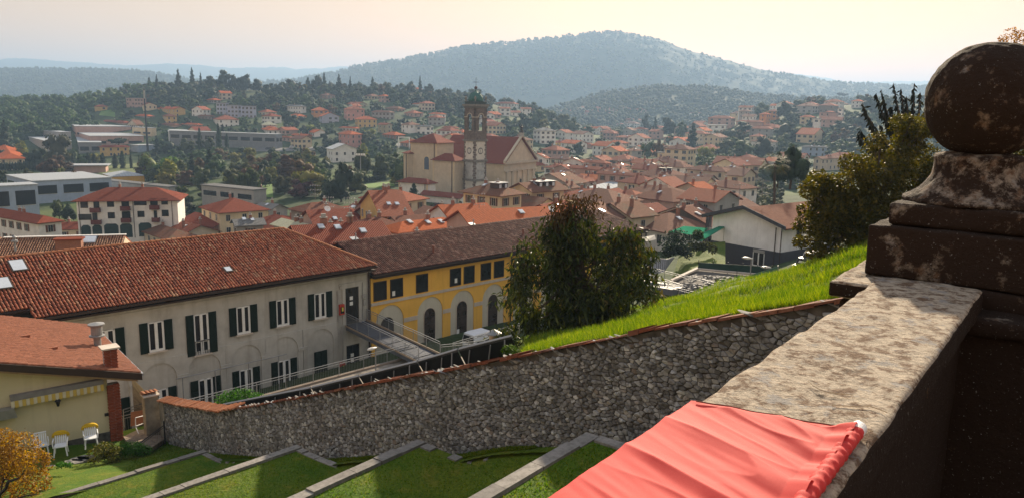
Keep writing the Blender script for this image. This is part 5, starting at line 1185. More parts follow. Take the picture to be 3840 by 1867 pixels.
# ---------------------------------------------------------------- grey building, yellow building, cream house
FG = Facade((-23.9101442, 50.0, 0), 44.4)
def worn_plaster():
    m, t, b = newmat('worn_grey_plaster'); n = tnoise(t, .45, 6, .7); n2 = tnoise(t, 1.2, 5, .65, stretch=(1, 1, .10)); n3 = tnoise(t, 2.2, 6, .75)
    c = ramp(t, n.outputs['Fac'], [(.28, (.34, .325, .30)), (.5, (.46, .445, .41)), (.72, (.54, .52, .48))])
    c = mixc(t, ramp(t, n2.outputs['Fac'], [(.5, (0, 0, 0)), (.72, (.55, .55, .55))]), c, (.27, .24, .20))
    c = mixc(t, ramp(t, n3.outputs['Fac'], [(.6, (0, 0, 0)), (.72, (.5, .5, .5))]), c, (.58, .56, .52))
    t.links.new(c, b.inputs['Base Color']); b.inputs['Roughness'].default_value = .95; b.inputs['Specular IOR Level'].default_value = .1; bump(t, b, n3.outputs['Fac'], .02, .4); return m
M_WORN = worn_plaster()
M_YEL = wall_mat('ochre_yellow_plaster', (.80, .46, .085), .06); M_ARCHP = wall_mat('grey_beige_plaster', (.54, .51, .43), .06); M_BAND = wall_mat('pale_stone_band', (.55, .48, .41), .12)
def tile_mat(name, cols, rough=.8):
    m, t, b = newmat(name); g = N(t, 'ShaderNodeNewGeometry'); oi = N(t, 'ShaderNodeObjectInfo'); n = tnoise(t, 9, 4, .7); nb = tnoise(t, .25, 3)
    f = mathn(t, 'FRACT', mathn(t, 'ADD', g.outputs['Random Per Island'], oi.outputs['Random']))
    c = ramp(t, f, [(i/(len(cols)-1), q) for i, q in enumerate(cols)])
    c = mixc(t, ramp(t, n.outputs['Fac'], [(.40, (0, 0, 0)), (.68, (.75, .75, .75))]), c, tuple(x*.38 for x in cols[1]))
    c = mixc(t, ramp(t, nb.outputs['Fac'], [(.45, (0, 0, 0)), (.7, (.5, .5, .5))]), c, tuple(x*.5 for x in cols[2]))
    t.links.new(c, b.inputs['Base Color']); b.inputs['Roughness'].default_value = rough; b.inputs['Specular IOR Level'].default_value = .12; bump(t, b, n.outputs['Fac'], .008, .7); return m
MT_GREY = tile_mat('old_clay_tiles', [(.13, .042, .026), (.29, .080, .042), (.36, .105, .055), (.26, .070, .038), (.44, .17, .09), (.20, .06, .038), (.46, .27, .16)])
MT_YEL = tile_mat('dark_clay_tiles', [(.055, .024, .018), (.12, .042, .030), (.15, .055, .036), (.09, .034, .026), (.30, .16, .125), (.07, .03, .025)])
MT_MARS = tile_mat('brown_pantiles', [(.26, .095, .052), (.30, .11, .06), (.33, .125, .07), (.28, .105, .057)], .6)
MT_CAP = tile_mat('orange_cap_tiles', [(.34, .12, .055), (.44, .17, .08), (.38, .15, .07), (.50, .24, .14)])
MT_PALE = tile_mat('sun_bleached_tiles', [(.30, .15, .09), (.38, .21, .13), (.26, .12, .075), (.44, .28, .19)])
M_UNDER = plain('dark_tile_channel', (.03, .016, .012), .95)
def barrel(wd, ln, hgt, n=5, name='tile', mat=None):
    """one convex roof tile: x across, y up the slope, z out of the roof"""
    b = MB(); vs = []
    for y, s in ((0, 1.0), (ln, .86)):
        for i in range(n+1):
            t = math.pi*i/n; vs.append((-wd/2*s*math.cos(t), y, hgt*s*math.sin(t)+(.022 if y == 0 else 0)))
    fs = [(i, i+1, n+2+i, n+1+i) for i in range(n)]+[tuple(range(n, -1, -1))]
    b.add(vs, fs); return b.mesh(name, mat)
def tile_roof(T, o, e, s, clip, tw, tl, mat, wf=.76, hf=.46, keep=300, jit=1.0, under=True, seed=1, stuffname='tiles'):
    """covers the slope o + e*x + s*y (inside clip, a polygon in x,y) with tiles; the nearest are parts, the rest one part"""
    o, e, s = (np.asarray(q, float) for q in (o, e, s)); nrm = np.cross(e, s); nrm /= np.linalg.norm(nrm); nrm = nrm if nrm[2] > 0 else -nrm
    if np.dot(np.cross(e, s), nrm) < 0: pass
    rng = np.random.default_rng(seed); cl = np.array(clip, float)
    def inside(x, y):
        r = False; n = len(cl)
        for i in range(n):
            (x1, y1), (x2, y2) = cl[i], cl[(i+1) % n]
            if (y1 > y) != (y2 > y) and x < (x2-x1)*(y-y1)/(y2-y1)+x1: r = not r
        return r
    xs = np.arange(cl[:, 0].min()+tw/2, cl[:, 0].max(), tw); ys = np.arange(cl[:, 1].min(), cl[:, 1].max(), tl)
    me = barrel(tw*wf, tl*1.22, tw*hf, 5, 'tile', mat); bv = np.array([v.co[:] for v in me.vertices]); bf = [tuple(p.vertices) for p in me.polygons]
    items = []
    for x in xs:
        for y in ys:
            if not inside(x, y+tl*.5): continue
            p = o+e*(x+rng.normal()*.010*jit)+s*(y+rng.normal()*.016*jit)+nrm*(rng.normal()*.006*jit+.015); items.append((float(np.linalg.norm(p)), p, rng.normal()*.035*jit))
    items.sort(key=lambda q: q[0]); hand = np.dot(np.cross(e, s), nrm)
    ex = e if hand > 0 else -e
    Mrot = Matrix((ex, s, nrm)).transposed()
    for d_, p, a in items[:keep]:
        linked('tile', me, T, p, (Mrot @ Matrix.Rotation(a, 3, 'Z')).to_euler())
    rest = items[keep:]
    if rest:
        Pn = np.array([q[1] for q in rest]); an = np.array([q[2] for q in rest]); ca, sa = np.cos(an)[:, None], np.sin(an)[:, None]
        X = bv[None, :, 0]*ca-bv[None, :, 1]*sa; Yy = bv[None, :, 0]*sa+bv[None, :, 1]*ca; Zz = np.broadcast_to(bv[None, :, 2], X.shape)
        V = Pn[:, None, :]+X[..., None]*ex+Yy[..., None]*s+Zz[..., None]*nrm
        nv = len(bv); b = MB(); b.v = V.reshape(-1, 3).tolist(); b.f = [tuple(k*nv+i for i in f) for k in range(len(rest)) for f in bf]; b.m = [0]*len(b.f)
        b.build(stuffname, mat, T, kind='stuff')
    if under:
        b = MB(); b.prism([o+e*x+s*y for x, y in clip], nrm*-.12); b.build('roof_deck', M_UNDER, T)
    return items
def ridge_row(T, p0, p1, r, mat, ln=.38, name='ridge_tile'):
    p0, p1 = np.asarray(p0, float), np.asarray(p1, float); L = np.linalg.norm(p1-p0); n = max(1, int(L/ln)); d = (p1-p0)/L; z = np.array([0, 0, 1.]); x = np.cross(d, z); x /= np.linalg.norm(x); zz = np.cross(x, d)
    me = barrel(r*2, ln*1.1, r*.85, 6, name, mat); M = Matrix((x, d, zz)).transposed()
    for i in range(n): linked(name, me, T, p0+d*(L*i/n), (M @ Matrix.Rotation(random.gauss(0, .03), 3, 'Z')).to_euler())
def rooflight(T, p, e, s, w, l, mat=None, name='skylight'):
    n = np.cross(e, s); n = n if n[2] > 0 else -n; b = MB(); b.obox(p-e*w/2-s*l/2, e*w, s*l, n*.16); f = b.build(name, M_DARKWOOD if mat is None else mat, T)
    b = MB(); b.obox(p-e*(w/2-.09)-s*(l/2-.09)+n*.155, e*(w-.18), s*(l-.18), n*.02); b.build('pane', M_SKYL, f)

gb = thing('grey_building', 'long worn grey building with green shutters, blind arches and old clay tile roof', 'building', FG.at(2, -22.6, -5))
ZW, S0, S1 = -13.25, -15.0, 17.35
b = MB(); FG.box(b, S0, S1, -23.5, ZW, -11.5, 0); b.build('wall', M_WORN, gb)
# proud layer with blind arches
wins = [0.0, 3.08, 6.2, 9.35, 12.6]; arcs = [-6.2, -3.1, 0.02, 3.15, 6.3, 9.38, 12.58]
rA, zA = 1.16, -18.62
b = MB(); prev = -7.9
for i, qc in enumerate(arcs):
    lo, hi = qc-1.57, qc+1.57
    pts = [(lo, -22.6), (qc-rA, -22.6)]+[(qc-rA*math.cos(math.pi*k/14), zA+rA*math.sin(math.pi*k/14)) for k in range(15)]+[(qc+rA, -22.6), (hi, -22.6), (hi, -17.2), (lo, -17.2)]
    FG.poly(b, pts, 0, .07)
b.build('arcade', M_WORN, gb)
for i, qc in enumerate(arcs[:-1]):
    b = MB(); FG.box(b, qc+rA, qc+3.13-rA, -18.85, -18.6, .07, .13); b.build('impost', M_WORN, gb)
b = MB(); FG.box(b, S0, S1, -13.75, -13.62, 0, .05); FG.box(b, S0, S1, -13.5, -13.25, 0, .16); b.build('cornice', M_WORN, gb)
def shutter(f, T, q0, q1, z0, z1, off=.05, mat=M_SHUTG):
    b = MB(); f.box(b, q0, q1, z0, z1, off, off+.05)
    for k in range(1, 3): f.box(b, q0+.03, q1-.03, z0+(z1-z0)*k/3-.03, z0+(z1-z0)*k/3+.03, off+.05, off+.065)
    n = int((z1-z0)/.09)
    for k in range(n): f.box(b, q0+.06, q1-.06, z0+.05+k*.09, z0+.1+k*.09, off+.05, off+.062)
    return b.build('shutter', mat, T)
def casement(f, T, qc, w, z0, z1, low=None, sill=True, shut=True):
    q0, q1 = qc-w/2, qc+w/2
    b = MB(); f.box(b, q0, q0+.09, z0, z1, .0, .06); f.box(b, q1-.13, q1, z0, z1, .0, .06); f.box(b, qc-.10, qc+.10, z0, z1, .0, .08); f.box(b, q0, q1, z0, z0+.15, 0, .07); f.box(b, q0, q1, z1-.07, z1, 0, .06)
    if low: f.box(b, q0, q1, low-.06, low+.06, 0, .08)
    w_ = b.build('window', M_WHITEP, T)
    for s_ in (0, 1):
        g = MB(); f.box(g, q0+.09 if not s_ else qc+.10, qc-.10 if not s_ else q1-.13, z0+.15, z1-.07, -.04, .02); g.build('pane', M_GLASS, w_)
    if sill: b = MB(); f.box(b, q0-.12, q1+.12, z0-.10, z0, 0, .2); b.build('sill', M_BAND, T)
    if shut:
        shutter(f, T, q0-.56, q0-.02, z0-.02, z1+.04); shutter(f, T, q1+.02, q1+.56, z0-.02, z1+.04)
for i, qc in enumerate([-3.1]+wins):
    if i == 2: casement(FG, gb, qc, 1.04, -17.44, -14.54, low=-16.5)
    else: casement(FG, gb, qc, 1.04, -16.58, -14.54)
b = MB()
for k in range(7): FG.box(b, 2.56+k*.17, 2.585+k*.17, -17.4, -16.5, .1, .12)
FG.box(b, 2.5, 3.66, -16.48, -16.43, .1, .13); b.build('window_rail', M_IRON, gb)
for i, qc in enumerate([-6.2, -3.1, 0.0, 3.15, 6.2, 9.3]): casement(FG, gb, qc+.02, 1.04, -21.75, -19.33, sill=False)
shutter(FG, gb, 11.95, 12.52, -21.7, -19.25); shutter(FG, gb, 12.54, 13.1, -21.7, -19.25)
def door(f, T, q0, q1, z0, z1):
    b = MB(); f.box(b, q0-.28, q0, z0, z1+.28, 0, .09); f.box(b, q1, q1+.28, z0, z1+.28, 0, .09); f.box(b, q0, q1, z1, z1+.28, 0, .09); b.build('door_surround', M_WORN, T)
    b = MB(); f.box(b, q0, q1, z0, z1, 0, .035); d_ = b.build('door', plain('dark_bronze_door', (.035, .027, .02), .35), T)
    b = MB(); f.box(b, q0+.08, (q0+q1)/2-.03, z0+.2, z1-.1, .03, .05); f.box(b, (q0+q1)/2+.03, q1-.08, z0+.2, z1-.1, .03, .05); b.build('pane', M_GLASS, d_)
    for dz in (.75, 1.2): b = MB(); f.box(b, (q0+q1)/2-.22, (q0+q1)/2+.08, z1-dz-.3, z1-dz, .05, .06); b.build('notice_sheet', M_WHITEP, d_)
door(FG, gb, 14.92, 16.2, -17.55, -14.5); door(FG, gb, 14.92, 16.2, -22.1, -19.34)
b = MB(); FG.box(b, 14.4, 14.62, -14.5, -14.25, 0, .12); FG.box(b, 14.35, 16.7, -14.22, -14.1, 0, .12); b.build('door_hood', M_WORN, gb)
M_RED = plain('red_paint', (.45, .05, .03), .5)
def cabinet(q0, q1, z0, z1, lab): 
    T = thing('hose_cabinet', lab, 'hose cabinet', FG.at((q0+q1)/2, z0, .1), 'red fire hose cabinets on the grey wall'); b = MB(); FG.box(b, q0, q1, z0, z1, 0.005, .22); b.build('case', M_RED, T)
    b = MB(); FG.box(b, q0+.07, q1-.07, z0+.12, z1-.2, .22, .24); b.build('pane', M_GLASS, T); b = MB(); FG.box(b, q0+.18, q1-.12, z0+.3, z0+.62, .24, .25); b.build('sign', plain('yellow_sign', (.7, .6, .1), .5), T)
cabinet(14.28, 14.74, -16.6, -15.75, 'red fire hose cabinet left of the upper door of the grey building'); cabinet(14.25, 14.7, -21.5, -20.65, 'red fire hose cabinet left of the lower door of the grey building')
b = MB(); FG.box(b, 16.5, 16.85, -15.55, -15.25, 0, .2); FG.box(b, 16.6, 16.85, -16.2, -15.7, 0, .18); b.tube(FG.at(16.6, -14.2, .05), FG.at(16.6, -17.4, .05), .03); b.build('meter_box', M_GREY, gb)
b = MB(); b.tube(FG.at(14.55, -17.6, .1), FG.at(14.55, -22.3, .1), .06); b.tube(FG.at(14.2, -14.6, .08), FG.at(14.2, -18.2, .08), .05); b.build('drain_pipe', M_GREY, gb)
b = MB(); b.tube(FG.at(17.15, -13.4, .15), FG.at(17.15, -22.5, .15), .075); b.tube(FG.at(17.15, -13.4, .15), FG.at(17.0, -12.95, .7), .07); b.build('drain_pipe', M_DARKWOOD, gb)
# roof
ge, gr = (.75, -12.86), (-5.7, -10.15); up_ = np.array([FG.n[0]*(gr[0]-ge[0]), FG.n[1]*(gr[0]-ge[0]), gr[1]-ge[1]]); Ls = np.linalg.norm(up_); up_ /= Ls
og = FG.at(0, ge[1], ge[0]); SH = 17.55; SR = 12.75
tile_roof(gb, og, FG.d, up_, [(-7.2, 0), (SH, 0), (SR, Ls), (-15, Ls), (-15, .9), (-7.2, .9)], .21, .36, MT_GREY, seed=3)
ridge_row(gb, FG.at(-15, gr[1]+.02, gr[0]), FG.at(SR, gr[1]+.02, gr[0]), .15, MT_CAP); ridge_row(gb, FG.at(SR, gr[1]+.02, gr[0]), FG.at(SH, ge[1]+.06, ge[0]), .15, MT_CAP)
b = MB(); b.prism([FG.at(SH, ge[1]-.02, ge[0]), FG.at(SR, gr[1]-.02, gr[0]), FG.at(SH, ge[1]-.02, -12.1)], (0, 0, -.12)); b.prism([FG.at(-15, gr[1]-.02, gr[0]), FG.at(SR, gr[1]-.02, gr[0]), FG.at(SH, ge[1], -12.1), FG.at(-15, ge[1], -12.1)], (0, 0, -.12)); b.build('rear_slope', RF['red'], gb)
planar_uv(bpy.data.objects[-1].data) if False else None
b = MB(); FG.box(b, -7.2, SH, ge[1]-.17, ge[1]-.03, ge[0]-.02, ge[0]+.12); b.build('gutter', M_DARKWOOD, gb)
b = MB(); FG.box(b, -15, SH-.1, ge[1]-.42, ge[1]-.30, .02, ge[0]); b.build('soffit', M_DARKWOOD, gb)
for u, v, w_, l_ in ((67, 1000, .95, 1.35), (10, 1067, .95, 1.3), (854, 1014, .6, .7)):
    r_ = ray(u, v); nn = np.cross(FG.d, up_); t = (og@nn)/(r_@nn); rooflight(gb, r_*t, FG.d, up_, w_, l_)
# dark box stands for shade in the gap beside the cream house roof, plus beams
b = MB(); FG.box(b, -15, -7.6, -13.6, -13.0, .1, .7)
for k in range(9): FG.box(b, -14.6+k*.8, -14.45+k*.8, -14.0, -13.1, .7, .78)
b.build('eave_gap_beams', M_DARKWOOD, gb)

yb = thing('yellow_building', 'long ochre yellow building with tall arched windows and dark tiled roof', 'building', FG.at(36, -22, -4))
YS0, YS1, ZY = 17.45, 56.1, -14.05
b = MB(); FG.box(b, YS0, YS1, -23.5, ZY, -9.8, -.08); b.build('wall', M_ARCHP, yb)
ycs = [19.4, 23.85, 27.72, 31.75, 36.0, 40.1, 44.2, 48.3, 52.4]; yr, yz = 1.46, -18.12
b = MB(); edges = [YS0]+[(ycs[i]+ycs[i+1])/2 for i in range(len(ycs)-1)]+[YS1]
for i, qc in enumerate(ycs):
    lo, hi = edges[i], edges[i+1]; r_ = min(yr, qc-lo-.02)
    FG.poly(b, [(lo, -22.6), (qc-r_, -22.6)]+[(qc-r_*math.cos(math.pi*k/16), yz+yr*math.sin(math.pi*k/16)) for k in range(17)]+[(qc+r_, -22.6), (hi, -22.6), (hi, -16.44), (lo, -16.44)], -.08, 0)
b.build('arcade', M_YEL, yb)
b = MB(); FG.box(b, YS0, YS1, -16.2, ZY, -.08, 0); b.build('upper_wall', M_YEL, yb)
b = MB(); FG.box(b, YS0, YS1+.05, -16.44, -16.2, -.08, .08); b.build('string_course', M_BAND, yb)
for i in range(len(ycs)-1): b = MB(); FG.box(b, ycs[i]+yr, ycs[i+1]-yr, -18.45, -18.08, 0, .05); b.build('impost', M_BAND, yb)
for q0 in (17.78, 19.5, 22.28, 26.2, 27.9, 30.05, 31.8, 34.6, 36.4, 39.0, 42.0, 45.0, 48.0, 51.0, 53.5): dark_window(FG, yb, q0, q0+1.2, -16.0, -14.5, .07)
b = MB(); FG.box(b, 24.0, 25.3, -15.95, -14.47, 0, .015); b.build('blind_panel', M_YEL, yb)
for q0, z0 in ((19.62, -15.9), (26.7, -15.8), (27.0, -20.7)): b = MB(); FG.box(b, q0, q0+.3, z0, z0+.42, .03, .05); b.build('notice_sheet', M_WHITEP, yb)
for i, qc in enumerate(ycs):
    if i == 0:
        b = MB(); FG.poly(b, arch_pts(qc-.25, .66, -18.35, -19.6), -.08, -.0); w_ = b.build('arched_window', M_DARKWOOD, yb); b = MB(); FG.poly(b, arch_pts(qc-.25, .58, -18.35, -19.5), -.05, .02); b.build('pane', M_GLASS, w_); continue
    b = MB(); FG.poly(b, arch_pts(qc-.05, .70, -18.30, -21.0), -.08, -.03); w_ = b.build('arched_window', M_BAND, yb)
    b = MB(); FG.poly(b, arch_pts(qc-.05, .62, -18.30, -20.95), -.06, -.01); b.build('frame', M_DARKWOOD, w_)
    b = MB()
    for za, zb in ((-20.9, -20.1), (-20.02, -19.2), (-19.12, -18.34)): FG.box(b, qc-.05-.55, qc-.05+.55, za, zb, -.02, .0)
    FG.poly(b, arch_pts(qc-.05, .55, -18.28, -18.27), -.02, .0); b.build('pane', plain('brown_reflecting_glass', (.05, .035, .03), .08, var=.5, scale=1.2, spec=.8), w_)
    b = MB(); FG.box(b, qc-.8, qc+.7, -21.1, -20.98, -.08, .15); b.build('sill', M_BAND, yb)
for q_ in (34.05, 55.9): b = MB(); b.tube(FG.at(q_, -13.8, .1), FG.at(q_, -22.3, .1), .07); b.build('drain_pipe', M_DARKWOOD, yb)
ye, yr_ = (.62, -13.66), (-4.8, -11.72); upy = np.array([FG.n[0]*(yr_[0]-ye[0]), FG.n[1]*(yr_[0]-ye[0]), yr_[1]-ye[1]]); Ly = np.linalg.norm(upy); upy /= Ly; oy = FG.at(0, ye[1], ye[0])
tile_roof(yb, oy, FG.d, upy, [(17.3, 0), (56.6, 0), (53.4, Ly), (17.3, Ly)], .21, .36, MT_YEL, seed=4)
ridge_row(yb, FG.at(17.0, yr_[1]+.01, yr_[0]), FG.at(53.4, yr_[1]+.01, yr_[0]), .11, MT_YEL); ridge_row(yb, FG.at(53.4, yr_[1]+.01, yr_[0]), FG.at(56.6, ye[1]+.03, ye[0]), .11, MT_YEL)
b = MB(); b.prism([FG.at(17.3, yr_[1]-.02, yr_[0]), FG.at(53.4, yr_[1]-.02, yr_[0]), FG.at(56.6, ye[1], -10.2), FG.at(17.3, ye[1], -10.2)], (0, 0, -.12)); b.prism([FG.at(56.6, ye[1]-.02, ye[0]), FG.at(53.4, yr_[1]-.02, yr_[0]), FG.at(56.6, ye[1]-.02, -10.2)], (0, 0, -.12)); b.build('rear_slope', RF['dark'], yb)
b = MB(); FG.box(b, 17.2, 56.7, ye[1]-.16, ye[1]-.03, ye[0]-.02, ye[0]+.12); b.build('gutter', M_DARKWOOD, yb)
b = MB(); FG.box(b, 17.45, 56.5, ye[1]-.36, ye[1]-.26, .02, ye[0]); b.build('soffit', M_DARKWOOD, yb)
M_CLAY = plain('clay_pipe', (.2, .075, .05), .8)
for u, v in ((1625, 950), (1961, 885)):
    r_ = ray(u, v); nn = np.cross(FG.d, upy); p = r_*((oy@nn)/(r_@nn)); b = MB(); b.lathe([(.09, -.1), (.09, .6), (.14, .62), (.14, .7), (.05, .75)], p, 8); b.build('vent_pipe', M_CLAY, yb)
for u, v in ((1334, 904), (1775, 849)):
    r_ = ray(u, v); nn = np.cross(FG.d, upy); p = r_*((oy@nn)/(r_@nn)); b = MB(); b.obox(p-FG.d*.35+np.array([0, 0, .12]), FG.d*.7, upy*.5, np.array([0, 0, .04])); b.tube(p, p+np.array([0, 0, .7]), .06); b.build('flashing', M_ZINC, yb)

# sun bleached tiled roof behind the grey ridge
bt = thing('tiled_house', 'house with sun bleached tiled roof and flat chimney behind the grey building ridge', 'house', P(250, 960, Y=74), NEAR)
r0_, r1_ = P(24, 893, Y=73.), P(468, 866, Y=76.); r1_[2] = r0_[2]; er = (r1_-r0_)/np.linalg.norm(r1_-r0_); nb_ = np.array([er[1], -er[0], 0]); dn = nb_*math.cos(R(21))-U*math.sin(R(21)); Lb = np.linalg.norm(r1_-r0_)
tile_roof(bt, r0_+dn*7, er, -dn, [(-3, 0), (Lb+.0, 0), (Lb, 7), (-3, 7)], .22, .37, MT_PALE, seed=6, keep=200)
b = MB(); b.obox(r0_-er*.2-nb_*.15+U*.05, er*(Lb+.3), nb_*.35, U*.08); b.build('ridge_strip', M_WHITEP, bt)
b = MB(); b.prism([r0_-er*0-U*.2, r0_+dn*6.6-U*.25, r0_+dn*6.6-U*8, r0_-nb_*6-U*8, r0_-nb_*6-U*2.4], er*Lb); b.build('wall', WL['beige'], bt)
b = MB(); b.prism([r0_-U*.03, r0_-nb_*6.6-U*2.5, r0_-nb_*6.6-U*2.7, r0_-U*.2], er*Lb); b.build('rear_slope', RF['salmon'], bt)
def onplane(u, v, o, e, s): n_ = np.cross(e, s); r_ = ray(u, v); return r_*((o@n_)/(r_@n_))
p_ = onplane(334, 902, r0_, er, dn); rooflight(bt, p_, er, -dn, 1.3, 1.3, M_ZINC)
p_ = onplane(262, 932, r0_, er, dn); b = MB(); b.obox(p_-er*1.1-nb_*.5-U*.6, er*2.2, nb_*1.0, U*1.5); c_ = b.build('chimney', M_BRICK, bt); b = MB(); b.obox(p_-er*1.25-nb_*.7+U*.9, er*2.5, nb_*1.4, U*.12); b.build('chimney_cap', RF['red'], c_)
p_ = onplane(58, 945, r0_, er, dn); b = MB(); b.lathe([(.1, -.3), (.1, .9), (.28, .95), (.28, 1.1), (.1, 1.2), (.22, 1.4), (.02, 1.6)], p_, 10); b.build('flue_pipe', M_STEEL, bt)

# ---------------------------------------------------------------- cream house in the near left corner
FB = Facade((-18.19, 33.61, 0), 50.0)
M_CREAM = wall_mat('cream_house_plaster', (.60, .54, .36), .05)
M_REDB = tile_mat('red_bricks', [(.30, .075, .035), (.38, .10, .05), (.26, .065, .035), (.34, .09, .045)], .85)
bh = thing('cream_house', 'cream house with brown pantile roof, brick pillar and striped awning beside the lawn', 'house', FB.at(-3, -15.5, -3))
zr = lambda s_: -12.31+.287*(1.0-s_)
b = MB(); FB.poly(b, [(-.25, -15.9), (-.25, zr(-.25)-.45), (-9, zr(-9)-.45), (-9, -15.9)], -8.8, 0); b.build('wall', M_CREAM, bh)
b = MB(); FB.box(b, -9, -.25, -15.9, -15.0, 0, .05); b.build('stone_plinth', plain('dark_plinth_stone', (.10, .095, .09), .95, scale=4, var=.4), bh)
sl = np.array([-FB.d[0], -FB.d[1], .287]); sl /= np.linalg.norm(sl); oe = FB.at(1.05, zr(1.05), .55); ee = -FB.n
tile_roof(bh, oe, ee, sl, [(0, 0), (9.6, 0), (9.6, 9.5), (0, 9.5)], .225, .35, MT_MARS, wf=.98, hf=.36, jit=.5, seed=8)
b = MB()
for o0, o1 in ((.50, .62), (-9.12, -9.0)): FB.poly(b, [(1.1, zr(1.1)-.30), (1.1, zr(1.1)+.02), (-9, zr(-9)+.02), (-9, zr(-9)-.30)], o0, o1)
b.build('barge_board', M_DARKWOOD, bh)
b = MB(); FB.poly(b, [(.95, zr(.95)-.42), (.95, zr(.95)-.30), (-9, zr(-9)-.30), (-9, zr(-9)-.42)], 0, .48); b.build('soffit', plain('pale_soffit_board', (.42, .30, .2), .8), bh)
b = MB(); FB.box(b, 1.05, 1.17, zr(1.05)-.12, zr(1.05)+.0, -9.1, .6); b.build('gutter', M_ZINC, bh)
def brick_stack(T, F_, s0, s1, o0, o1, z0, z1, name='brick'):
    """bricks laid one by one round the two faces in view, on a mortar core"""
    b = MB(); F_.box(b, s0+.012, s1-.012, z0, z1, o0+.012, o1-.012); b.build('mortar_core', M_GREY, T)
    bm_ = MB().box((0, 0, 0), (.245, .115, .058)).mesh(name, M_REDB); z = z0+.03; i = 0; rz = math.atan2(F_.d[1], F_.d[0])
    while z < z1-.02:
        L = s1-s0; n = max(1, round(L/.255)); w_ = L/n; sh = (i % 2)*.5
        for k in range(n+ (i % 2)):
            c = s0+w_*(k+.5-sh); c = min(max(c, s0+.10), s1-.10)
            linked(name, bm_, T, F_.at(c, z+random.gauss(0, .002), o1-.055+random.gauss(0, .004)), (0, 0, rz), (min(1, w_/.255), 1, 1))
        m = max(1, round((o1-o0-.115)/.255))
        for k in range(m): linked(name, bm_, T, F_.at(s1-.055, z, o0+.02+(o1-o0-.13)*(k+.5)/m), (0, 0, rz+math.pi/2), (.9, 1, 1))
        z += .07; i += 1
brick_stack(bh, FB, -.28, .22, -.25, .14, -15.75, -12.75)
chm = FB.at(.0, -11.6, 0)
brick_stack(bh, FB, -.30, .22, -.30, .16, -12.35, -11.05)
b = MB(); FB.box(b, -.42, .34, -11.05, -10.98, -.44, .30); b.build('chimney_slab', M_BAND, bh)
p_ = FB.at(.27, zr(.27), -4.08); b = MB(); b.lathe([(.17, -.4), (.17, .55), (.36, .56), (.36, .62), (.26, .63), (.26, 1.05), (.38, 1.15), (.38, 1.2), (.03, 1.28)], p_, 16); b.build('flue_cowl', M_STEEL, bh)
for s_, o_ in ((-1.9, -2.6), (-2.7, -4.6)): b = MB(); FB.box(b, s_-.2, s_+.2, zr(s_)+.05, zr(s_)+.16, o_-.1, o_+.1); b.build('vent_tile', MT_MARS, bh)
# awning with scalloped stripes
aw = thing('awning', 'rolled grey awning with yellow and cream scalloped valance on the cream wall', 'awning', FB.at(-2.2, -12.6, .2))
a0, a1_ = FB.hit(40, 1500, .3), FB.hit(388, 1428, .3); za = (a0[1]+a1_[1])/2
b = MB(); FB.poly(b, [(a0[0], za+.12), (a1_[0], za+.12), (a1_[0], za-.1), (a0[0], za-.1)], .02, .30); b.build('cassette', plain('grey_awning_case', (.22, .21, .21), .6), aw)
VC = [plain('cream_awning_cloth', (.62, .58, .45), .9, var=.04), plain('yellow_awning_cloth', (.55, .40, .10), .9, var=.04)]
n_ = 26
for i in range(n_):
    q0, q1 = a0[0]+(a1_[0]-a0[0])*i/n_, a0[0]+(a1_[0]-a0[0])*(i+1)/n_; m = (q0+q1)/2; w_ = (q1-q0)/2
    b = MB(); FB.poly(b, [(q0, za-.1), (q0, za-.34)]+[(m-w_*math.cos(math.pi*k/6), za-.34-.07*math.sin(math.pi*k/6)) for k in range(1, 6)]+[(q1, za-.34), (q1, za-.1)], .27+.02*(i % 2), .285+.02*(i % 2)); b.build('valance_flap', VC[i % 2], aw)
b = MB(); q, z = FB.hit(16, 1545, .4); FB.poly(b, [(q-1.2, z+.1), (q+.35, z+.1), (q+.45, z-.3), (q-1.2, z-.3)], .05, .5); pc_ = thing('porch_canopy', 'small glazed porch canopy at the left end of the cream wall', 'canopy', FB.at(q, z, .2)); b.build('pane', plain('dusty_canopy_glass', (.22, .22, .2), .3), pc_)
b = MB(); FB.box(b, q-1.6, q-.25, -15.4, z-.6, .0, .03); b.build('door', M_IRON, bh)
ql, zl = FB.hit(217, 1508, .2); lt = thing('wall_lantern', 'small black wall lantern under the awning', 'lantern', FB.at(ql, zl, .2))
b = MB(); b.lathe([(.05, -.16), (.10, .06), (.02, .07)], FB.at(ql, zl, .22), 6); b.build('glass', M_GLASS, lt); b = MB(); b.lathe([(.14, .07), (.03, .17), (.02, .25)], FB.at(ql, zl, .22), 6); b.tube(FB.at(ql, zl+.2, .22), FB.at(ql, zl+.2, 0), .02); b.build('hood', M_IRON, lt)
qb, zb_ = FB.hit(400, 1552, 0); b = MB(); FB.box(b, qb-.09, qb+.09, zb_-.07, zb_+.07, 0, .05); b.build('bell_box', M_IRON, bh)
# ---------------------------------------------------------------- garden below the parapet: wall, terraces, lawn, bank
FW = Facade((-16.15, 33.9, 0), d=(.6447, -.7645, 0), n=(-.7645, -.6447, 0))
wt = sorted([FW.hit(u, v) for u, v in ((600, 1498), (607, 1499), (679, 1515), (759, 1527), (830, 1539), (860, 1531), (960, 1516), (1160, 1479), (1439, 1423), (1719, 1375), (1920, 1331), (2092, 1300), (2271, 1266), (2479, 1220), (2880, 1161), (3140, 1120), (3300, 1096))])
wb = sorted([FW.hit(u, v) for u, v in ((600, 1650), (679, 1675), (759, 1690), (830, 1700), (960, 1712), (1160, 1722), (1439, 1706), (1719, 1702), (1920, 1672), (2092, 1670), (2271, 1655), (2479, 1650))]); wb.append((34., wt[-1][1]-1.95))
_wt, _wb = np.array(wt), np.array(wb)
def wtop(s): return float(np.interp(s, _wt[:, 0], _wt[:, 1]))
def wbase(s): return float(np.interp(s, _wb[:, 0], _wb[:, 1]))
SEND = float(_wt[-1, 0])
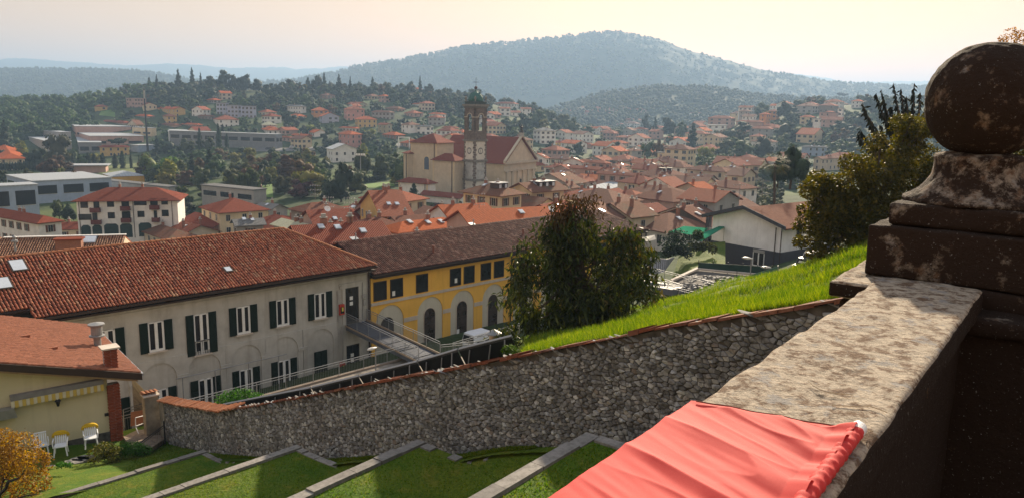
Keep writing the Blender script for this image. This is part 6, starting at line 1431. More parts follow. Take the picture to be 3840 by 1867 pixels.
def stone_mat():
    m, t, b = newmat('grey_fieldstone'); g = N(t, 'ShaderNodeNewGeometry'); oi = N(t, 'ShaderNodeObjectInfo'); n = tnoise(t, 7, 5, .7); n2 = tnoise(t, 28, 4, .7); nb = tnoise(t, .5, 4, .6)
    f = mathn(t, 'FRACT', mathn(t, 'ADD', g.outputs['Random Per Island'], oi.outputs['Random']))
    c = ramp(t, f, [(0, (.10, .097, .092)), (.2, (.27, .265, .26)), (.4, (.14, .137, .132)), (.55, (.38, .385, .39)), (.72, (.22, .21, .19)), (.88, (.52, .515, .49)), (1, (.18, .14, .11))])
    c = mixc(t, ramp(t, n.outputs['Fac'], [(.45, (0, 0, 0)), (.62, (.9, .9, .9))]), c, (.075, .07, .064)); c = mixc(t, ramp(t, n2.outputs['Fac'], [(.60, (0, 0, 0)), (.75, (.55, .55, .55))]), c, (.42, .42, .40))
    c = mixc(t, ramp(t, nb.outputs['Fac'], [(.48, (0, 0, 0)), (.68, (.6, .6, .6))]), c, (.045, .042, .04))
    t.links.new(c, b.inputs['Base Color']); b.inputs['Roughness'].default_value = .85; bump(t, b, n2.outputs['Fac'], .02, .8); return m
M_STONE = stone_mat(); M_MORT = plain('dark_wall_joint', (.075, .066, .057), .95, scale=5, var=.4)
sw = thing('stone_wall', 'long rough fieldstone wall with red brick and tile capping across the garden', 'wall', FW.at(15, -12, 0))
b = MB(); ss = np.linspace(0, SEND, 60)
for i in range(len(ss)-1):
    s0, s1 = ss[i], ss[i+1]; b.prism([FW.at(s0, wbase(s0)-.6, 0), FW.at(s1, wbase(s1)-.6, 0), FW.at(s1, wtop(s1)-.06, 0), FW.at(s0, wtop(s0)-.06, 0)], FW.n*-.42)
b.build('wall_core', M_MORT, sw)
rs = np.random.default_rng(12); pts = []
AS = .58
def stone_size(s_): return float(np.clip(19*(33.9-.7645*s_)/2885., .09, .22))
acc = []; hashg = {}
for it in range(110000):
    s_ = rs.uniform(.40, SEND) if rs.random() < .5 else SEND-(SEND-.4)*rs.random()**1.8; z = rs.uniform(wbase(s_)-.12, wtop(s_)-.12); w_ = stone_size(s_)*(rs.uniform(.7, 1.0) if rs.random() < .75 else rs.uniform(1.2, 2.0)); r_ = w_*.40
    q = (s_*AS, z); gx, gy = int(q[0]/.3), int(q[1]/.3-100); ok_ = True
    for dx in (-1, 0, 1):
        for dy in (-1, 0, 1):
            for (x2, y2, r2) in hashg.get((gx+dx, gy+dy), ()):
                if (x2-q[0])**2+(y2-q[1])**2 < (r_+r2)**2*.72: ok_ = False; break
            if not ok_: break
        if not ok_: break
    if ok_: acc.append((s_, z)); hashg.setdefault((gx, gy), []).append((q[0], q[1], r_))
pts = np.array(acc)
Q = pts*np.array([AS, 1.]); cell = .3; gridd = {}
for i, q in enumerate(Q): gridd.setdefault((int(q[0]/cell), int(q[1]/cell)), []).append(i)
stones = []
for i, q in enumerate(Q):
    poly = [(-.35, -.35), (.35, -.35), (.35, .35), (-.35, .35)]; gx, gy = int(q[0]/cell), int(q[1]/cell)
    nb = [j for dx in (-2, -1, 0, 1, 2) for dy in (-2, -1, 0, 1, 2) for j in gridd.get((gx+dx, gy+dy), []) if j != i]; nb.sort(key=lambda j: (Q[j][0]-q[0])**2+(Q[j][1]-q[1])**2)
    for j in nb[:18]:
        dx, dy = Q[j]-q; h_ = (dx*dx+dy*dy)/2; out = []
        for k in range(len(poly)):
            a_, c_ = poly[k], poly[(k+1) % len(poly)]; da, dc = a_[0]*dx+a_[1]*dy-h_, c_[0]*dx+c_[1]*dy-h_
            if da <= 0: out.append(a_)
            if (da < 0) != (dc < 0) and abs(da-dc) > 1e-9: t_ = da/(da-dc); out.append((a_[0]+(c_[0]-a_[0])*t_, a_[1]+(c_[1]-a_[1])*t_))
        poly = out
        if len(poly) < 3: break
    if len(poly) < 3: continue
    P2 = np.array(poly); 
    if len(P2) > 7: P2 = P2[np.sort(rs.choice(len(P2), 7, replace=False))]
    c0 = P2.mean(0); P2 = c0+(P2-c0)*rs.uniform(.80, .93)*(1+rs.normal(size=(len(P2), 1))*.04); A = .5*abs(np.dot(P2[:, 0], np.roll(P2[:, 1], 1))-np.dot(P2[:, 1], np.roll(P2[:, 0], 1)))/AS
    W2 = (P2+q)/np.array([AS, 1.]); W2[:, 0] = np.clip(W2[:, 0], .3, SEND); W2[:, 1] = np.clip(W2[:, 1], wbase(W2[:, 0].mean())-.15, wtop(W2[:, 0].mean())-.07)
    if np.ptp(W2[:, 1]) < .05 or np.ptp(W2[:, 0]) < .03: continue
    cc = W2.mean(0); d0, d1 = rs.uniform(.004, .02), rs.uniform(.015, .045); tilt = rs.normal(size=2)*.18; n = len(W2)
    vs = [FW.at(a_[0], a_[1], -.03) for a_ in W2]; vs += [FW.at(a_[0], a_[1], d0) for a_ in W2]
    In = cc+(W2-cc)*rs.uniform(.55, .8); vs += [FW.at(a_[0], a_[1], d1+float((a_-cc)@tilt)) for a_ in In]
    fs = []
    for k in range(n): k2 = (k+1) % n; fs += [(k, k2, n+k2, n+k), (n+k, n+k2, 2*n+k2, 2*n+k)]
    fs.append(tuple(range(2*n, 3*n))); 
    pc = FW.at(cc[0], cc[1]); stones.append((A/np.dot(pc, pc), vs, fs, pc))
stones.sort(key=lambda q: -q[0])
# orientation of the faces
def add_stone(b, vs, fs):
    v0 = np.array(vs); n = len(fs[-1]); nn = np.cross(v0[fs[-1][1]]-v0[fs[-1][0]], v0[fs[-1][2]]-v0[fs[-1][0]]); b.add(vs, fs if nn@FW.n > 0 else [f[::-1] for f in fs])
for a_, vs, fs, pc in stones[:300]: b = MB(); add_stone(b, vs, fs); b.build('stone', M_STONE, sw)
b = MB()
for a_, vs, fs, pc in stones[300:]: add_stone(b, vs, fs)
b.build('stones', M_STONE, sw, kind='stuff')
b = MB(); FW.box(b, -.25, .42, wbase(0)-.5, wtop(.2)-.05, -.42, .05); b.build('plastered_end', plain('stained_plaster', (.30, .28, .23), .95, var=.3, scale=1.5), sw)
MT_RB = tile_mat('worn_cap_bricks', [(.20, .065, .04), (.27, .09, .05), (.15, .06, .042), (.30, .14, .09), (.12, .06, .05)], .9)
st_ = 9.6; s = st_; rr_ = np.random.default_rng(2)
while s < SEND:
    l_ = rr_.uniform(.22, .42); z0, z1 = wtop(s), wtop(s+l_); b = MB(); j = rr_.normal(size=3)*.012
    b.prism([FW.at(s, z0-.055+j[0], .06+j[1]), FW.at(s+l_-.012, z1-.055+j[0], .06+j[1]), FW.at(s+l_-.012, z1+.0+j[2], .06+j[1]), FW.at(s, z0+.0+j[2], .06+j[1])], FW.n*-.5); b.build('cap_brick', MT_RB, sw); s += l_
s = -.1; tc = barrel(.20, .52, .075, 5, 'cap_tile', MT_CAP)
while s < st_+.1:
    z0 = wtop(s); dz = (wtop(s+.2)-wtop(s-.2))/.4; yv = (FW.n*-1+U*.32); yv /= np.linalg.norm(yv); xv = FW.d+U*dz; xv = xv-yv*(xv@yv); xv /= np.linalg.norm(xv); zv = np.cross(xv, yv); zv = zv if zv[2] > 0 else -zv
    if np.cross(xv, yv)@zv < 0: xv = -xv
    linked('cap_tile', tc, sw, FW.at(s, z0-.06+rr_.normal()*.012, .16), (Matrix((xv, yv, zv)).transposed() @ Matrix.Rotation(rr_.normal()*.06, 3, 'Z')).to_euler()); s += .165
# lawns
def grass_mat(name, a_, b_, c_, sc=1.0):
    m, t, b = newmat(name); n = tnoise(t, .35*sc, 4, .6); n2 = tnoise(t, 14*sc, 4, .7); n3 = tnoise(t, 2.2*sc, 4, .6)
    c = ramp(t, n.outputs['Fac'], [(.35, a_), (.65, b_)]); c = mixc(t, ramp(t, n2.outputs['Fac'], [(.40, (0, 0, 0)), (.65, (.7, .7, .7))]), c, tuple(x*.45 for x in a_)); c = mixc(t, ramp(t, n3.outputs['Fac'], [(.55, (0, 0, 0)), (.72, (.6, .6, .6))]), c, c_)
    t.links.new(c, b.inputs['Base Color']); b.inputs['Roughness'].default_value = .9; b.inputs['Specular IOR Level'].default_value = .15; bump(t, b, n2.outputs['Fac'], .05, .9); return m
M_LAWN = grass_mat('mown_lawn', (.050, .125, .006), (.125, .155, .010), (.19, .165, .02)); M_BANK = grass_mat('rough_bank_grass', (.06, .11, .010), (.12, .155, .016), (.17, .165, .03))
TR = []
for (cu, cv), (lu, lv), (eu, ev), z in (((765, 1690), (205, 1860), (870, 1745), -12.95), ((1115, 1675), (560, 1865), (1310, 1755), -9.5), ((1570, 1655), (1100, 1867), (1800, 1740), -7.15), ((2205, 1625), (1790, 1867), (2380, 1680), -5.2)):
    c_ = P(cu, cv, z=z); e_ = P(lu, lv, z=z)-c_; e_ /= np.linalg.norm(e_); f_ = P(eu, ev, z=z)-c_; f_ /= np.linalg.norm(f_); TR.append((c_, e_, f_, z))
def sco(p): return float((p-FW.O)[:2]@FW.d[:2]), float((p-FW.O)[:2]@FW.n[:2])
def edge_off(s):
    k = None
    for i, (c_, e_, f_, z) in enumerate(TR):
        if sco(c_)[0] <= s: k = i
    if k is None: return 3.2
    c_, e_, f_, z = TR[k]; t_ = (s-sco(c_)[0])/(f_@FW.d); return max(.15, sco(c_+f_*t_)[1])
b = MB(); ns = 150; so_ = np.linspace(-2.5, SEND, ns)
for i in range(ns-1):
    for j in range(6):
        q = []
        for s_, f_ in ((so_[i], j/6), (so_[i], (j+1)/6), (so_[i+1], (j+1)/6), (so_[i+1], j/6)):
            of = -.1+(edge_off(so_[i])+.16+.1)*f_; q.append(FW.at(s_, wbase(max(0, s_))-.02*f_*3+.04*mnoise.noise((s_, of, 1)), of))
        b.quad(*q[::-1])
b.build('lawn', M_LAWN, kind='structure', smooth=True)
b = MB(); 
def lowz(p): s_, o_ = sco(p); return -15.47+.55*min(1, max(0, -float((p-FB.O)[:2]@FB.d[:2])/4))+max(0, .45*(s_-1.0))*(1 if s_ > 1 else 0)*.6+.05*mnoise.noise((p[0]*.5, p[1]*.5, 0))
cA, eA, fA, zA_ = TR[0]
def lawn_in(p): q = (p-FB.O)[:2]; s_, o_ = float(q@FB.d[:2]), float(q@FB.n[:2]); return o_ > (.57*s_+.05 if s_ > 0 else -.1)
b.grid(lambda i, j: (lambda p: np.array([p[0], p[1], lowz(p)]))(cA-eA*6+eA*26*i-fA*24*j+fA*.3), 70, 64); b.v, b.f = b.v, [f for f in b.f if lawn_in(np.mean([b.v[i] for i in f], 0))]; b.m = [0]*len(b.f); b.build('lower_lawn', M_LAWN, kind='structure', smooth=True)
LAWN_TRI = []
def tz(k, p, a): c_, e_, f_, z = TR[k]; s_, o_ = sco(p); return max(z, wbase(min(max(s_, 0), 33))-.06-.36*max(a, 0))+.03*mnoise.noise((p[0]*.7, p[1]*.7, k))
MT_KERB = tile_mat('pale_kerb_stone', [(.26, .24, .22), (.32, .30, .27), (.22, .205, .19), (.36, .33, .30)], .9); M_RETAIN = plain('mossy_retaining_wall', (.11, .10, .09), .95, scale=2.5, var=.45, bmp=.03)
LB = [8.1, 7.3, 5.7, 5.6]; names = ['lowest', 'second', 'third', 'highest']
for k, (c_, e_, f_, z) in enumerate(TR):
    La = 17 if k < 3 else 13.5
    b = MB(); b.grid(lambda i, j: (lambda p, a: np.array([p[0], p[1], tz(k, p, a)]))(c_+e_*La*i**1.2+f_*(.22+(LB[k]-.22)*j), La*i**1.2), 60, 30, flip=True); b.build('terrace_lawn', M_LAWN, kind='structure', smooth=True)
    tk = thing('terrace_wall', '%s of the four stone edged lawn terraces, a low wall with pale kerb stones' % names[k], 'terrace wall', c_, 'terrace walls stepping up the lawn')
    b = MB(); b.obox(c_-f_*.02+U*-3.6, e_*La, f_*.3, U*3.55); b.obox(c_+U*-2.2+f_*.05, f_*3.8, e_*.28, U*2.12); b.build('wall_face', M_RETAIN, tk)
    a = 0; rk = np.random.default_rng(k)
    while a < La:
        l_ = rk.uniform(.5, 1.3); h_ = rk.normal()*.014; b = MB(); wk_ = .24+rk.normal()*.015
        o_ = c_+e_*a-f_*.03; b.obox(o_+U*-.16, e_*(l_-.015), f_*wk_, U*(.22+h_)); b.build('kerb_stone', MT_KERB, tk); a += l_
    a = .25
    while a < 2.5:
        l_ = rk.uniform(.25, .6); b = MB(); o_ = c_+f_*a; zt_ = max(z, tz(k, o_, 0)-.02); b.obox(np.array([o_[0], o_[1], zt_-.14]), f_*(l_-.02), e_*.22, U*(.19+rk.normal()*.02-.035*a)); b.build('kerb_stone', MT_KERB, tk); a += l_
# grass blades
def blades(name, label, fn, n, h, wd, mat, seed, lean=.5):
    rng = np.random.default_rng(seed); Pp = []
    for i in range(n):
        p = fn(rng)
        if p is not None: Pp.append(p)
    Pp = np.array(Pp); n = len(Pp); an = rng.uniform(0, 6.28, n); hh = h*rng.uniform(.5, 1.3, n); w2 = wd*rng.uniform(.7, 1.3, n)
    dx = np.stack([np.cos(an), np.sin(an), np.zeros(n)], 1); ln = rng.normal(size=(n, 3))*lean; ln[:, 2] = 1; ln /= np.linalg.norm(ln, axis=1)[:, None]
    V = np.stack([Pp-dx*w2[:, None], Pp+dx*w2[:, None], Pp+ln*hh[:, None]], 1).reshape(-1, 3); o = bpy.data.objects.new(name, npmesh(name, V, np.arange(3*n).reshape(n, 3), mat)); COL.objects.link(o); return tag(o, label, 'grass', None, 'stuff')
def blade_mat(name, cols):
    m = foliage_mat(name, *cols, rough=.6, trans=.4); return m
M_BL = blade_mat('lawn_blades', ((.032, .10, .004), (.09, .15, .008), (.18, .18, .02))); M_BB = blade_mat('bank_blades', ((.035, .08, .006), (.11, .155, .012), (.24, .25, .035)))
def on_terrace(rng):
    k = int(rng.integers(0, 4)) if rng.random() < .6 else int(rng.integers(1, 4)); c_, e_, f_, z = TR[k]; a, bb = rng.uniform(.25, 13 if k < 3 else 8), rng.uniform(.25, LB[k]-.3); p = c_+e_*a+f_*bb; 
    return np.array([p[0], p[1], tz(k, p, a)])
blades('lawn_grass', 'short mown grass on the stone edged terraces', on_terrace, 110000, .05, .010, M_BL, 3, .8)
def on_ramp(rng): s_ = rng.uniform(0, 26); o_ = rng.uniform(.03, edge_off(s_)); return FW.at(s_, wbase(s_)-.01, o_)
blades('path_grass', 'dark grass strip along the foot of the stone wall', on_ramp, 30000, .06, .012, M_BL, 4, .8)
# bank behind the wall
FARE = tab([(400, 1600), (640, 1545), (1000, 1490), (1400, 1400), (1925, 1300), (2420, 1172), (2520, 1142), (2740, 1077), (2880, 1054), (3000, 1022), (3120, 987), (3230, 952), (3350, 920), (3600, 860), (4300, 800)])
FARY = tab([(400, 46), (640, 47), (1000, 50), (1400, 56), (1925, 58), (2420, 57), (2740, 56), (3000, 46), (3230, 34), (3350, 30), (3600, 26), (4300, 22)])
ZDROP = tab([(400, .9), (1850, .9), (1990, .12), (4300, .05)])
def bank_pt(u, f):
    t = tofu(u); # intersection of the bearing with the wall back face
    o = FW.O-FW.n*.34; Yn = float((o[:2]@FW.n[:2])/(t*FW.n[0]+FW.n[1])); sN = (np.array([t*Yn, Yn, 0])-FW.O)@FW.d; zn = wtop(min(max(sN, 0), SEND))-ZDROP(u)
    Yf = FARY(u); zf = P(u, FARE(u), Y=Yf)[2]; Yq = Yn+(Yf-Yn)*f; z = zn+(zf-zn)*f; z += (.30*math.sin(f*math.pi)*mnoise.noise((t*Yq*.45, Yq*.45, 3))*1.6 if u > 1950 else 0)+.22*math.sin(f*math.pi)
    return np.array([t*Yq, Yq, z])
b = MB(); b.grid(lambda i, j: bank_pt(1840+2460*i, j**1.6), 110, 46); b.build('grass_bank', M_BANK, kind='structure', smooth=True)
M_YARD = plain('trodden_gravel', (.20, .175, .145), .95, scale=1.5, var=.3)
b = MB(); b.grid(lambda i, j: bank_pt(420+1420*i, j**1.6), 50, 30); b.build('yard', M_YARD, kind='structure', smooth=True)
def skirt(u): 
    p = bank_pt(u, 1.0); q = np.array([tofu(u)*(p[1]+6), p[1]+6, max(p[2]-7, -22.8)]); return p, q
b = MB()
for i in range(60):
    u0, u1 = 420+3880*i/60, 420+3880*(i+1)/60; (p0, q0), (p1, q1) = skirt(u0), skirt(u1); b.quad(p0, p1, q1, q0)
b.build('bank_slope', M_YARD, kind='structure')
def on_bank(rng):
    u = rng.uniform(1990, 3420); f = rng.random()**2.2*.9; p = bank_pt(u, f); q = mnoise.noise((p[0]*1.1, p[1]*1.1, 8))+.6*mnoise.noise((p[0]*3.1, p[1]*3.1, 2))
    return p-U*(.02+max(0, -q)*.07) if q > -.45+rng.random()*.3 else None
blades('bank_grass', 'tall bright backlit grass on the bank above the stone wall', on_bank, 150000, .20, .012, M_BB, 9, .55)
# court in front of the two long buildings, walkway
b = MB(); b.add([FG.at(-14, -22.25, 0), FG.at(60, -22.0, 0), FG.at(60, -22.0, 8), FG.at(-14, -22.25, 8)], [(0, 3, 2, 1)]); b.build('courtyard', plain('pale_court_paving', (.22, .20, .17), .95, scale=.8), kind='structure')
b = MB(); FG.box(b, -9, 13.4, -19.4, -18.45, 8.0, 16); FG.box(b, 13.4, 15.4, -19.4, -18.5, 8, 11); b.build('walkway', plain('gravelly_concrete', (.25, .215, .175), .95, scale=2.5, var=.25), kind='structure')
b = MB(); FG.box(b, -9, 15.3, -18.45, -18.33, 7.9, 8.15); b.build('walkway_kerb', plain('kerb_concrete', (.28, .22, .17), .9), kind='structure')
def rail_run(name, label, pts, h, cat='railing', post=2.0, two=True, bars=True, r=.028, group=None, spacing=.13):
    """steel railing along a line of ground points: posts, hand rails, thin bars"""
    T = thing(name, label, cat, pts[0], group); b = MB()
    for i in range(len(pts)-1):
        b.tube(pts[i]+U*h, pts[i+1]+U*h, r, 6)
    b.build('hand_rail', M_RAIL, T)
    if two:
        b = MB()
        for i in range(len(pts)-1): b.tube(pts[i]+U*(h-.16), pts[i+1]+U*(h-.16), r*.8, 6)
        b.build('hand_rail', M_RAIL, T)
    for i in range(len(pts)-1):
        L = np.linalg.norm(pts[i+1]-pts[i]); n = max(1, int(round(L/post)))
        for k in range(n+(1 if i == len(pts)-2 else 0)): p = pts[i]+(pts[i+1]-pts[i])*k/n; b = MB(); b.tube(p-U*.1, p+U*h, .024, 6); b.build('post', M_STEEL, T)
        if bars:
            b = MB(); b.tube(pts[i]+U*.1, pts[i+1]+U*.1, .012, 4)
            for k in range(int(L/spacing)): p = pts[i]+(pts[i+1]-pts[i])*(k+.5)*spacing/L; b.tube(p+U*.1, p+U*(h-.18), .0075, 4, cap=False)
            b.build('bars', M_STEEL, T, kind='stuff')
    return T
rail_run('walkway_railing', 'long steel railing along the walkway in front of the grey building', [FG.at(-9, -18.4, 8.05), FG.at(3, -18.4, 8.05), FG.at(15.2, -18.4, 8.05)], 1.02)
T = thing('ramp_hand_rail', 'single steel hand rail climbing in front of the blind arches', 'hand rail', FG.at(0, -18.8, 3)); b = MB(); b.tube(FG.at(-.02, -17.77, 3), FG.at(7.94, -17.8, 3), .03, 6); b.build('rail', M_RAIL, T)
for s_ in (.4, 2.6, 5.0, 7.3): b = MB(); b.tube(FG.at(s_, -22, 3), FG.at(s_, -17.78, 3), .03, 6); b.build('post', M_STEEL, T)
# footbridge
fb = thing('footbridge', 'grey steel footbridge with railings leading to the upper door of the grey building', 'footbridge', FG.at(15.5, -17.6, 5))
bd = lambda s_, o_: FG.at(s_-o_*.118, -17.58, o_)
nS = 22
for i in range(nS):
    o0, o1 = 11.2*i/nS, 11.2*(i+1)/nS-.02; b = MB(); b.prism([bd(14.98, o0), bd(16.9, o0), bd(16.9, o1), bd(14.98, o1)], U*-.05); b.build('deck_panel', plain('steel_grating', (.055, .065, .09), .6, metal=.0, scale=30, var=.2) if i == 0 else bpy.data.materials['steel_grating'], fb)
M_BEAM = plain('grey_beam_paint', (.10, .11, .13), .6)
for s_ in (14.95, 16.85): b = MB(); b.prism([bd(s_, 0), bd(s_+.08, 0), bd(s_+.08, 11.2), bd(s_, 11.2)], U*-.42); b.build('beam', M_BEAM, fb)
for k in range(6): b = MB(); b.prism([bd(14.95, .4+k*2), bd(16.9, .4+k*2), bd(16.9, .55+k*2), bd(14.95, .55+k*2)], U*-.3-0); b.build('cross_beam', M_BEAM, fb)
M_BOARD = plain('warm_kick_board', (.34, .26, .18), .7)
b = MB(); b.prism([bd(14.90, 0), bd(14.94, 0), bd(14.94, 11.2), bd(14.90, 11.2)], U*-.12); b.prism([bd(16.92, 0), bd(16.98, 0), bd(16.98, 11.2), bd(16.92, 11.2)], U*.16); b.build('kick_board', M_BOARD, fb)
rail_run('footbridge_railing', 'near railing of the footbridge, with thin steel bars', [bd(14.97, .1), bd(14.97, 11.1)], 1.0, group='footbridge railings'); rail_run('footbridge_railing', 'far railing of the footbridge, seen against the yellow wall', [bd(16.93, .1), bd(16.93, 11.1)], 1.0, group='footbridge railings')
b = MB(); b.tube(FG.at(13.6, -19, 10.8), FG.at(13.6, -17.6, 10.8), .06); b.tube(FG.at(15.4, -20, 10.8), FG.at(15.4, -17.6, 10.8), .06); b.build('support', M_STEEL, fb)
e0 = bd(16.9, 11.2)
rail_run('landing_railing', 'lower steel railing right of the footbridge end, before the yellow wall', [e0+U*-.2, FG.at(19.5, -18.2, 11.5), FG.at(24.5, -18.2, 10.5)], 1.0)
rail_run('parking_railing', 'steel railing in front of the white van', [FG.at(20.0, -19.4, 7.5), FG.at(29, -19.4, 7.0), FG.at(33, -19.4, 7.0)], 1.0)
# lamps by the walkway
def lamp(label, p, h, head, lenh=.75, grp='street lamps by the walkways'):
    T = thing('street_lamp', label, 'street lamp', p, grp); b = MB(); b.tube(p, p+U*h, .045, 8); b.build('pole', M_STEEL, T); hd = np.asarray(head, float); hd /= np.linalg.norm(hd); sd_ = np.cross(hd, U)
    b = MB(); C_ = p+U*h; sec = [(-.1, .05, .03), (.1, .12, .08), (.35, .17, .11), (.6, .14, .08), (lenh, .04, .03)]; vs = []
    for x, w_, t_ in sec:
        for k in range(8): a = 2*math.pi*k/8; vs.append(C_+hd*x+sd_*w_*math.cos(a)+U*(t_*math.sin(a)+.04))
    fs = [(i*8+k, i*8+(k+1) % 8, (i+1)*8+(k+1) % 8, (i+1)*8+k) for i in range(4) for k in range(8)]+[tuple(range(7, -1, -1)), tuple(32+k for k in range(8))]; b.add(vs, fs); b.build('lamp_head', plain('pale_lamp_shell', (.62, .60, .56), .35) if 'pale_lamp_shell' not in bpy.data.materials else bpy.data.materials['pale_lamp_shell'], T, smooth=True)
lamp('street lamp with leaf shaped head on the walkway beside the footbridge', FG.at(11.35, -18.45, 9.2), 1.85, -FG.d+FG.n*.1)
lamp('street lamp with leaf shaped head in front of the dark house wall', P(2811, 1062, Y=58), 1.9, (-1, 0, .1)); lamp('low street lamp beside the green mesh fence corner', P(2883, 1048, Y=58), .9, (-1, -.2, .1))
# solar panels behind the wall
M_PANEL = plain('black_panel_back', (.012, .013, .012), .35, var=.2); SPts = [P(u, v, Y=Y) for u, v, Y in ((832, 1519, 30.5), (1165, 1455, 28.2), (1345, 1412, 26.6), (1565, 1357, 24.6), (1716, 1312, 23.4), (1920, 1262, 22.0))]
for i in range(5):
    p0, p1 = SPts[i].copy(), SPts[i+1].copy(); dd = p1-p0; L = np.linalg.norm(dd); dd /= L; p0 = p0+dd*.04; p1 = p1-dd*.04; nh = np.array([-dd[1], dd[0], 0]); nh = nh if nh[1] > 0 else -nh; nh /= np.linalg.norm(nh); dn_ = nh*.62-U*1.0; dn_ /= np.linalg.norm(dn_)
    T = thing('solar_panel', '%s tilted solar panel behind the stone wall, dark back in view' % ['leftmost long low', 'second from the left', 'middle', 'second from the right', 'rightmost and tallest'][i], 'solar panel', (p0+p1)/2, 'tilted solar panels behind the stone wall')
    b = MB(); b.prism([p0, p1, p1+dn_*1.5, p0+dn_*1.5], np.cross(dd, dn_)*.03); b.build('panel', M_PANEL, T)
    b = MB(); b.prism([p0-dn_*.03, p1-dn_*.03, p1+dn_*.07, p0+dn_*.07], np.cross(dd, dn_)*.09); b.build('top_frame', M_RAIL, T)
    bk = np.cross(dd, dn_); bk = bk if bk[1] < 0 else -bk
    for f in (.22, .62): b = MB(); q = p0+(p1-p0)*f; b.tube(q+dn_*.08+bk*.05, q+dd*-.45+bk*.32+dn_*1.0, .022, 5); b.build('strut', M_RAIL, T)
    b = MB(); q = p0+(p1-p0)*.9; b.tube(q+bk*.06, q+bk*.1-U*1.1, .022, 5); b.build('leg', M_STEEL, T)
# flue vent and van
vp = P(1852, 1272, Y=27.); T = thing('flue_vent', 'shiny steel flue vent with conical cap behind the solar panels', 'flue', vp); b = MB(); b.lathe([(.17, -1.2), (.17, .14), (.2, .16)], vp, 14); b.build('pipe', plain('copper_steel', (.5, .38, .28), .3, metal=.7), T, smooth=True); b = MB(); b.lathe([(.28, .2), (.3, .24), (.04, .38), (.01, .39)], vp, 16); b.build('cap', M_RAIL, T)
car('white van parked in front of the yellow arched windows', FG.at(26.4, -21.05, 4.4), math.atan2(FG.d[1], FG.d[0]), (.72, .74, .78), 4.0, 1.68, 1.85, name='parked_van', cat='van', van=True)
# ---------------------------------------------------------------- near trees, shrubs and small garden things
def leafset(tips, n_per, ln, wd, rng, droop=.7, spread=.16):
    """long folded leaves hanging in whorls from twig tips"""
    tips = np.asarray(tips, float); n = len(tips)*n_per; p0 = np.repeat(tips, n_per, 0)+rng.normal(size=(n, 3))*spread
    a = rng.normal(size=(n, 3)); a[:, 2] = a[:, 2]*.5-droop*1.6; a /= np.linalg.norm(a, axis=1)[:, None]; side = np.cross(a, rng.normal(size=(n, 3))); side /= np.linalg.norm(side, axis=1)[:, None]; nrm = np.cross(a, side)
    L = ln*rng.uniform(.65, 1.3, n)[:, None]; Wd = wd*rng.uniform(.7, 1.25, n)[:, None]; mid = p0+a*L*.5
    tip = p0+a*L-nrm*L*.12*0+np.array([0, 0, -1.])*L*.12; l = mid+side*Wd*.5+nrm*Wd*.22; r = mid-side*Wd*.5+nrm*Wd*.22
    V = np.stack([p0, l, tip, r], 1).reshape(-1, 3); k = np.arange(n)*4
    return V, np.concatenate([np.stack([k, k+1, k+2], 1), np.stack([k, k+2, k+3], 1)])
def lobe_points(lobes_px, Y, dY, n, rng, shell=.55):
    out = []; ctr = []
    w_ = np.array([r*r for *_, r in lobes_px], float); w_ /= w_.sum()
    for u, v, r in lobes_px: ctr.append((P(u, v, Y=Y+rng.uniform(-dY, dY)), r/F*Y))
    for i in range(n):
        c, r = ctr[int(rng.choice(len(ctr), p=w_))]; d = rng.normal(size=3); d /= np.linalg.norm(d); out.append(c+d*r*rng.uniform(shell, 1.0)**.5)
    return np.array(out), ctr
def limb_tree(T, base, ctr, rng, r0, mat, top, name='trunk'):
    b = MB(); m = base*.45+top*.55+np.array([.1, 0, 0]); b.path([base-U*.3, base*.8+m*.2, m, top], [r0, r0*.85, r0*.6, r0*.15], 8)
    b.build(name, mat, T)
    for c, r in ctr[:46]:
        f = rng.uniform(.25, .75); st_ = base+(top-base)*f; mid = (st_+c)/2+np.array([0, 0, -.1*np.linalg.norm(c-st_)]); b = MB(); b.path([st_, mid, c], [r0*.38, r0*.25, r0*.10], 6)
        for k in range(4): d = rng.normal(size=3); d /= np.linalg.norm(d); b.path([c, c+d*r*.5, c+d*r*.85], [r0*.09, r0*.06, .004], 4)
        b.build('branch', mat, T)
def leaf_parts(T, V, Fc, mat, keep, per, name):
    """leaves: the nearest ones one by one, the rest as one part"""
    nv, nf = per; n = len(V)//nv
    me = npmesh(name+'s', V-WORG[T.name], Fc, mat); o = bpy.data.objects.new(name+'s', me); COL.objects.link(o); o.parent = T; o['kind'] = 'stuff'; WORG[o.name] = WORG[T.name]
M_LEAFD = foliage_mat('glossy_dark_leaves', (.010, .020, .004), (.036, .056, .010), (.13, .15, .028), rough=.42, trans=.22); M_LEAFB = foliage_mat('bronze_leaves', (.030, .018, .006), (.065, .042, .012), (.12, .085, .02), rough=.5, trans=.2)
rg = np.random.default_rng(21)
def clumps(L_, k, f): return [(u+r*.72*math.cos(a), v+r*.72*math.sin(a), r*f*rg.uniform(.75, 1.25)) for u, v, r in L_ for a in rg.uniform(0, 6.28, k)]+[(u, v, r*.55) for u, v, r in L_]
ct = thing('broadleaf_tree', 'large dark evergreen tree with long drooping leaves behind the stone wall', 'tree', P(2180, 1330, Y=27.))
LOB = [(2150, 895, 80), (2080, 915, 80), (2270, 915, 105), (2180, 985, 140), (2020, 1010, 90), (2340, 1030, 85), (2170, 1120, 150), (2030, 1160, 115), (2310, 1180, 105), (2150, 1250, 130), (1995, 1250, 85), (2290, 1265, 100), (2375, 1250, 60), (1955, 1060, 55), (2400, 1075, 45), (2440, 1040, 22), (1925, 1120, 38), (1935, 1085, 40), (1955, 1185, 45), (2425, 1110, 45), (2440, 1200, 30), (2395, 955, 48), (2345, 895, 42), (1985, 955, 45), (1900, 1290, 40), (2430, 1290, 35), (1905, 1250, 35), (2360, 930, 45), (2200, 1190, 150)]
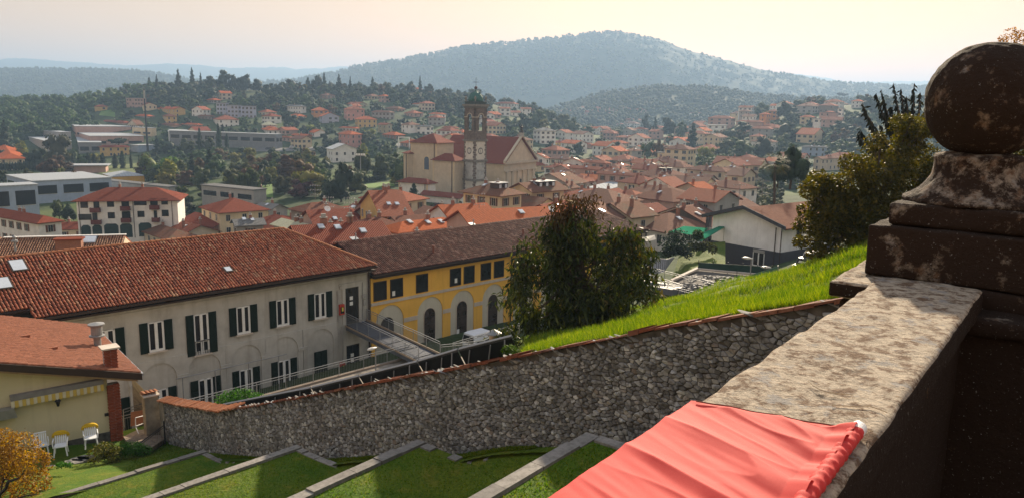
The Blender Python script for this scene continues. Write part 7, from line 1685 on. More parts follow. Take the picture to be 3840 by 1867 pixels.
pts, ctr = lobe_points(clumps(LOB, 4, .46), 27., .9, 1750, rg, .35); limb_tree(ct, P(2180, 1345, Y=27.), ctr, rg, .16, M_BARK, P(2170, 800, Y=27.))
pb = rg.random(len(pts)) < np.clip(.06+.22*((pts[:, 0]-pts[:, 0].mean())/2.5), .04, .32)
V, Fc = leafset(pts[~pb], 9, .27, .075, rg); leaf_parts(ct, V, Fc, M_LEAFD, 0, (4, 2), 'leaf_mass')
V, Fc = leafset(pts[pb], 8, .24, .07, rg); leaf_parts(ct, V, Fc, M_LEAFB, 0, (4, 2), 'bronze_leaf_mass')
pts, ctr2 = lobe_points([(2150, 775, 36), (2200, 762, 30), (2110, 800, 36), (2225, 795, 26), (2085, 825, 26), (2240, 770, 16), (2130, 755, 20)], 26.6, .4, 120, rg, .3); V, Fc = leafset(pts, 9, .19, .05, rg); leaf_parts(ct, V, Fc, M_LEAFB, 0, (4, 2), 'crown_tip_leaf_mass')
b = MB(); b.path([P(2165, 860, Y=26.8), P(2150, 800, Y=26.6), P(2165, 745, Y=26.6)], [.05, .03, .01], 6); b.build('branch', M_BARK, ct)
# the 300 largest leaves of the crown, one by one
lm = MB(); lm.add([(0, 0, 0), (.5, .12, .05), (1, 0, -.12), (.5, -.12, .05)], [(0, 1, 2), (0, 2, 3)]); lm = lm.mesh('leaf', M_LEAFD)
for i in range(300):
    c, r = ctr[int(rg.integers(0, len(ctr)))]; d = rg.normal(size=3); d[1] = -abs(d[1])-.4; d /= np.linalg.norm(d); linked('leaf', lm, ct, c+d*r*1.0, (rg.uniform(-.6, .6), rg.uniform(.7, 1.6), rg.uniform(0, 6.28)), .24)

def fine_tree(name, label, base, LB_, Y, dY, n, leaf, mat, r0, top, core=True, cat='tree', asp=1.8, droop=.25, shell=.35, limbs=True):
    T = thing(name, label, cat, base); pts, ctr = lobe_points(LB_, Y, dY, 4, rg)
    C = np.array([c for c, r in ctr]); Rr = np.array([[r, r, r] for c, r in ctr]); w_ = Rr[:, 0]**2; k = rg.choice(len(C), n, p=w_/w_.sum()); d = rg.normal(size=(n, 3)); d /= np.linalg.norm(d, axis=1)[:, None]
    p = C[k]+d*Rr[k]*(rg.uniform(shell, 1.08, n)**.6*np.where(rg.random(n) < .10, 1.22, 1.0))[:, None]; nrm = d*.5+rg.normal(size=(n, 3))*.7+np.array([0, 0, .5]); nrm /= np.linalg.norm(nrm, axis=1)[:, None]; a = np.cross(nrm, rg.normal(size=(n, 3))); a[:, 2] -= droop; a /= np.linalg.norm(a, axis=1)[:, None]; bb = np.cross(nrm, a); bb /= np.linalg.norm(bb, axis=1)[:, None]; s = leaf*rg.uniform(.6, 1.35, n)[:, None]
    V = np.stack([p-a*s*.5, p+bb*s*.5/asp, p+a*s*.5, p-bb*s*.5/asp], 1).reshape(-1, 3); me = npmesh('leaf_mass', V-np.asarray(base), np.arange(4*n).reshape(n, 4), mat); o = bpy.data.objects.new('leaf_mass', me); COL.objects.link(o); o.parent = T; o['kind'] = 'stuff'; WORG[o.name] = np.asarray(base)
    if limbs: limb_tree(T, np.asarray(base), ctr, rg, r0, M_BARK, np.asarray(top))
    return T
M_LEAFY = foliage_mat('yellow_olive_leaves', (.030, .036, .004), (.072, .078, .008), (.155, .135, .016), rough=.6, trans=.38)
RT = [(3420, 545, 95), (3310, 610, 105), (3190, 690, 105), (3420, 660, 120), (3085, 750, 90), (3250, 790, 140), (3110, 850, 105), (3340, 850, 120), (3045, 900, 62), (3170, 930, 80), (3440, 820, 120), (3010, 820, 50), (3300, 930, 80), (3110, 985, 45), (3070, 690, 50), (3480, 480, 60), (3390, 500, 60), (3230, 640, 60), (3060, 970, 30)]
fine_tree('broadleaf_tree', 'yellow green leafy tree on the bank left of the stone ball', P(3232, 985, Y=25.), clumps(RT, 5, .44), 25., 1.4, 52000, .11, M_LEAFY, .13, P(3300, 560, Y=25.))
fine_tree('broadleaf_tree', 'yellow green foliage seen behind the stone neck at right edge', P(3800, 1000, Y=20.), [(3800, 640, 120), (3860, 750, 130), (3800, 820, 90), (3900, 600, 140)], 20., .8, 9000, .10, M_LEAFY, .1, P(3850, 600, Y=20.))
M_AUT = foliage_mat('orange_maple_leaves', (.10, .042, .010), (.20, .09, .016), (.32, .19, .035), rough=.6, trans=.4)
fine_tree('broadleaf_tree', 'sparse autumn twigs above the stone ball', P(3850, 700, Y=30.), [(3790, 140, 34), (3835, 150, 36), (3760, 150, 18), (3810, 128, 22), (3870, 140, 40)], 30., .4, 420, .10, M_AUT, .05, P(3830, 180, Y=30.))
# dark conifer with rising, hanging branches
M_YEW = foliage_mat('dark_conifer_sprays', (.006, .010, .006), (.014, .018, .010), (.03, .034, .015), rough=.7, trans=.1)
yc = thing('conifer', 'dark conifer with upswept ragged branches behind the yellow green tree', 'tree', P(3430, 900, Y=32.))
b = MB(); b.path([P(3430, 930, Y=32.), P(3430, 480, Y=32.)], [.16, .06], 8); b.build('trunk', M_BARK, yc)
qs, nq, qf = [], 0, []
for (u0, v0), (u1, v1), n_ in (((3420, 620), (3232, 382), 60), ((3420, 640), (3222, 480), 70), ((3420, 600), (3285, 350), 80), ((3420, 590), (3305, 335), 80), ((3420, 590), (3350, 312), 90), ((3420, 580), (3378, 330), 80), ((3420, 560), (3428, 312), 90), ((3420, 560), (3450, 345), 70), ((3420, 640), (3300, 470), 90), ((3420, 660), (3215, 500), 60), ((3420, 560), (3400, 360), 90), ((3420, 560), (3340, 400), 100), ((3420, 640), (3260, 440), 80), ((3420, 600), (3470, 400), 90), ((3420, 640), (3380, 470), 160), ((3420, 620), (3430, 440), 160)):
    A_, B_ = P(u0, v0, Y=32+rg.uniform(-1, 1)), P(u1, v1, Y=32+rg.uniform(-1.5, 1.5)); mid = (A_+B_)/2+np.array([(B_-A_)[0]*.2, 0, -.25]); b = MB(); pth = [(1-t)**2*A_+2*t*(1-t)*mid+t*t*B_ for t in np.linspace(0, 1, 7)]; b.path(pth, [.05, .045, .04, .03, .022, .014, .005], 5); b.build('branch', M_BARK, yc)
    for i in range(int(n_*2.4)):
        t = rg.uniform(.15, 1.0); p = (1-t)**2*A_+2*t*(1-t)*mid+t*t*B_; L = rg.uniform(.16, .42)*(1.25-t*.6); d = rg.normal(size=3)*.35; d[2] -= 1.0; d /= np.linalg.norm(d); sd_ = np.cross(d, rg.normal(size=3)); sd_ /= np.linalg.norm(sd_)
        qs.append([p, p+d*L*.5+sd_*L*.16, p+d*L, p+d*L*.5-sd_*L*.16])
V = np.array(qs).reshape(-1, 3); o = bpy.data.objects.new('needle_sprays', npmesh('needle_sprays', V-WORG[yc.name], np.arange(len(V)).reshape(-1, 4), M_YEW)); COL.objects.link(o); o.parent = yc; o['kind'] = 'stuff'
# dark pine and palm in the middle right
ptree('D', 210, 790, 1240, 330, 'round', 'dark', 'tall dark pine with rough crown above the white house', Y=118, name='pine_tree')
ptree('D', 90, 900, 1240, 190, 'round', 'dark', 'dark lower tree beside the tall dark pine', Y=120)
M_PALM = foliage_mat('palm_fronds', (.03, .04, .012), (.06, .07, .02), (.12, .10, .03))
pb_ = P(2903, 800, Y=108.); ptop = P(2906, 612, Y=108.); T = thing('palm_tree', 'fan palm with shaggy trunk in front of the dark pine', 'palm', pb_); b = MB(); b.path([pb_, ptop], [.2, .16], 8); b.build('trunk', M_BARK, T)
qs = []
for i in range(34):
    a = rg.uniform(0, 6.28); e_ = rg.uniform(-.7, 1.0); d = np.array([math.cos(a)*math.cos(e_), math.sin(a)*math.cos(e_), math.sin(e_)]); sd_ = np.cross(d, U); sd_ /= np.linalg.norm(sd_); c = ptop+d*1.15
    for k in range(9): f = (k-4)/4.; q = d*math.cos(f*1.1)+sd_*math.sin(f*1.1)-U*.25*abs(f); w_ = np.cross(q, U)*.05; qs.append([c-w_, c+q*.8+w_, c+q*1.3-U*.2, c+q*.8-w_])
V = np.array(qs).reshape(-1, 3); o = bpy.data.objects.new('fronds', npmesh('fronds', V-WORG[T.name], np.arange(len(V)).reshape(-1, 4), M_PALM)); COL.objects.link(o); o.parent = T; o['kind'] = 'stuff'
# maple in the bottom left corner
mb_ = P(-60, 2050, Y=24.); mp = fine_tree('maple_tree', 'small orange leaved maple in the bottom left corner', mb_, [(70, 1690, 80), (10, 1660, 60), (120, 1740, 62), (40, 1760, 80), (140, 1800, 50), (90, 1840, 55), (-20, 1720, 80), (170, 1850, 36), (165, 1720, 26), (0, 1850, 60)], 24., .7, 8500, .085, M_AUT, .05, P(30, 1700, Y=24.), droop=.2, shell=.5)
b = MB(); b.path([P(-20, 1870, Y=23.5), P(22, 1830, Y=23.5), P(30, 1805, Y=23.5), P(75, 1790, Y=23.5), P(100, 1750, Y=23.5)], [.06, .055, .05, .035, .015], 6); b.path([P(60, 1867, Y=23.4), P(110, 1855, Y=23.4), P(150, 1850, Y=23.4)], [.03, .02, .01], 5); b.build('branch', M_IRON, mp)
# shrubs
def shrub(label, pl, pr, vt, Y, mat, n, leaf, asp=1.8, cat='shrub', droop=.2, name='shrub', z=None):
    u0, u1 = pl, pr; vb = vt[1]; LB_ = []; w_ = (u1-u0)/2
    for i in range(6): f = i/5.; r = (vb-vt[0])*.42; LB_.append((u0+r*.8+(u1-u0-1.6*r)*f, vb-r*(.8+.5*math.sin(f*3.14)), r*.9))
    base = P((u0+u1)/2, vb, Y=Y); return fine_tree(name, label, base, LB_, Y, .25, n, leaf, mat, .02, base+U*.3, cat=cat, asp=asp, droop=droop, limbs=False)
M_SHR = foliage_mat('olive_shrub_leaves', (.03, .035, .006), (.07, .07, .012), (.14, .12, .02)); M_SHG = foliage_mat('bright_grassy_leaves', (.02, .06, .005), (.05, .12, .012), (.10, .20, .03))
shrub('olive brown shrub beside the lawn in front of the brick pillar', 325, 462, (1645, 1735), 30., M_SHR, 1500, .10); shrub('bright green grassy shrub beside the iron gate', 430, 570, (1645, 1715), 31., M_SHG, 1400, .16, asp=5)
shrub('small low green shrub beside the flat stones', 206, 274, (1722, 1756), 27.5, M_SHG, 300, .08); shrub('dark green shrub growing behind the tile capped wall', 805, 1000, (1445, 1532), 33., M_SHG, 1500, .12)
shrub('small yellow green weeds behind the wall beside the solar panels', 1880, 1945, (1285, 1330), 17., M_SHG, 400, .10, asp=4); shrub('weeds at the foot of the dark evergreen tree', 2060, 2120, (1285, 1310), 15.5, M_SHG, 260, .08, asp=4)
shrub('dense green shrub below the modern house at the end of the bank', 2950, 3060, (1015, 1075), 45., FM['green'], 900, .16)
for a in (('leafy shrubs in the terraced garden left of the green netting', 2470, 2600, (850, 940), 84., 'dark'), ('bushy shrub in front of the green netting', 2595, 2640, (858, 905), 84., 'green'), ('hedge like shrubs along the garden wall', 2480, 2600, (905, 965), 80., 'dark'), ('flowering shrubs along the sloping garden wall', 2560, 2690, (900, 950), 82., 'olive')):
    shrub(a[0], a[1], a[2], a[3], a[4], FM[a[5]], 900, .3)
# garden under the modern house
gw = Facade(P(2640, 1090, Y=70.), d=(.97, -.24, 0)); 
def quad_thing(name, label, cat, pts, Y, mat, thick=.2, part='panel'):
    ps = [P(u, v, Y=y) for (u, v), y in zip(pts, Y)]; T = thing(name, label, cat, ps[0]); b = MB(); b.prism(ps, np.array([0, thick, 0])); b.build(part, mat, T); return T, ps
M_RUB = stone_mat(); M_RUB.name = 'rubble_wall'
T, ps = quad_thing('retaining_wall', 'rubble retaining wall under the green mesh fence', 'wall', [(2520, 1060), (2617, 1015), (2890, 1042), (2890, 1085), (2640, 1110)], [66, 70, 66, 60, 62], plain('rubble_joint', (.10, .09, .08), .95), .4, 'wall_core')
rr2 = np.random.default_rng(8)
for i in range(150):
    f, g = rr2.uniform(.03, .97), rr2.uniform(.04, .95); u = 2560+320*f; v = 1030+10*f+(62-8*f)*g
    if u < 2620 and v < 1060-(u-2520)*.45: continue
    Yw_ = 69-7*f-6*g; p = P(u, v, Y=Yw_-.02); b = MB(); w_, h_ = rr2.uniform(.25, .6), rr2.uniform(.15, .35); k = 6; ring_ = [p+np.array([w_*.5*math.cos(2*math.pi*j/k+.3)*rr2.uniform(.8, 1.1), 0, h_*.5*math.sin(2*math.pi*j/k+.3)*rr2.uniform(.8, 1.1)]) for j in range(k)]; b.prism(ring_, np.array([0, .3, 0])); b.build('stone', M_RUB, T)
b = MB(); cp = [P(2520, 1057, Y=65.7), P(2617, 1012, Y=69.7), P(2890, 1038, Y=65.7)]
for i in range(2): b.prism([cp[i], cp[i+1], cp[i+1]+np.array([0, .6, 0]), cp[i]+np.array([0, .6, 0])], U*.15)
b.build('coping', M_BAND, T)
M_MESH = plain('green_shade_mesh', (.012, .04, .028), .8)
T, _ = quad_thing('mesh_fence', 'dark green mesh fence in front of the dark ground floor', 'fence', [(2620, 983), (2895, 1000), (2895, 1037), (2617, 1010)], [70, 66, 66, 70], M_MESH, .05, 'mesh_panel')
for k in range(6): p = P(2618+55*k, 1012+5*k, Y=70-.8*k); b = MB(); b.tube(p-U*.2, p+U*1.0, .03, 6); b.build('post', M_IRON, T)
T, _ = quad_thing('mesh_fence', 'short translucent green mesh fence at the end of the garden', 'fence', [(2800, 1035), (2918, 998), (2922, 1036), (2800, 1055)], [60, 57, 57, 60], plain('pale_green_mesh', (.05, .14, .11), .7), .04, 'mesh_panel')
b = MB(); b.tube(P(2918, 1040, Y=57.), P(2918, 995, Y=57.), .04); b.build('post', M_STEEL, T)
T, _ = quad_thing('concrete_wall', 'pale concrete retaining wall right of the yellow building', 'wall', [(2415, 962), (2500, 972), (2530, 965), (2490, 1020), (2410, 1040)], [88, 84, 86, 82, 84], plain('pale_concrete', (.30, .30, .31), .9, var=.15), .3, 'wall_face')
for k in range(5): p = P(2460+8*k, 1035-7*k, Y=80.); b = MB(); b.tube(p, p+U*2.0, .025, 5); b.build('rod', M_IRON, T)
b = MB(); g_ = [P(u, v, Y=y) for (u, v), y in zip(((2520, 1042), (2545, 962), (2600, 915), (2720, 905), (2720, 1000), (2620, 1012)), (78, 86, 90, 92, 78, 72))]; b.prism(g_, (0, 0, -.3)); b.build('garden_lawn', M_BANK, kind='structure')
M_NET = plain('green_netting', (.035, .20, .12), 1.0, var=.08, spec=0)
for lb, pts, Ys_ in (('flat green netting stretched over vegetable beds', [(2508, 870), (2565, 848), (2655, 856), (2625, 884), (2590, 880)], [90, 96, 97, 91, 90]), ('long sloping green netting beside the modern house', [(2618, 893), (2632, 875), (2718, 840), (2716, 852), (2628, 905)], [88, 92, 96, 94, 87])):
    ps = [P(u, v, Y=y) for (u, v), y in zip(pts, Ys_)]; T = thing('garden_netting', lb, 'netting', ps[0], 'green nettings over the vegetable garden'); b = MB(); b.prism(ps, (0, 0, -.06)); b.build('net', M_NET, T)
    for p in ps: b = MB(); b.tube(p, p-U*1.8, .03, 5); b.build('pole', M_STEEL, T)
T, _ = quad_thing('lean_to_roof', 'flat pale sheet roof beside the garden at the end of the yellow building', 'roof', [(2403, 892), (2455, 882), (2460, 898), (2425, 906)], [90, 93, 92, 89], M_GREY, .1, 'roof_sheet')
# zigzag ramp with steel rails below the bank
def rr(label, pts, h=.95, bars=False): return rail_run('ramp_railing', label, [P(u, v, Y=y)-U*h for u, v, y in pts], h, group='steel railings of the zigzag ramp', bars=bars, post=2.4)
rr('upper long railing of the zigzag ramp above the bank', [(2330, 975, 72), (2420, 998, 70), (2570, 1034, 66), (2592, 1037, 66)])
rr('middle railing of the zigzag ramp, ending at the kerb', [(2565, 1043, 62), (2600, 1038, 62), (2738, 1074, 57)])
rr('lower railing of the zigzag ramp beside the blue deck', [(2360, 1023, 66), (2450, 1033, 65), (2570, 1070, 61)])
rr('corner railing of the zigzag ramp nearest the bank', [(2410, 1160, 58), (2627, 1100, 57), (2472, 1062, 61), (2505, 1052, 62), (2570, 1072, 61)])
for lb, pts, Ys_, mt in (('blue grey steel ramp deck', [(2330, 1040), (2420, 1048), (2570, 1075), (2520, 1085), (2400, 1065)], [67, 67, 62, 60, 65], M_BEAM),):
    ps = [P(u, v, Y=y) for (u, v), y in zip(pts, Ys_)]; T = thing('ramp_deck', lb, 'ramp', ps[0]); b = MB(); b.prism(ps, (0, 0, -.5)); b.build('deck', mt, T)
b = MB(); b.prism([P(u, v, Y=y) for (u, v), y in zip(((2400, 1165), (2470, 1092), (2640, 1110), (2560, 1145)), (60, 66, 60, 58))], (0, 0, -.4)); b.build('ramp_court', bpy.data.materials['pale_court_paving'], kind='structure')
b = MB(); b.prism([P(u, v, Y=y)+U*.05 for (u, v), y in zip(((2480, 1095), (2520, 1092), (2570, 1108), (2540, 1120)), (63, 63, 60, 60))], (0, 0, -.2)); b.build('ramp_lawn', M_LAWN, kind='structure')
for i, (u, v) in enumerate(((2468, 1158), (2540, 1136), (2614, 1117), (2682, 1090), (2760, 1068), (2866, 1052))):
    p = P(u, v, Y=56.); T = thing('fence_post', 'thin dark post standing along the upper edge of the bank', 'post', p, 'thin dark posts along the bank'); b = MB(); b.tube(p-U*.2, p+U*1.05, .022, 6); b.build('shaft', M_IRON, T); b = MB(); b.lathe([(.03, 0), (.03, .03), (.005, .05)], p+U*1.05, 6); b.build('cap', M_IRON, T)
T = thing('balcony_ramp', 'steel railed ramp at the right side of the modern house', 'ramp', P(2975, 1030, Y=70.)); ps = [P(2968, 1025, Y=70.), P(3060, 960, Y=76.), P(3068, 985, Y=75.), P(2990, 1045, Y=69.)]; b = MB(); b.prism(ps, (0, .15, 0)); b.build('side_wall', M_GREY, T); b = MB(); b.tube(P(2970, 995, Y=70.), P(3075, 930, Y=77.), .04); b.build('hand_rail', M_RAIL, T)
for k in range(5): f = k/4; p = P(2970+100*f, 1025-62*f, Y=70+6.5*f); b = MB(); b.tube(p, p+U*.75, .025, 5); b.build('post', M_STEEL, T)
for u, v, co, lb in ((3062, 1018, (.05, .05, .055), 'dark car parked behind the shrub right of the modern house'), (3085, 998, (.6, .6, .62), 'white car parked behind the dark car right of the modern house')): car(lb, P(u, v, Y=62.)-U*.2, .5, co)
# gate, stone pillar, screens and rails at the left end of the wall
M_PLST = plain('stained_plaster_pillar', (.26, .22, .17), .95, var=.4, scale=1.2)
sp = thing('stone_pillar', 'stained plaster gate pillar capped with clay tiles', 'pillar', P(575, 1635, Y=34.2)); c0 = P(572, 1630, Y=34.2); b = MB(); b.obox(c0-FB.d*.30-FB.n*.25, FB.d*.60, FB.n*.5, U*2.05); b.build('shaft', M_PLST, sp)
for k in range(4): linked('cap_tile', tc, sp, c0+FB.d*(-.27+k*.18)+FB.n*-.3+U*2.06, (.15, 0, math.atan2(FB.n[1], FB.n[0])-math.pi/2))
b = MB(); b.obox(c0-FB.d*.36-FB.n*.3+U*2.0, FB.d*.72, FB.n*.62, U*.06); b.build('cap_slab', M_BAND, sp)
gt = thing('garden_gate', 'low dark iron garden gate between pillar and stone wall', 'gate', P(570, 1670, Y=32.)); g0, g1 = P(520, 1650, Y=31.2), P(617, 1620, Y=33.2); g0[2] = g1[2] = -15.5; gd = (g1-g0)/np.linalg.norm(g1-g0)
b = MB(); b.tube(g0, g0+U*1.0, .03); b.tube(g1, g1+U*1.15, .035); b.tube(g0+U*.95, g1+U*.95, .022); b.tube(g0+U*.86, g1+U*.86, .014); b.tube(g0+U*.1, g1+U*.1, .016); b.build('gate_frame', M_IRON, gt)
for k in range(14): b = MB(); q = g0+(g1-g0)*(k+.5)/14; b.tube(q+U*.1, q+U*.86, .008, 5); b.build('bar', M_STEEL, gt)
T, _ = quad_thing('privacy_screen', 'reddish brown screen panel beside the gate pillar', 'screen', [(490, 1545), (545, 1535), (545, 1585), (490, 1597)], [36.5, 37.2, 37.2, 36.5], plain('red_brown_panel', (.28, .13, .07), .8), .06, 'board')
rail_run('ramp_hand_rail', 'twin white hand rails between the brick pillar and the gate pillar', [P(462, 1535, Y=39.)-U*.9, P(545, 1508, Y=41.)-U*.9, P(625, 1486, Y=42.)-U*.9, P(642, 1500, Y=41.)-U*.9], .9, cat='hand rail', bars=False)
T = thing('hand_rail', 'curved white tube hand rail before the reddish screen', 'hand rail', P(510, 1620, Y=34.)); b = MB(); b.path([P(548, 1555, Y=34.6), P(508, 1565, Y=34.), P(509, 1600, Y=34.), P(520, 1625, Y=33.8)], .022, 6); b.path([P(548, 1582, Y=34.6), P(510, 1596, Y=34.)], .02, 6); b.build('tube', M_WHITEP, T)
b = MB(); b.prism([P(u, v, Y=y)+U*.06 for (u, v), y in zip(((462, 1640), (545, 1600), (630, 1640), (570, 1680), (500, 1690)), (33.8, 36, 34, 31.5, 31.5))], (0, 0, -.2)); b.build('path', plain('brown_gravel_path', (.26, .20, .15), .95, scale=6, var=.3), kind='structure')
for i, (u, v) in enumerate(((302, 1722), (325, 1716), (278, 1732), (195, 1755))): p = P(u, v, z=-14.98); T = thing('stepping_stone', 'flat pale stepping stone beside the small shrub', 'stone', p, 'flat stepping stones in the lawn'); b = MB(); b.prism([p+np.array([.35*math.cos(k*1.05+i)*1.2, .25*math.sin(k*1.05+i), .05]) for k in range(6)], (0, 0, -.1)); b.build('slab', MT_KERB, T)
p = P(1905, 1727, z=-6.95); T = thing('flat_stone', 'flat grey stone lying in the dark lawn between two terraces', 'stone', p); b = MB(); b.prism([p+np.array([.16*math.cos(k*1.05), .11*math.sin(k*1.05), .10]) for k in range(6)], (0, 0, -.14)); b.build('slab', MT_KERB, T)
# garden chairs
M_PLAS = plain('white_garden_plastic', (.72, .74, .76), .4, var=.04); M_YPAD = plain('yellow_cushion_cloth', (.62, .40, .02), .85, var=.08)
def chair(label, u, v, yaw, pad=None):
    p = P(u, v, z=-14.92); T = thing('garden_chair', label, 'chair', p, 'white garden chairs by the cream wall'); c, s = math.cos(yaw), math.sin(yaw); M = np.array([[c, -s, 0], [s, c, 0], [0, 0, 1]]).T; W = lambda *q: np.array(q)@M+p
    b = MB(); b.box(W(0, 0, .42), (.46, .44, .035), yaw); b.build('seat', M_PLAS, T)
    for sx in (-1, 1):
        for sy in (-1, 1): b = MB(); b.tube(W(sx*.25, sy*.24, 0), W(sx*.20, sy*.19, .42), .028, 6); b.build('leg', M_PLAS, T)
        b = MB(); b.path([W(sx*.25, -.22, .42), W(sx*.27, -.2, .64), W(sx*.27, .22, .66)], .026, 6); b.build('arm', M_PLAS, T)
    for k in range(6): b = MB(); x = -.19+.076*k; b.prism([W(x-.026, .20, .44), W(x+.026, .20, .44), W(x+.026, .31, .86), W(x-.026, .31, .86)], np.array((0, .022, 0))@M); b.build('back_slat', M_PLAS, T)
    b = MB(); b.tube(W(-.23, .31, .87), W(.23, .31, .87), .028, 6); b.build('top_rail', M_PLAS, T)
    if pad:
        C_ = thing('seat_cushion', pad, 'cushion', W(0, .3, .8), 'yellow cushions on the chairs'); b = MB(); b.prism([W(.34*math.cos(a), .335+.0, .72+.24*math.sin(a)) for a in np.linspace(-.15, math.pi+.15, 14)], np.array((0, .05, 0))@M); b.prism([W(.30*math.cos(a), .25, .80+.15*math.sin(a)) for a in np.linspace(0, math.pi, 10)], np.array((0, .05, 0))@M); b.build('pad', M_YPAD, C_)
cy_ = math.atan2(FB.d[1], FB.d[0])
chair('white slatted garden chair without cushion, behind the maple', 158, 1702, cy_-.1); chair('white garden chair with yellow cushion in the middle of the three', 230, 1703, cy_-.25, 'yellow rounded cushion hung over the middle white chair'); chair('white garden chair with yellow cushion nearest the brick pillar', 343, 1672, cy_-.15, 'yellow rounded cushion hung over the white chair nearest the brick pillar')
# aerials and dishes of the near roofs
def dish(label, u, v, Y, r):
    p = P(u, v, Y=Y); T = thing('satellite_dish', label, 'satellite dish', p, 'satellite dishes on the roofs'); b = MB(); dv = np.array([.45, -.6, .5]); dv /= np.linalg.norm(dv); a = np.cross(dv, U); a /= np.linalg.norm(a); c = np.cross(dv, a); vs = [p-dv*r*.3]+[p+(a*math.cos(t)+c*math.sin(t))*r for t in np.linspace(0, 2*math.pi, 15)[:-1]]; b.add(vs, [(0, 1+k, 1+(k+1) % 14) for k in range(14)]); b.build('reflector', M_WHITEP, T); b = MB(); b.tube(p, p+dv*r*.9, .02, 5); b.tube(p-dv*r*.3, p-dv*r*.3-U*r*2.2, .03, 5); b.build('arm', M_STEEL, T)
dish('satellite dish on the long bright orange roof', 2070, 782, 107, .62); dish('satellite dish at the right end of the dark roof behind the tree', 2175, 800, 96, .5); dish('satellite dish among the brown roofs under the dark trees', 1228, 783, 130, .55)
def aerial(label, u, vt, vb, Y):
    p0, p1 = P(u, vb, Y=Y), P(u, vt, Y=Y); p1 = np.array([p0[0], p0[1], p1[2]]); T = thing('roof_aerial', label, 'aerial', p0, 'television aerials on the roofs'); b = MB(); b.tube(p0, p1, .035, 5); b.build('mast', M_STEEL, T); b = MB()
    for k in range(3):
        z = p1-U*(.2+.8*k); b.tube(z-np.array([.9, 0, 0]), z+np.array([.9, .3, .05]), .02, 4)
        for j in range(5): q = z+np.array([-.8+.4*j, .1*j, 0]); b.tube(q-np.array([0, .3, .12]), q+np.array([0, .3, .12]), .014, 4)
    b.build('antenna_rods', M_STEEL, T)
for a in (('television aerial on the brown hip roof under the dark trees', 1182, 693, 748, 135), ('television aerial right of the brown hip roof', 1232, 738, 790, 133), ('television aerial beside the lichen covered roof', 1310, 740, 800, 125), ('tall television aerials before the cream house with red shutters', 1796, 725, 830, 118), ('television aerial on the beige gabled house', 2770, 690, 770, 100), ('television aerial near the dark pine', 2857, 675, 740, 95), ('television aerial on the villa with dormers', 2652, 598, 645, 150)): aerial(*a)
# ---------------------------------------------------------------- the parapet, its pier with the stone ball, the red cloth
AZ = R(37.0); EX = np.array([math.sin(AZ), math.cos(AZ), 0]); FX = np.array([EX[1], -EX[0], 0]); ef = lambda e, f, z: EX*e+FX*f+U*z
def old_stone(name, dark=.5, lit=(.40, .34, .27), seed=0):
    """weathered limestone: black crust (backlit shade in M_INNER), brown stains, pale lichen rosettes, ochre specks"""
    m, t, b = newmat(name); n1 = tnoise(t, 6+seed, 7, .72); n2 = tnoise(t, 34, 6, .75); n3 = tnoise(t, 19, 6, .75); n4 = tnoise(t, 95, 4, .7); n5 = tnoise(t, 7+seed, 6, .7); n6 = tnoise(t, 13, 6, .7)
    c = ramp(t, n2.outputs['Fac'], [(.30, tuple(x*.5 for x in lit)), (.5, lit), (.70, tuple(min(1, x*1.25) for x in lit))])
    c = mixc(t, ramp(t, n3.outputs['Fac'], [(.48, (0, 0, 0)), (.58, (.9, .9, .9))]), c, (.13, .075, .045))
    c = mixc(t, ramp(t, n6.outputs['Fac'], [(.57, (0, 0, 0)), (.62, (.75, .75, .75))]), c, (.27, .26, .255))
    c = mixc(t, ramp(t, n1.outputs['Fac'], [(dark-.05, (1, 1, 1)), (dark+.05, (0, 0, 0))]), c, (.030, .019, .014))
    c = mixc(t, ramp(t, n5.outputs['Fac'], [(.69, (0, 0, 0)), (.73, (.8, .8, .8))]), c, (.27, .13, .03))
    c = mixc(t, ramp(t, n4.outputs['Fac'], [(.64, (0, 0, 0)), (.72, (.8, .8, .8))]), c, (.44, .43, .41))
    t.links.new(c, b.inputs['Base Color']); b.inputs['Roughness'].default_value = .92; b.inputs['Specular IOR Level'].default_value = .15
    h = mathn(t, 'ADD', mathn(t, 'MULTIPLY', n2.outputs['Fac'], .8), mathn(t, 'ADD', mathn(t, 'MULTIPLY', n3.outputs['Fac'], .6), mathn(t, 'MULTIPLY', n4.outputs['Fac'], .35))); bump(t, b, h, .022, 1.0); return m
M_COPE = old_stone('lichen_coping_stone', .36, (.44, .37, .29)); M_BLACK = old_stone('blackened_pier_stone', .615, (.24, .20, .16), 1); M_BALL = old_stone('blackened_ball_stone', .60, (.20, .15, .11), 2); M_INNER = old_stone('shade_black_stone', .68, (.085, .055, .03), 3)  # M_INNER: near-black tone puts the backlit shade into the stone colour
def rough(o, amp, sc, sub=0):
    """chips and pits: the surface itself is pushed in and out"""
    me = o.data
    if sub:
        bm = bmesh.new(); bm.from_mesh(me); bmesh.ops.subdivide_edges(bm, edges=bm.edges, cuts=sub, use_grid_fill=True); bm.to_mesh(me); bm.free()
    off = WORG[o.name]; nv = [v.normal.copy() for v in me.vertices]
    for v, n in zip(me.vertices, nv):
        w_ = v.co+Vector(off); q = mnoise.noise(w_*sc)+.55*mnoise.noise(w_*sc*2.7)+.3*mnoise.noise(w_*sc*6.5); v.co += n*(q*amp)
    me.update()
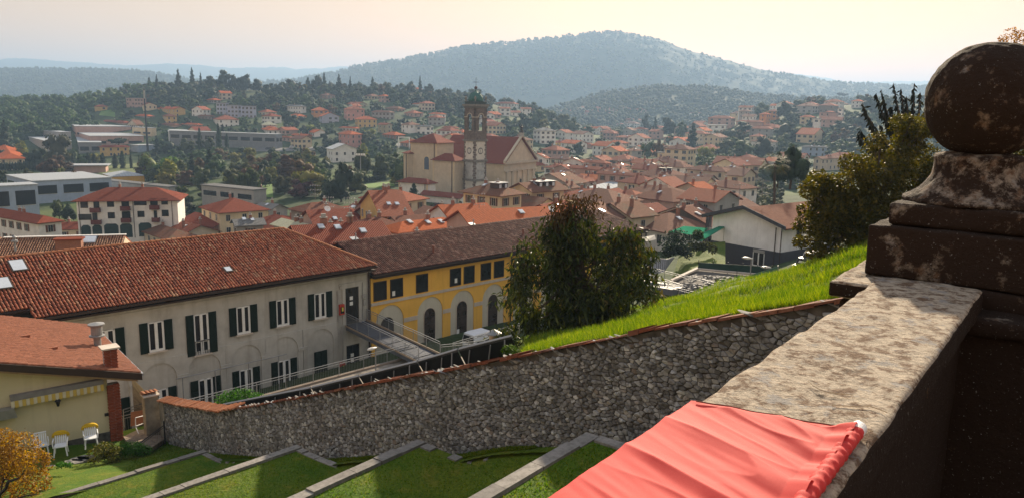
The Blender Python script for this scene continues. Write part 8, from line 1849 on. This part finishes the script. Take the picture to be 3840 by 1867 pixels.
def slab(name, e0, e1, f0, f1, z0, z1, mat, T, ne, nf, nz, rnd=.02, amp=.006, sc=9):
    """stone block as one closed skin with rounded, worn edges"""
    bm = bmesh.new(); bmesh.ops.create_cube(bm, size=1)
    for v in bm.verts: v.co = Vector(((e0+e1)/2+v.co.x*(e1-e0), (f0+f1)/2+v.co.y*(f1-f0), (z0+z1)/2+v.co.z*(z1-z0)))
    bmesh.ops.bevel(bm, geom=bm.edges[:], offset=rnd, segments=3, affect='EDGES', profile=.6)
    for ax, n_, a, c in ((0, ne, e0, e1), (1, nf, f0, f1), (2, nz, z0, z1)):
        for k in range(1, n_):
            co = Vector((0, 0, 0)); co[ax] = a+(c-a)*k/n_; no = Vector((0, 0, 0)); no[ax] = 1; bmesh.ops.bisect_plane(bm, geom=bm.verts[:]+bm.edges[:]+bm.faces[:], plane_co=co, plane_no=no)
    off = WORG[T.name]
    for v in bm.verts: v.co = Vector(ef(v.co.x, v.co.y, v.co.z)-off)
    bmesh.ops.recalc_face_normals(bm, faces=bm.faces); me = bpy.data.meshes.new(name); bm.to_mesh(me); bm.free(); me.materials.append(mat)
    if mat is M_COPE: me.materials.append(M_INNER); me.polygons.foreach_set('material_index', [1 if abs(p.normal.z) < .45 else 0 for p in me.polygons])  # upright coping faces turn near-black: moss plus backlit shade in the colour
    me.polygons.foreach_set('use_smooth', [True]*len(me.polygons))
    o = bpy.data.objects.new(name, me); COL.objects.link(o); o.parent = T; WORG[o.name] = off; rough(o, amp, sc); return o
pp = thing('parapet', 'weathered stone parapet with flat lichen covered coping running up to the pier', 'parapet', ef(1.5, -.5, -1.7))
ZC = -.67
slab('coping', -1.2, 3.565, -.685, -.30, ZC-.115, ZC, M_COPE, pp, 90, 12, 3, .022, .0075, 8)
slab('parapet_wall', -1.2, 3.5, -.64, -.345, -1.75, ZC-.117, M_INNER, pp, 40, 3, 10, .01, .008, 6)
pr = thing('pier', 'blackened stone pier of stepped blocks with a hollow neck carrying the ball', 'pier', ef(3.9, -.4, -1.7))
ZT1, ZT2 = -.463, -.365
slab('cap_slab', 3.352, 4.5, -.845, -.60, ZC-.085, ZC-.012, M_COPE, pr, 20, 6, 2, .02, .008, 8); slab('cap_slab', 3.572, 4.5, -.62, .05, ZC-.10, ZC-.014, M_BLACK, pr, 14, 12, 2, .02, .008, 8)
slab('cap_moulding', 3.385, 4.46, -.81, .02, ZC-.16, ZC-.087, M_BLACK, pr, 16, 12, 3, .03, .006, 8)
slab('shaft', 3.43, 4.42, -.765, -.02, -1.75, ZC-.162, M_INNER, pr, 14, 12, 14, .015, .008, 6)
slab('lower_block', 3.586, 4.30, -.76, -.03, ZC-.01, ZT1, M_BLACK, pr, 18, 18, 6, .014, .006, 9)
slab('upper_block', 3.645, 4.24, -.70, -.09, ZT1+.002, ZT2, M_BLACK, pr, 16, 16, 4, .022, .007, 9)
ax_ = ef(3.585+.352, -.759+.352, 0)
b = MB(); b.lathe([(.292, ZT2+.001), (.288, ZT2+.018), (.262, ZT2+.035), (.232, ZT2+.06), (.205, ZT2+.09), (.187, ZT2+.12), (.178, ZT2+.15), (.176, ZT2+.18), (.184, ZT2+.196), (.176, ZT2+.21), (.12, ZT2+.22)], ax_, 72); nk = b.build('neck', old_stone('scaly_neck_stone', .525, (.27, .23, .19), 4), pr, smooth=True); rough(nk, .008, 10)
bl = thing('stone_ball', 'big dark weathered stone ball on top of the pier', 'stone ball', ax_+U*(.076-.247))
bm = bmesh.new(); bmesh.ops.create_icosphere(bm, subdivisions=6, radius=.249); me = bpy.data.meshes.new('ball'); bm.to_mesh(me); bm.free(); me.materials.append(M_BALL); me.polygons.foreach_set('use_smooth', [True]*len(me.polygons)); o = bpy.data.objects.new('ball', me); COL.objects.link(o); o.parent = bl; o.location = (0, 0, .247); WORG[o.name] = ax_+U*.076; rough(o, .006, 9)
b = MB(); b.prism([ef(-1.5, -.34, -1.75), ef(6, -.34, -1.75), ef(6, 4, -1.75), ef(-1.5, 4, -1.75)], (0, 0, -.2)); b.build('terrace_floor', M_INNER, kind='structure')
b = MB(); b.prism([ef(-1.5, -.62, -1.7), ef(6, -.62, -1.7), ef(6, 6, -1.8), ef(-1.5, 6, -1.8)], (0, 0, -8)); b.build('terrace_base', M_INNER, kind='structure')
# parapet goes on to the right of the pier
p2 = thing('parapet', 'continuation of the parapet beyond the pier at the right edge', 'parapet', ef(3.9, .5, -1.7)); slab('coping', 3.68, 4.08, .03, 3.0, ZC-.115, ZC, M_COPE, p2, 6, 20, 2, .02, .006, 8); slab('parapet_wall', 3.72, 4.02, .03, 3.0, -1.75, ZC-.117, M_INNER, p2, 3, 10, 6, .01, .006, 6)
# red cloth, draped across the coping and rolled on a tube at its right edge
M_CLOTH, t_, b_ = newmat('red_cotton_cloth'); n_ = tnoise(t_, 900, 2, .5); c_ = ramp(t_, n_.outputs['Fac'], [(.35, (.56, .036, .036)), (.65, (.66, .052, .046))]); t_.links.new(c_, b_.inputs['Base Color']); b_.inputs['Roughness'].default_value = .75; b_.inputs['Specular IOR Level'].default_value = .2
b_.inputs['Sheen Weight'].default_value = .04; tr_ = N(t_, 'ShaderNodeBsdfTranslucent'); tr_.inputs['Color'].default_value = (.7, .06, .04, 1); mx_ = N(t_, 'ShaderNodeMixShader'); mx_.inputs[0].default_value = .12; t_.links.new(b_.outputs[0], mx_.inputs[1]); t_.links.new(tr_.outputs[0], mx_.inputs[2]); t_.links.new(mx_.outputs[0], t_.nodes['Material Output'].inputs['Surface'])
bump(t_, b_, tnoise(t_, 1500, 2, .5).outputs['Fac'], .0006, .5)
def EF(u, v, z=ZC): p = P(u, v, z=z); return float(p@EX), float(p@FX)
far_l, far_r = EF(2612, 1528), EF(3215, 1632)
cl = thing('red_cloth', 'red cloth draped across the coping, rolled over a white tube at its edge', 'cloth', ef(1.2, -.5, ZC))
RB = EF(3222, 1640); RB2 = EF(3046, 1880)
def cloth(i, j):
    """i: across, from the hanging left edge (0) to the roll (1); j: along, from the far hem towards the viewer"""
    fl, fr = -.690, None
    e_far = far_l[0]+(far_r[0]-far_l[0])*i; e = e_far-(.75+.0*i)*j
    fr = RB[1]+(RB2[1]-RB[1])*min(1.3, max(0, (RB[0]-e)/max(.01, RB[0]-RB2[0])))-.004
    drop = .10
    s = i*1.0; Lh = .16
    if s < Lh: t_ = (Lh-s)/Lh; f = fl-.004-.008*math.sin(t_*1.5); z = ZC+.004-drop*t_*(1+.3*math.sin(e*9)); z -= 0
    else: t_ = (s-Lh)/(1-Lh); f = fl+(fr-fl)*t_; z = ZC+.007
    rad = min(1, max(0, (s-Lh*.6)/.25))
    # folds run across the coping and fan out from the roll
    ph = e*1.0+.10*(1-t_ if s >= Lh else 1)
    w1 = mnoise.noise((e*6.0+1.0*s, s*.7, 2.0)); w2 = mnoise.noise((e*13+2.6*s, s*1.5, 7.0)); w3 = mnoise.noise((e*42+8*s, s*3, 4.0))
    ridge = (1-abs(w1))**5*.013+(1-abs(w2))**5*.004*(.3+s)+max(0, s-.60)*.012*math.sin(e*75+s*16+w1*4)*(.5+.5*w2+.3)+w3*.0018
    z += ridge*(.35+.65*rad) if s >= Lh else ridge*.4
    if s > .9: z += .018*((s-.9)/.1)
    if j < .02: z = min(z, ZC+.011)
    return ef(e, f, z)
b = MB(); b.grid(cloth, 110, 220, flip=False); sheet = b.build('sheet', M_CLOTH, cl, smooth=True)
ra, rb = ef(RB[0]+.004, RB[1]-.004, ZC+.018), ef(RB2[0]-.25, RB2[1]-.004+(RB2[1]-RB[1])/(RB[0]-RB2[0])*.25, ZC+.018)
dr = (rb-ra)/np.linalg.norm(rb-ra); sx_ = np.cross(dr, U); sx_ /= np.linalg.norm(sx_)
b = MB(); vs = []; nL, nC = 130, 18; Lr = np.linalg.norm(rb-ra)
for i in range(nL+1):
    c = ra+dr*(.006+(Lr-.006)*i/nL)
    for k in range(nC): a = 2*math.pi*k/nC; q = .0155+.0022*math.sin(i*.9+a*1.0+2*mnoise.noise((i*.25, a, 0)))*(.6+.4*mnoise.noise((i*.11, 0, 3)))+.002*mnoise.noise((i*.4, a*2, 1)); vs.append(c+(sx_*math.cos(a)+U*math.sin(a))*q)
fs = [(i*nC+k, i*nC+(k+1) % nC, (i+1)*nC+(k+1) % nC, (i+1)*nC+k) for i in range(nL) for k in range(nC)]+[tuple(range(nC))]; b.add(vs, fs); b.build('rolled_edge', M_CLOTH, cl, smooth=True)
b = MB(); b.tube(ra-dr*.004, ra+dr*.03, .0165, 20); b.build('tube_end', plain('white_tube', (.80, .78, .76), .4, var=.03), cl, smooth=False)
b = MB(); hp = [cloth(.2+.8*k/30, .012+.004*math.sin(k*.7))+U*.004 for k in range(31)]; b.path(hp, .0018, 5); b.path([hp[-1], ra+dr*.05+U*.016, ra+dr*.06+sx_*.017, ra+dr*.062+sx_*.014-U*.06, ra+dr*.066+sx_*.012-U*.20], .0015, 5); b.build('cord', plain('brown_cord', (.16, .06, .035), .8), cl)
M_STR = plain('pale_straw', (.55, .42, .27), .7)
for lb, pts in (('thin pale curved straw lying on the coping', [(3030, 1428), (3050, 1446), (3080, 1462), (3110, 1470), (3160, 1476), (3200, 1479)]), ('pale wisp of straw near the edge of the coping', [(3120, 1517), (3160, 1520), (3210, 1523), (3260, 1520), (3325, 1544)]), ('short curl of straw beside the rolled cloth', [(3242, 1622), (3246, 1612), (3262, 1612), (3275, 1616)])):
    q = [P(u, v, z=ZC+.008) for u, v in pts]; T = thing('straw', lb, 'straw', q[0], 'straws on the coping'); b = MB(); b.path(q, .0013, 4); b.build('stalk', M_STR, T)
# ---------------------------------------------------------------- tell the scattered trees apart by their colour and the house they stand by
_used = set(o.get('label') for o in COL.objects if o.get('label')); _cw = dict(dark='dark', green='green', olive='olive', brown='russet', yellow='yellow green', bright='fresh green', wine='wine red'); _mat2 = {m.name: k for k, m in FM.items()}
for T in [o for o in COL.objects if o.get('group') in (HILLTREES, VT, 'crest leafy trees of the wooded hill', 'crest conifers of the wooded hill')]:
    cr = [c for c in T.children if c.name.startswith('crown')][0]; col = _cw[_mat2[cr.data.materials[0].name]]; h = cr.scale[2]; p = np.array(T.location); u, v = proj(p+U*h*.5); kind = 'conifer' if T.name.startswith('conifer') else 'cypress' if T.name.startswith('cypress') else 'tree'
    sz = 'small' if h < 8.6 else 'tall' if h > 11 else 'rounded' if kind == 'tree' else 'slim'
    for a in sorted(HB, key=lambda a: math.hypot((a[0]+a[1])/2-u, ((a[2]+a[3])/2-v)*1.5)+abs(a[4]-p[1])*.2)[:5]:
        hu, hv = (a[0]+a[1])/2, (a[2]+a[3])/2; du, dv = u-hu, v-hv; w_ = (a[1]-a[0])/2
        rel = ('just right of' if du < w_*2.5 else 'some way right of') if du > w_*.7 else ('just left of' if -du < w_*2.5 else 'some way left of') if -du > w_*.7 else ('behind' if p[1] > a[4] else 'in front of')
        lb = a[5]
        if len(lb.split()) > 9: lb = lb.split(' with ')[0].split(',')[0]
        lb = '%s %s %s %s the %s' % (sz, col, kind, rel, lb)
        if len(lb.split()) <= 16 and lb not in _used: T['label'] = lb; _used.add(lb); break

_rn = dict(brown='brown', salmon='salmon', mossy='mottled brown', dull='dull brown', red='dark red', orange='orange'); _wn = dict(dim='dim')
for T in [o for o in COL.objects if o.get('group') in (PK, PF, PH)]:
    _, rc, wl, rt = T['label'].split(); p = np.array(T.location); u, v = proj(p+U*3); me_ = T['label']; base = '%s house with %s %s roof' % (_wn.get(wl, wl), _rn[rc], 'hip' if rt == 'hip' else 'gable'); lb2 = None
    for a in sorted([a for a in HB if not a[5].startswith('packed')], key=lambda a: math.hypot((a[0]+a[1])/2-u, ((a[2]+a[3])/2-v)*1.5)+abs(a[4]-p[1])*.2)[:9]:
        hu = (a[0]+a[1])/2; w_ = (a[1]-a[0])/2; du = u-hu; rel = 'right of' if du > w_ else 'left of' if -du > w_ else 'behind' if p[1] > a[4] else 'in front of'; lb = a[5]
        lb = lb.split(' with ')[0].split(',')[0] if len(lb.split()) > 7 else lb
        lb = '%s %s the %s' % (base, rel, lb)
        if len(lb.split()) <= 16 and lb not in _used: lb2 = lb; break
    T['label'] = lb2 or base+' among the packed roofs'; _used.add(T['label'])
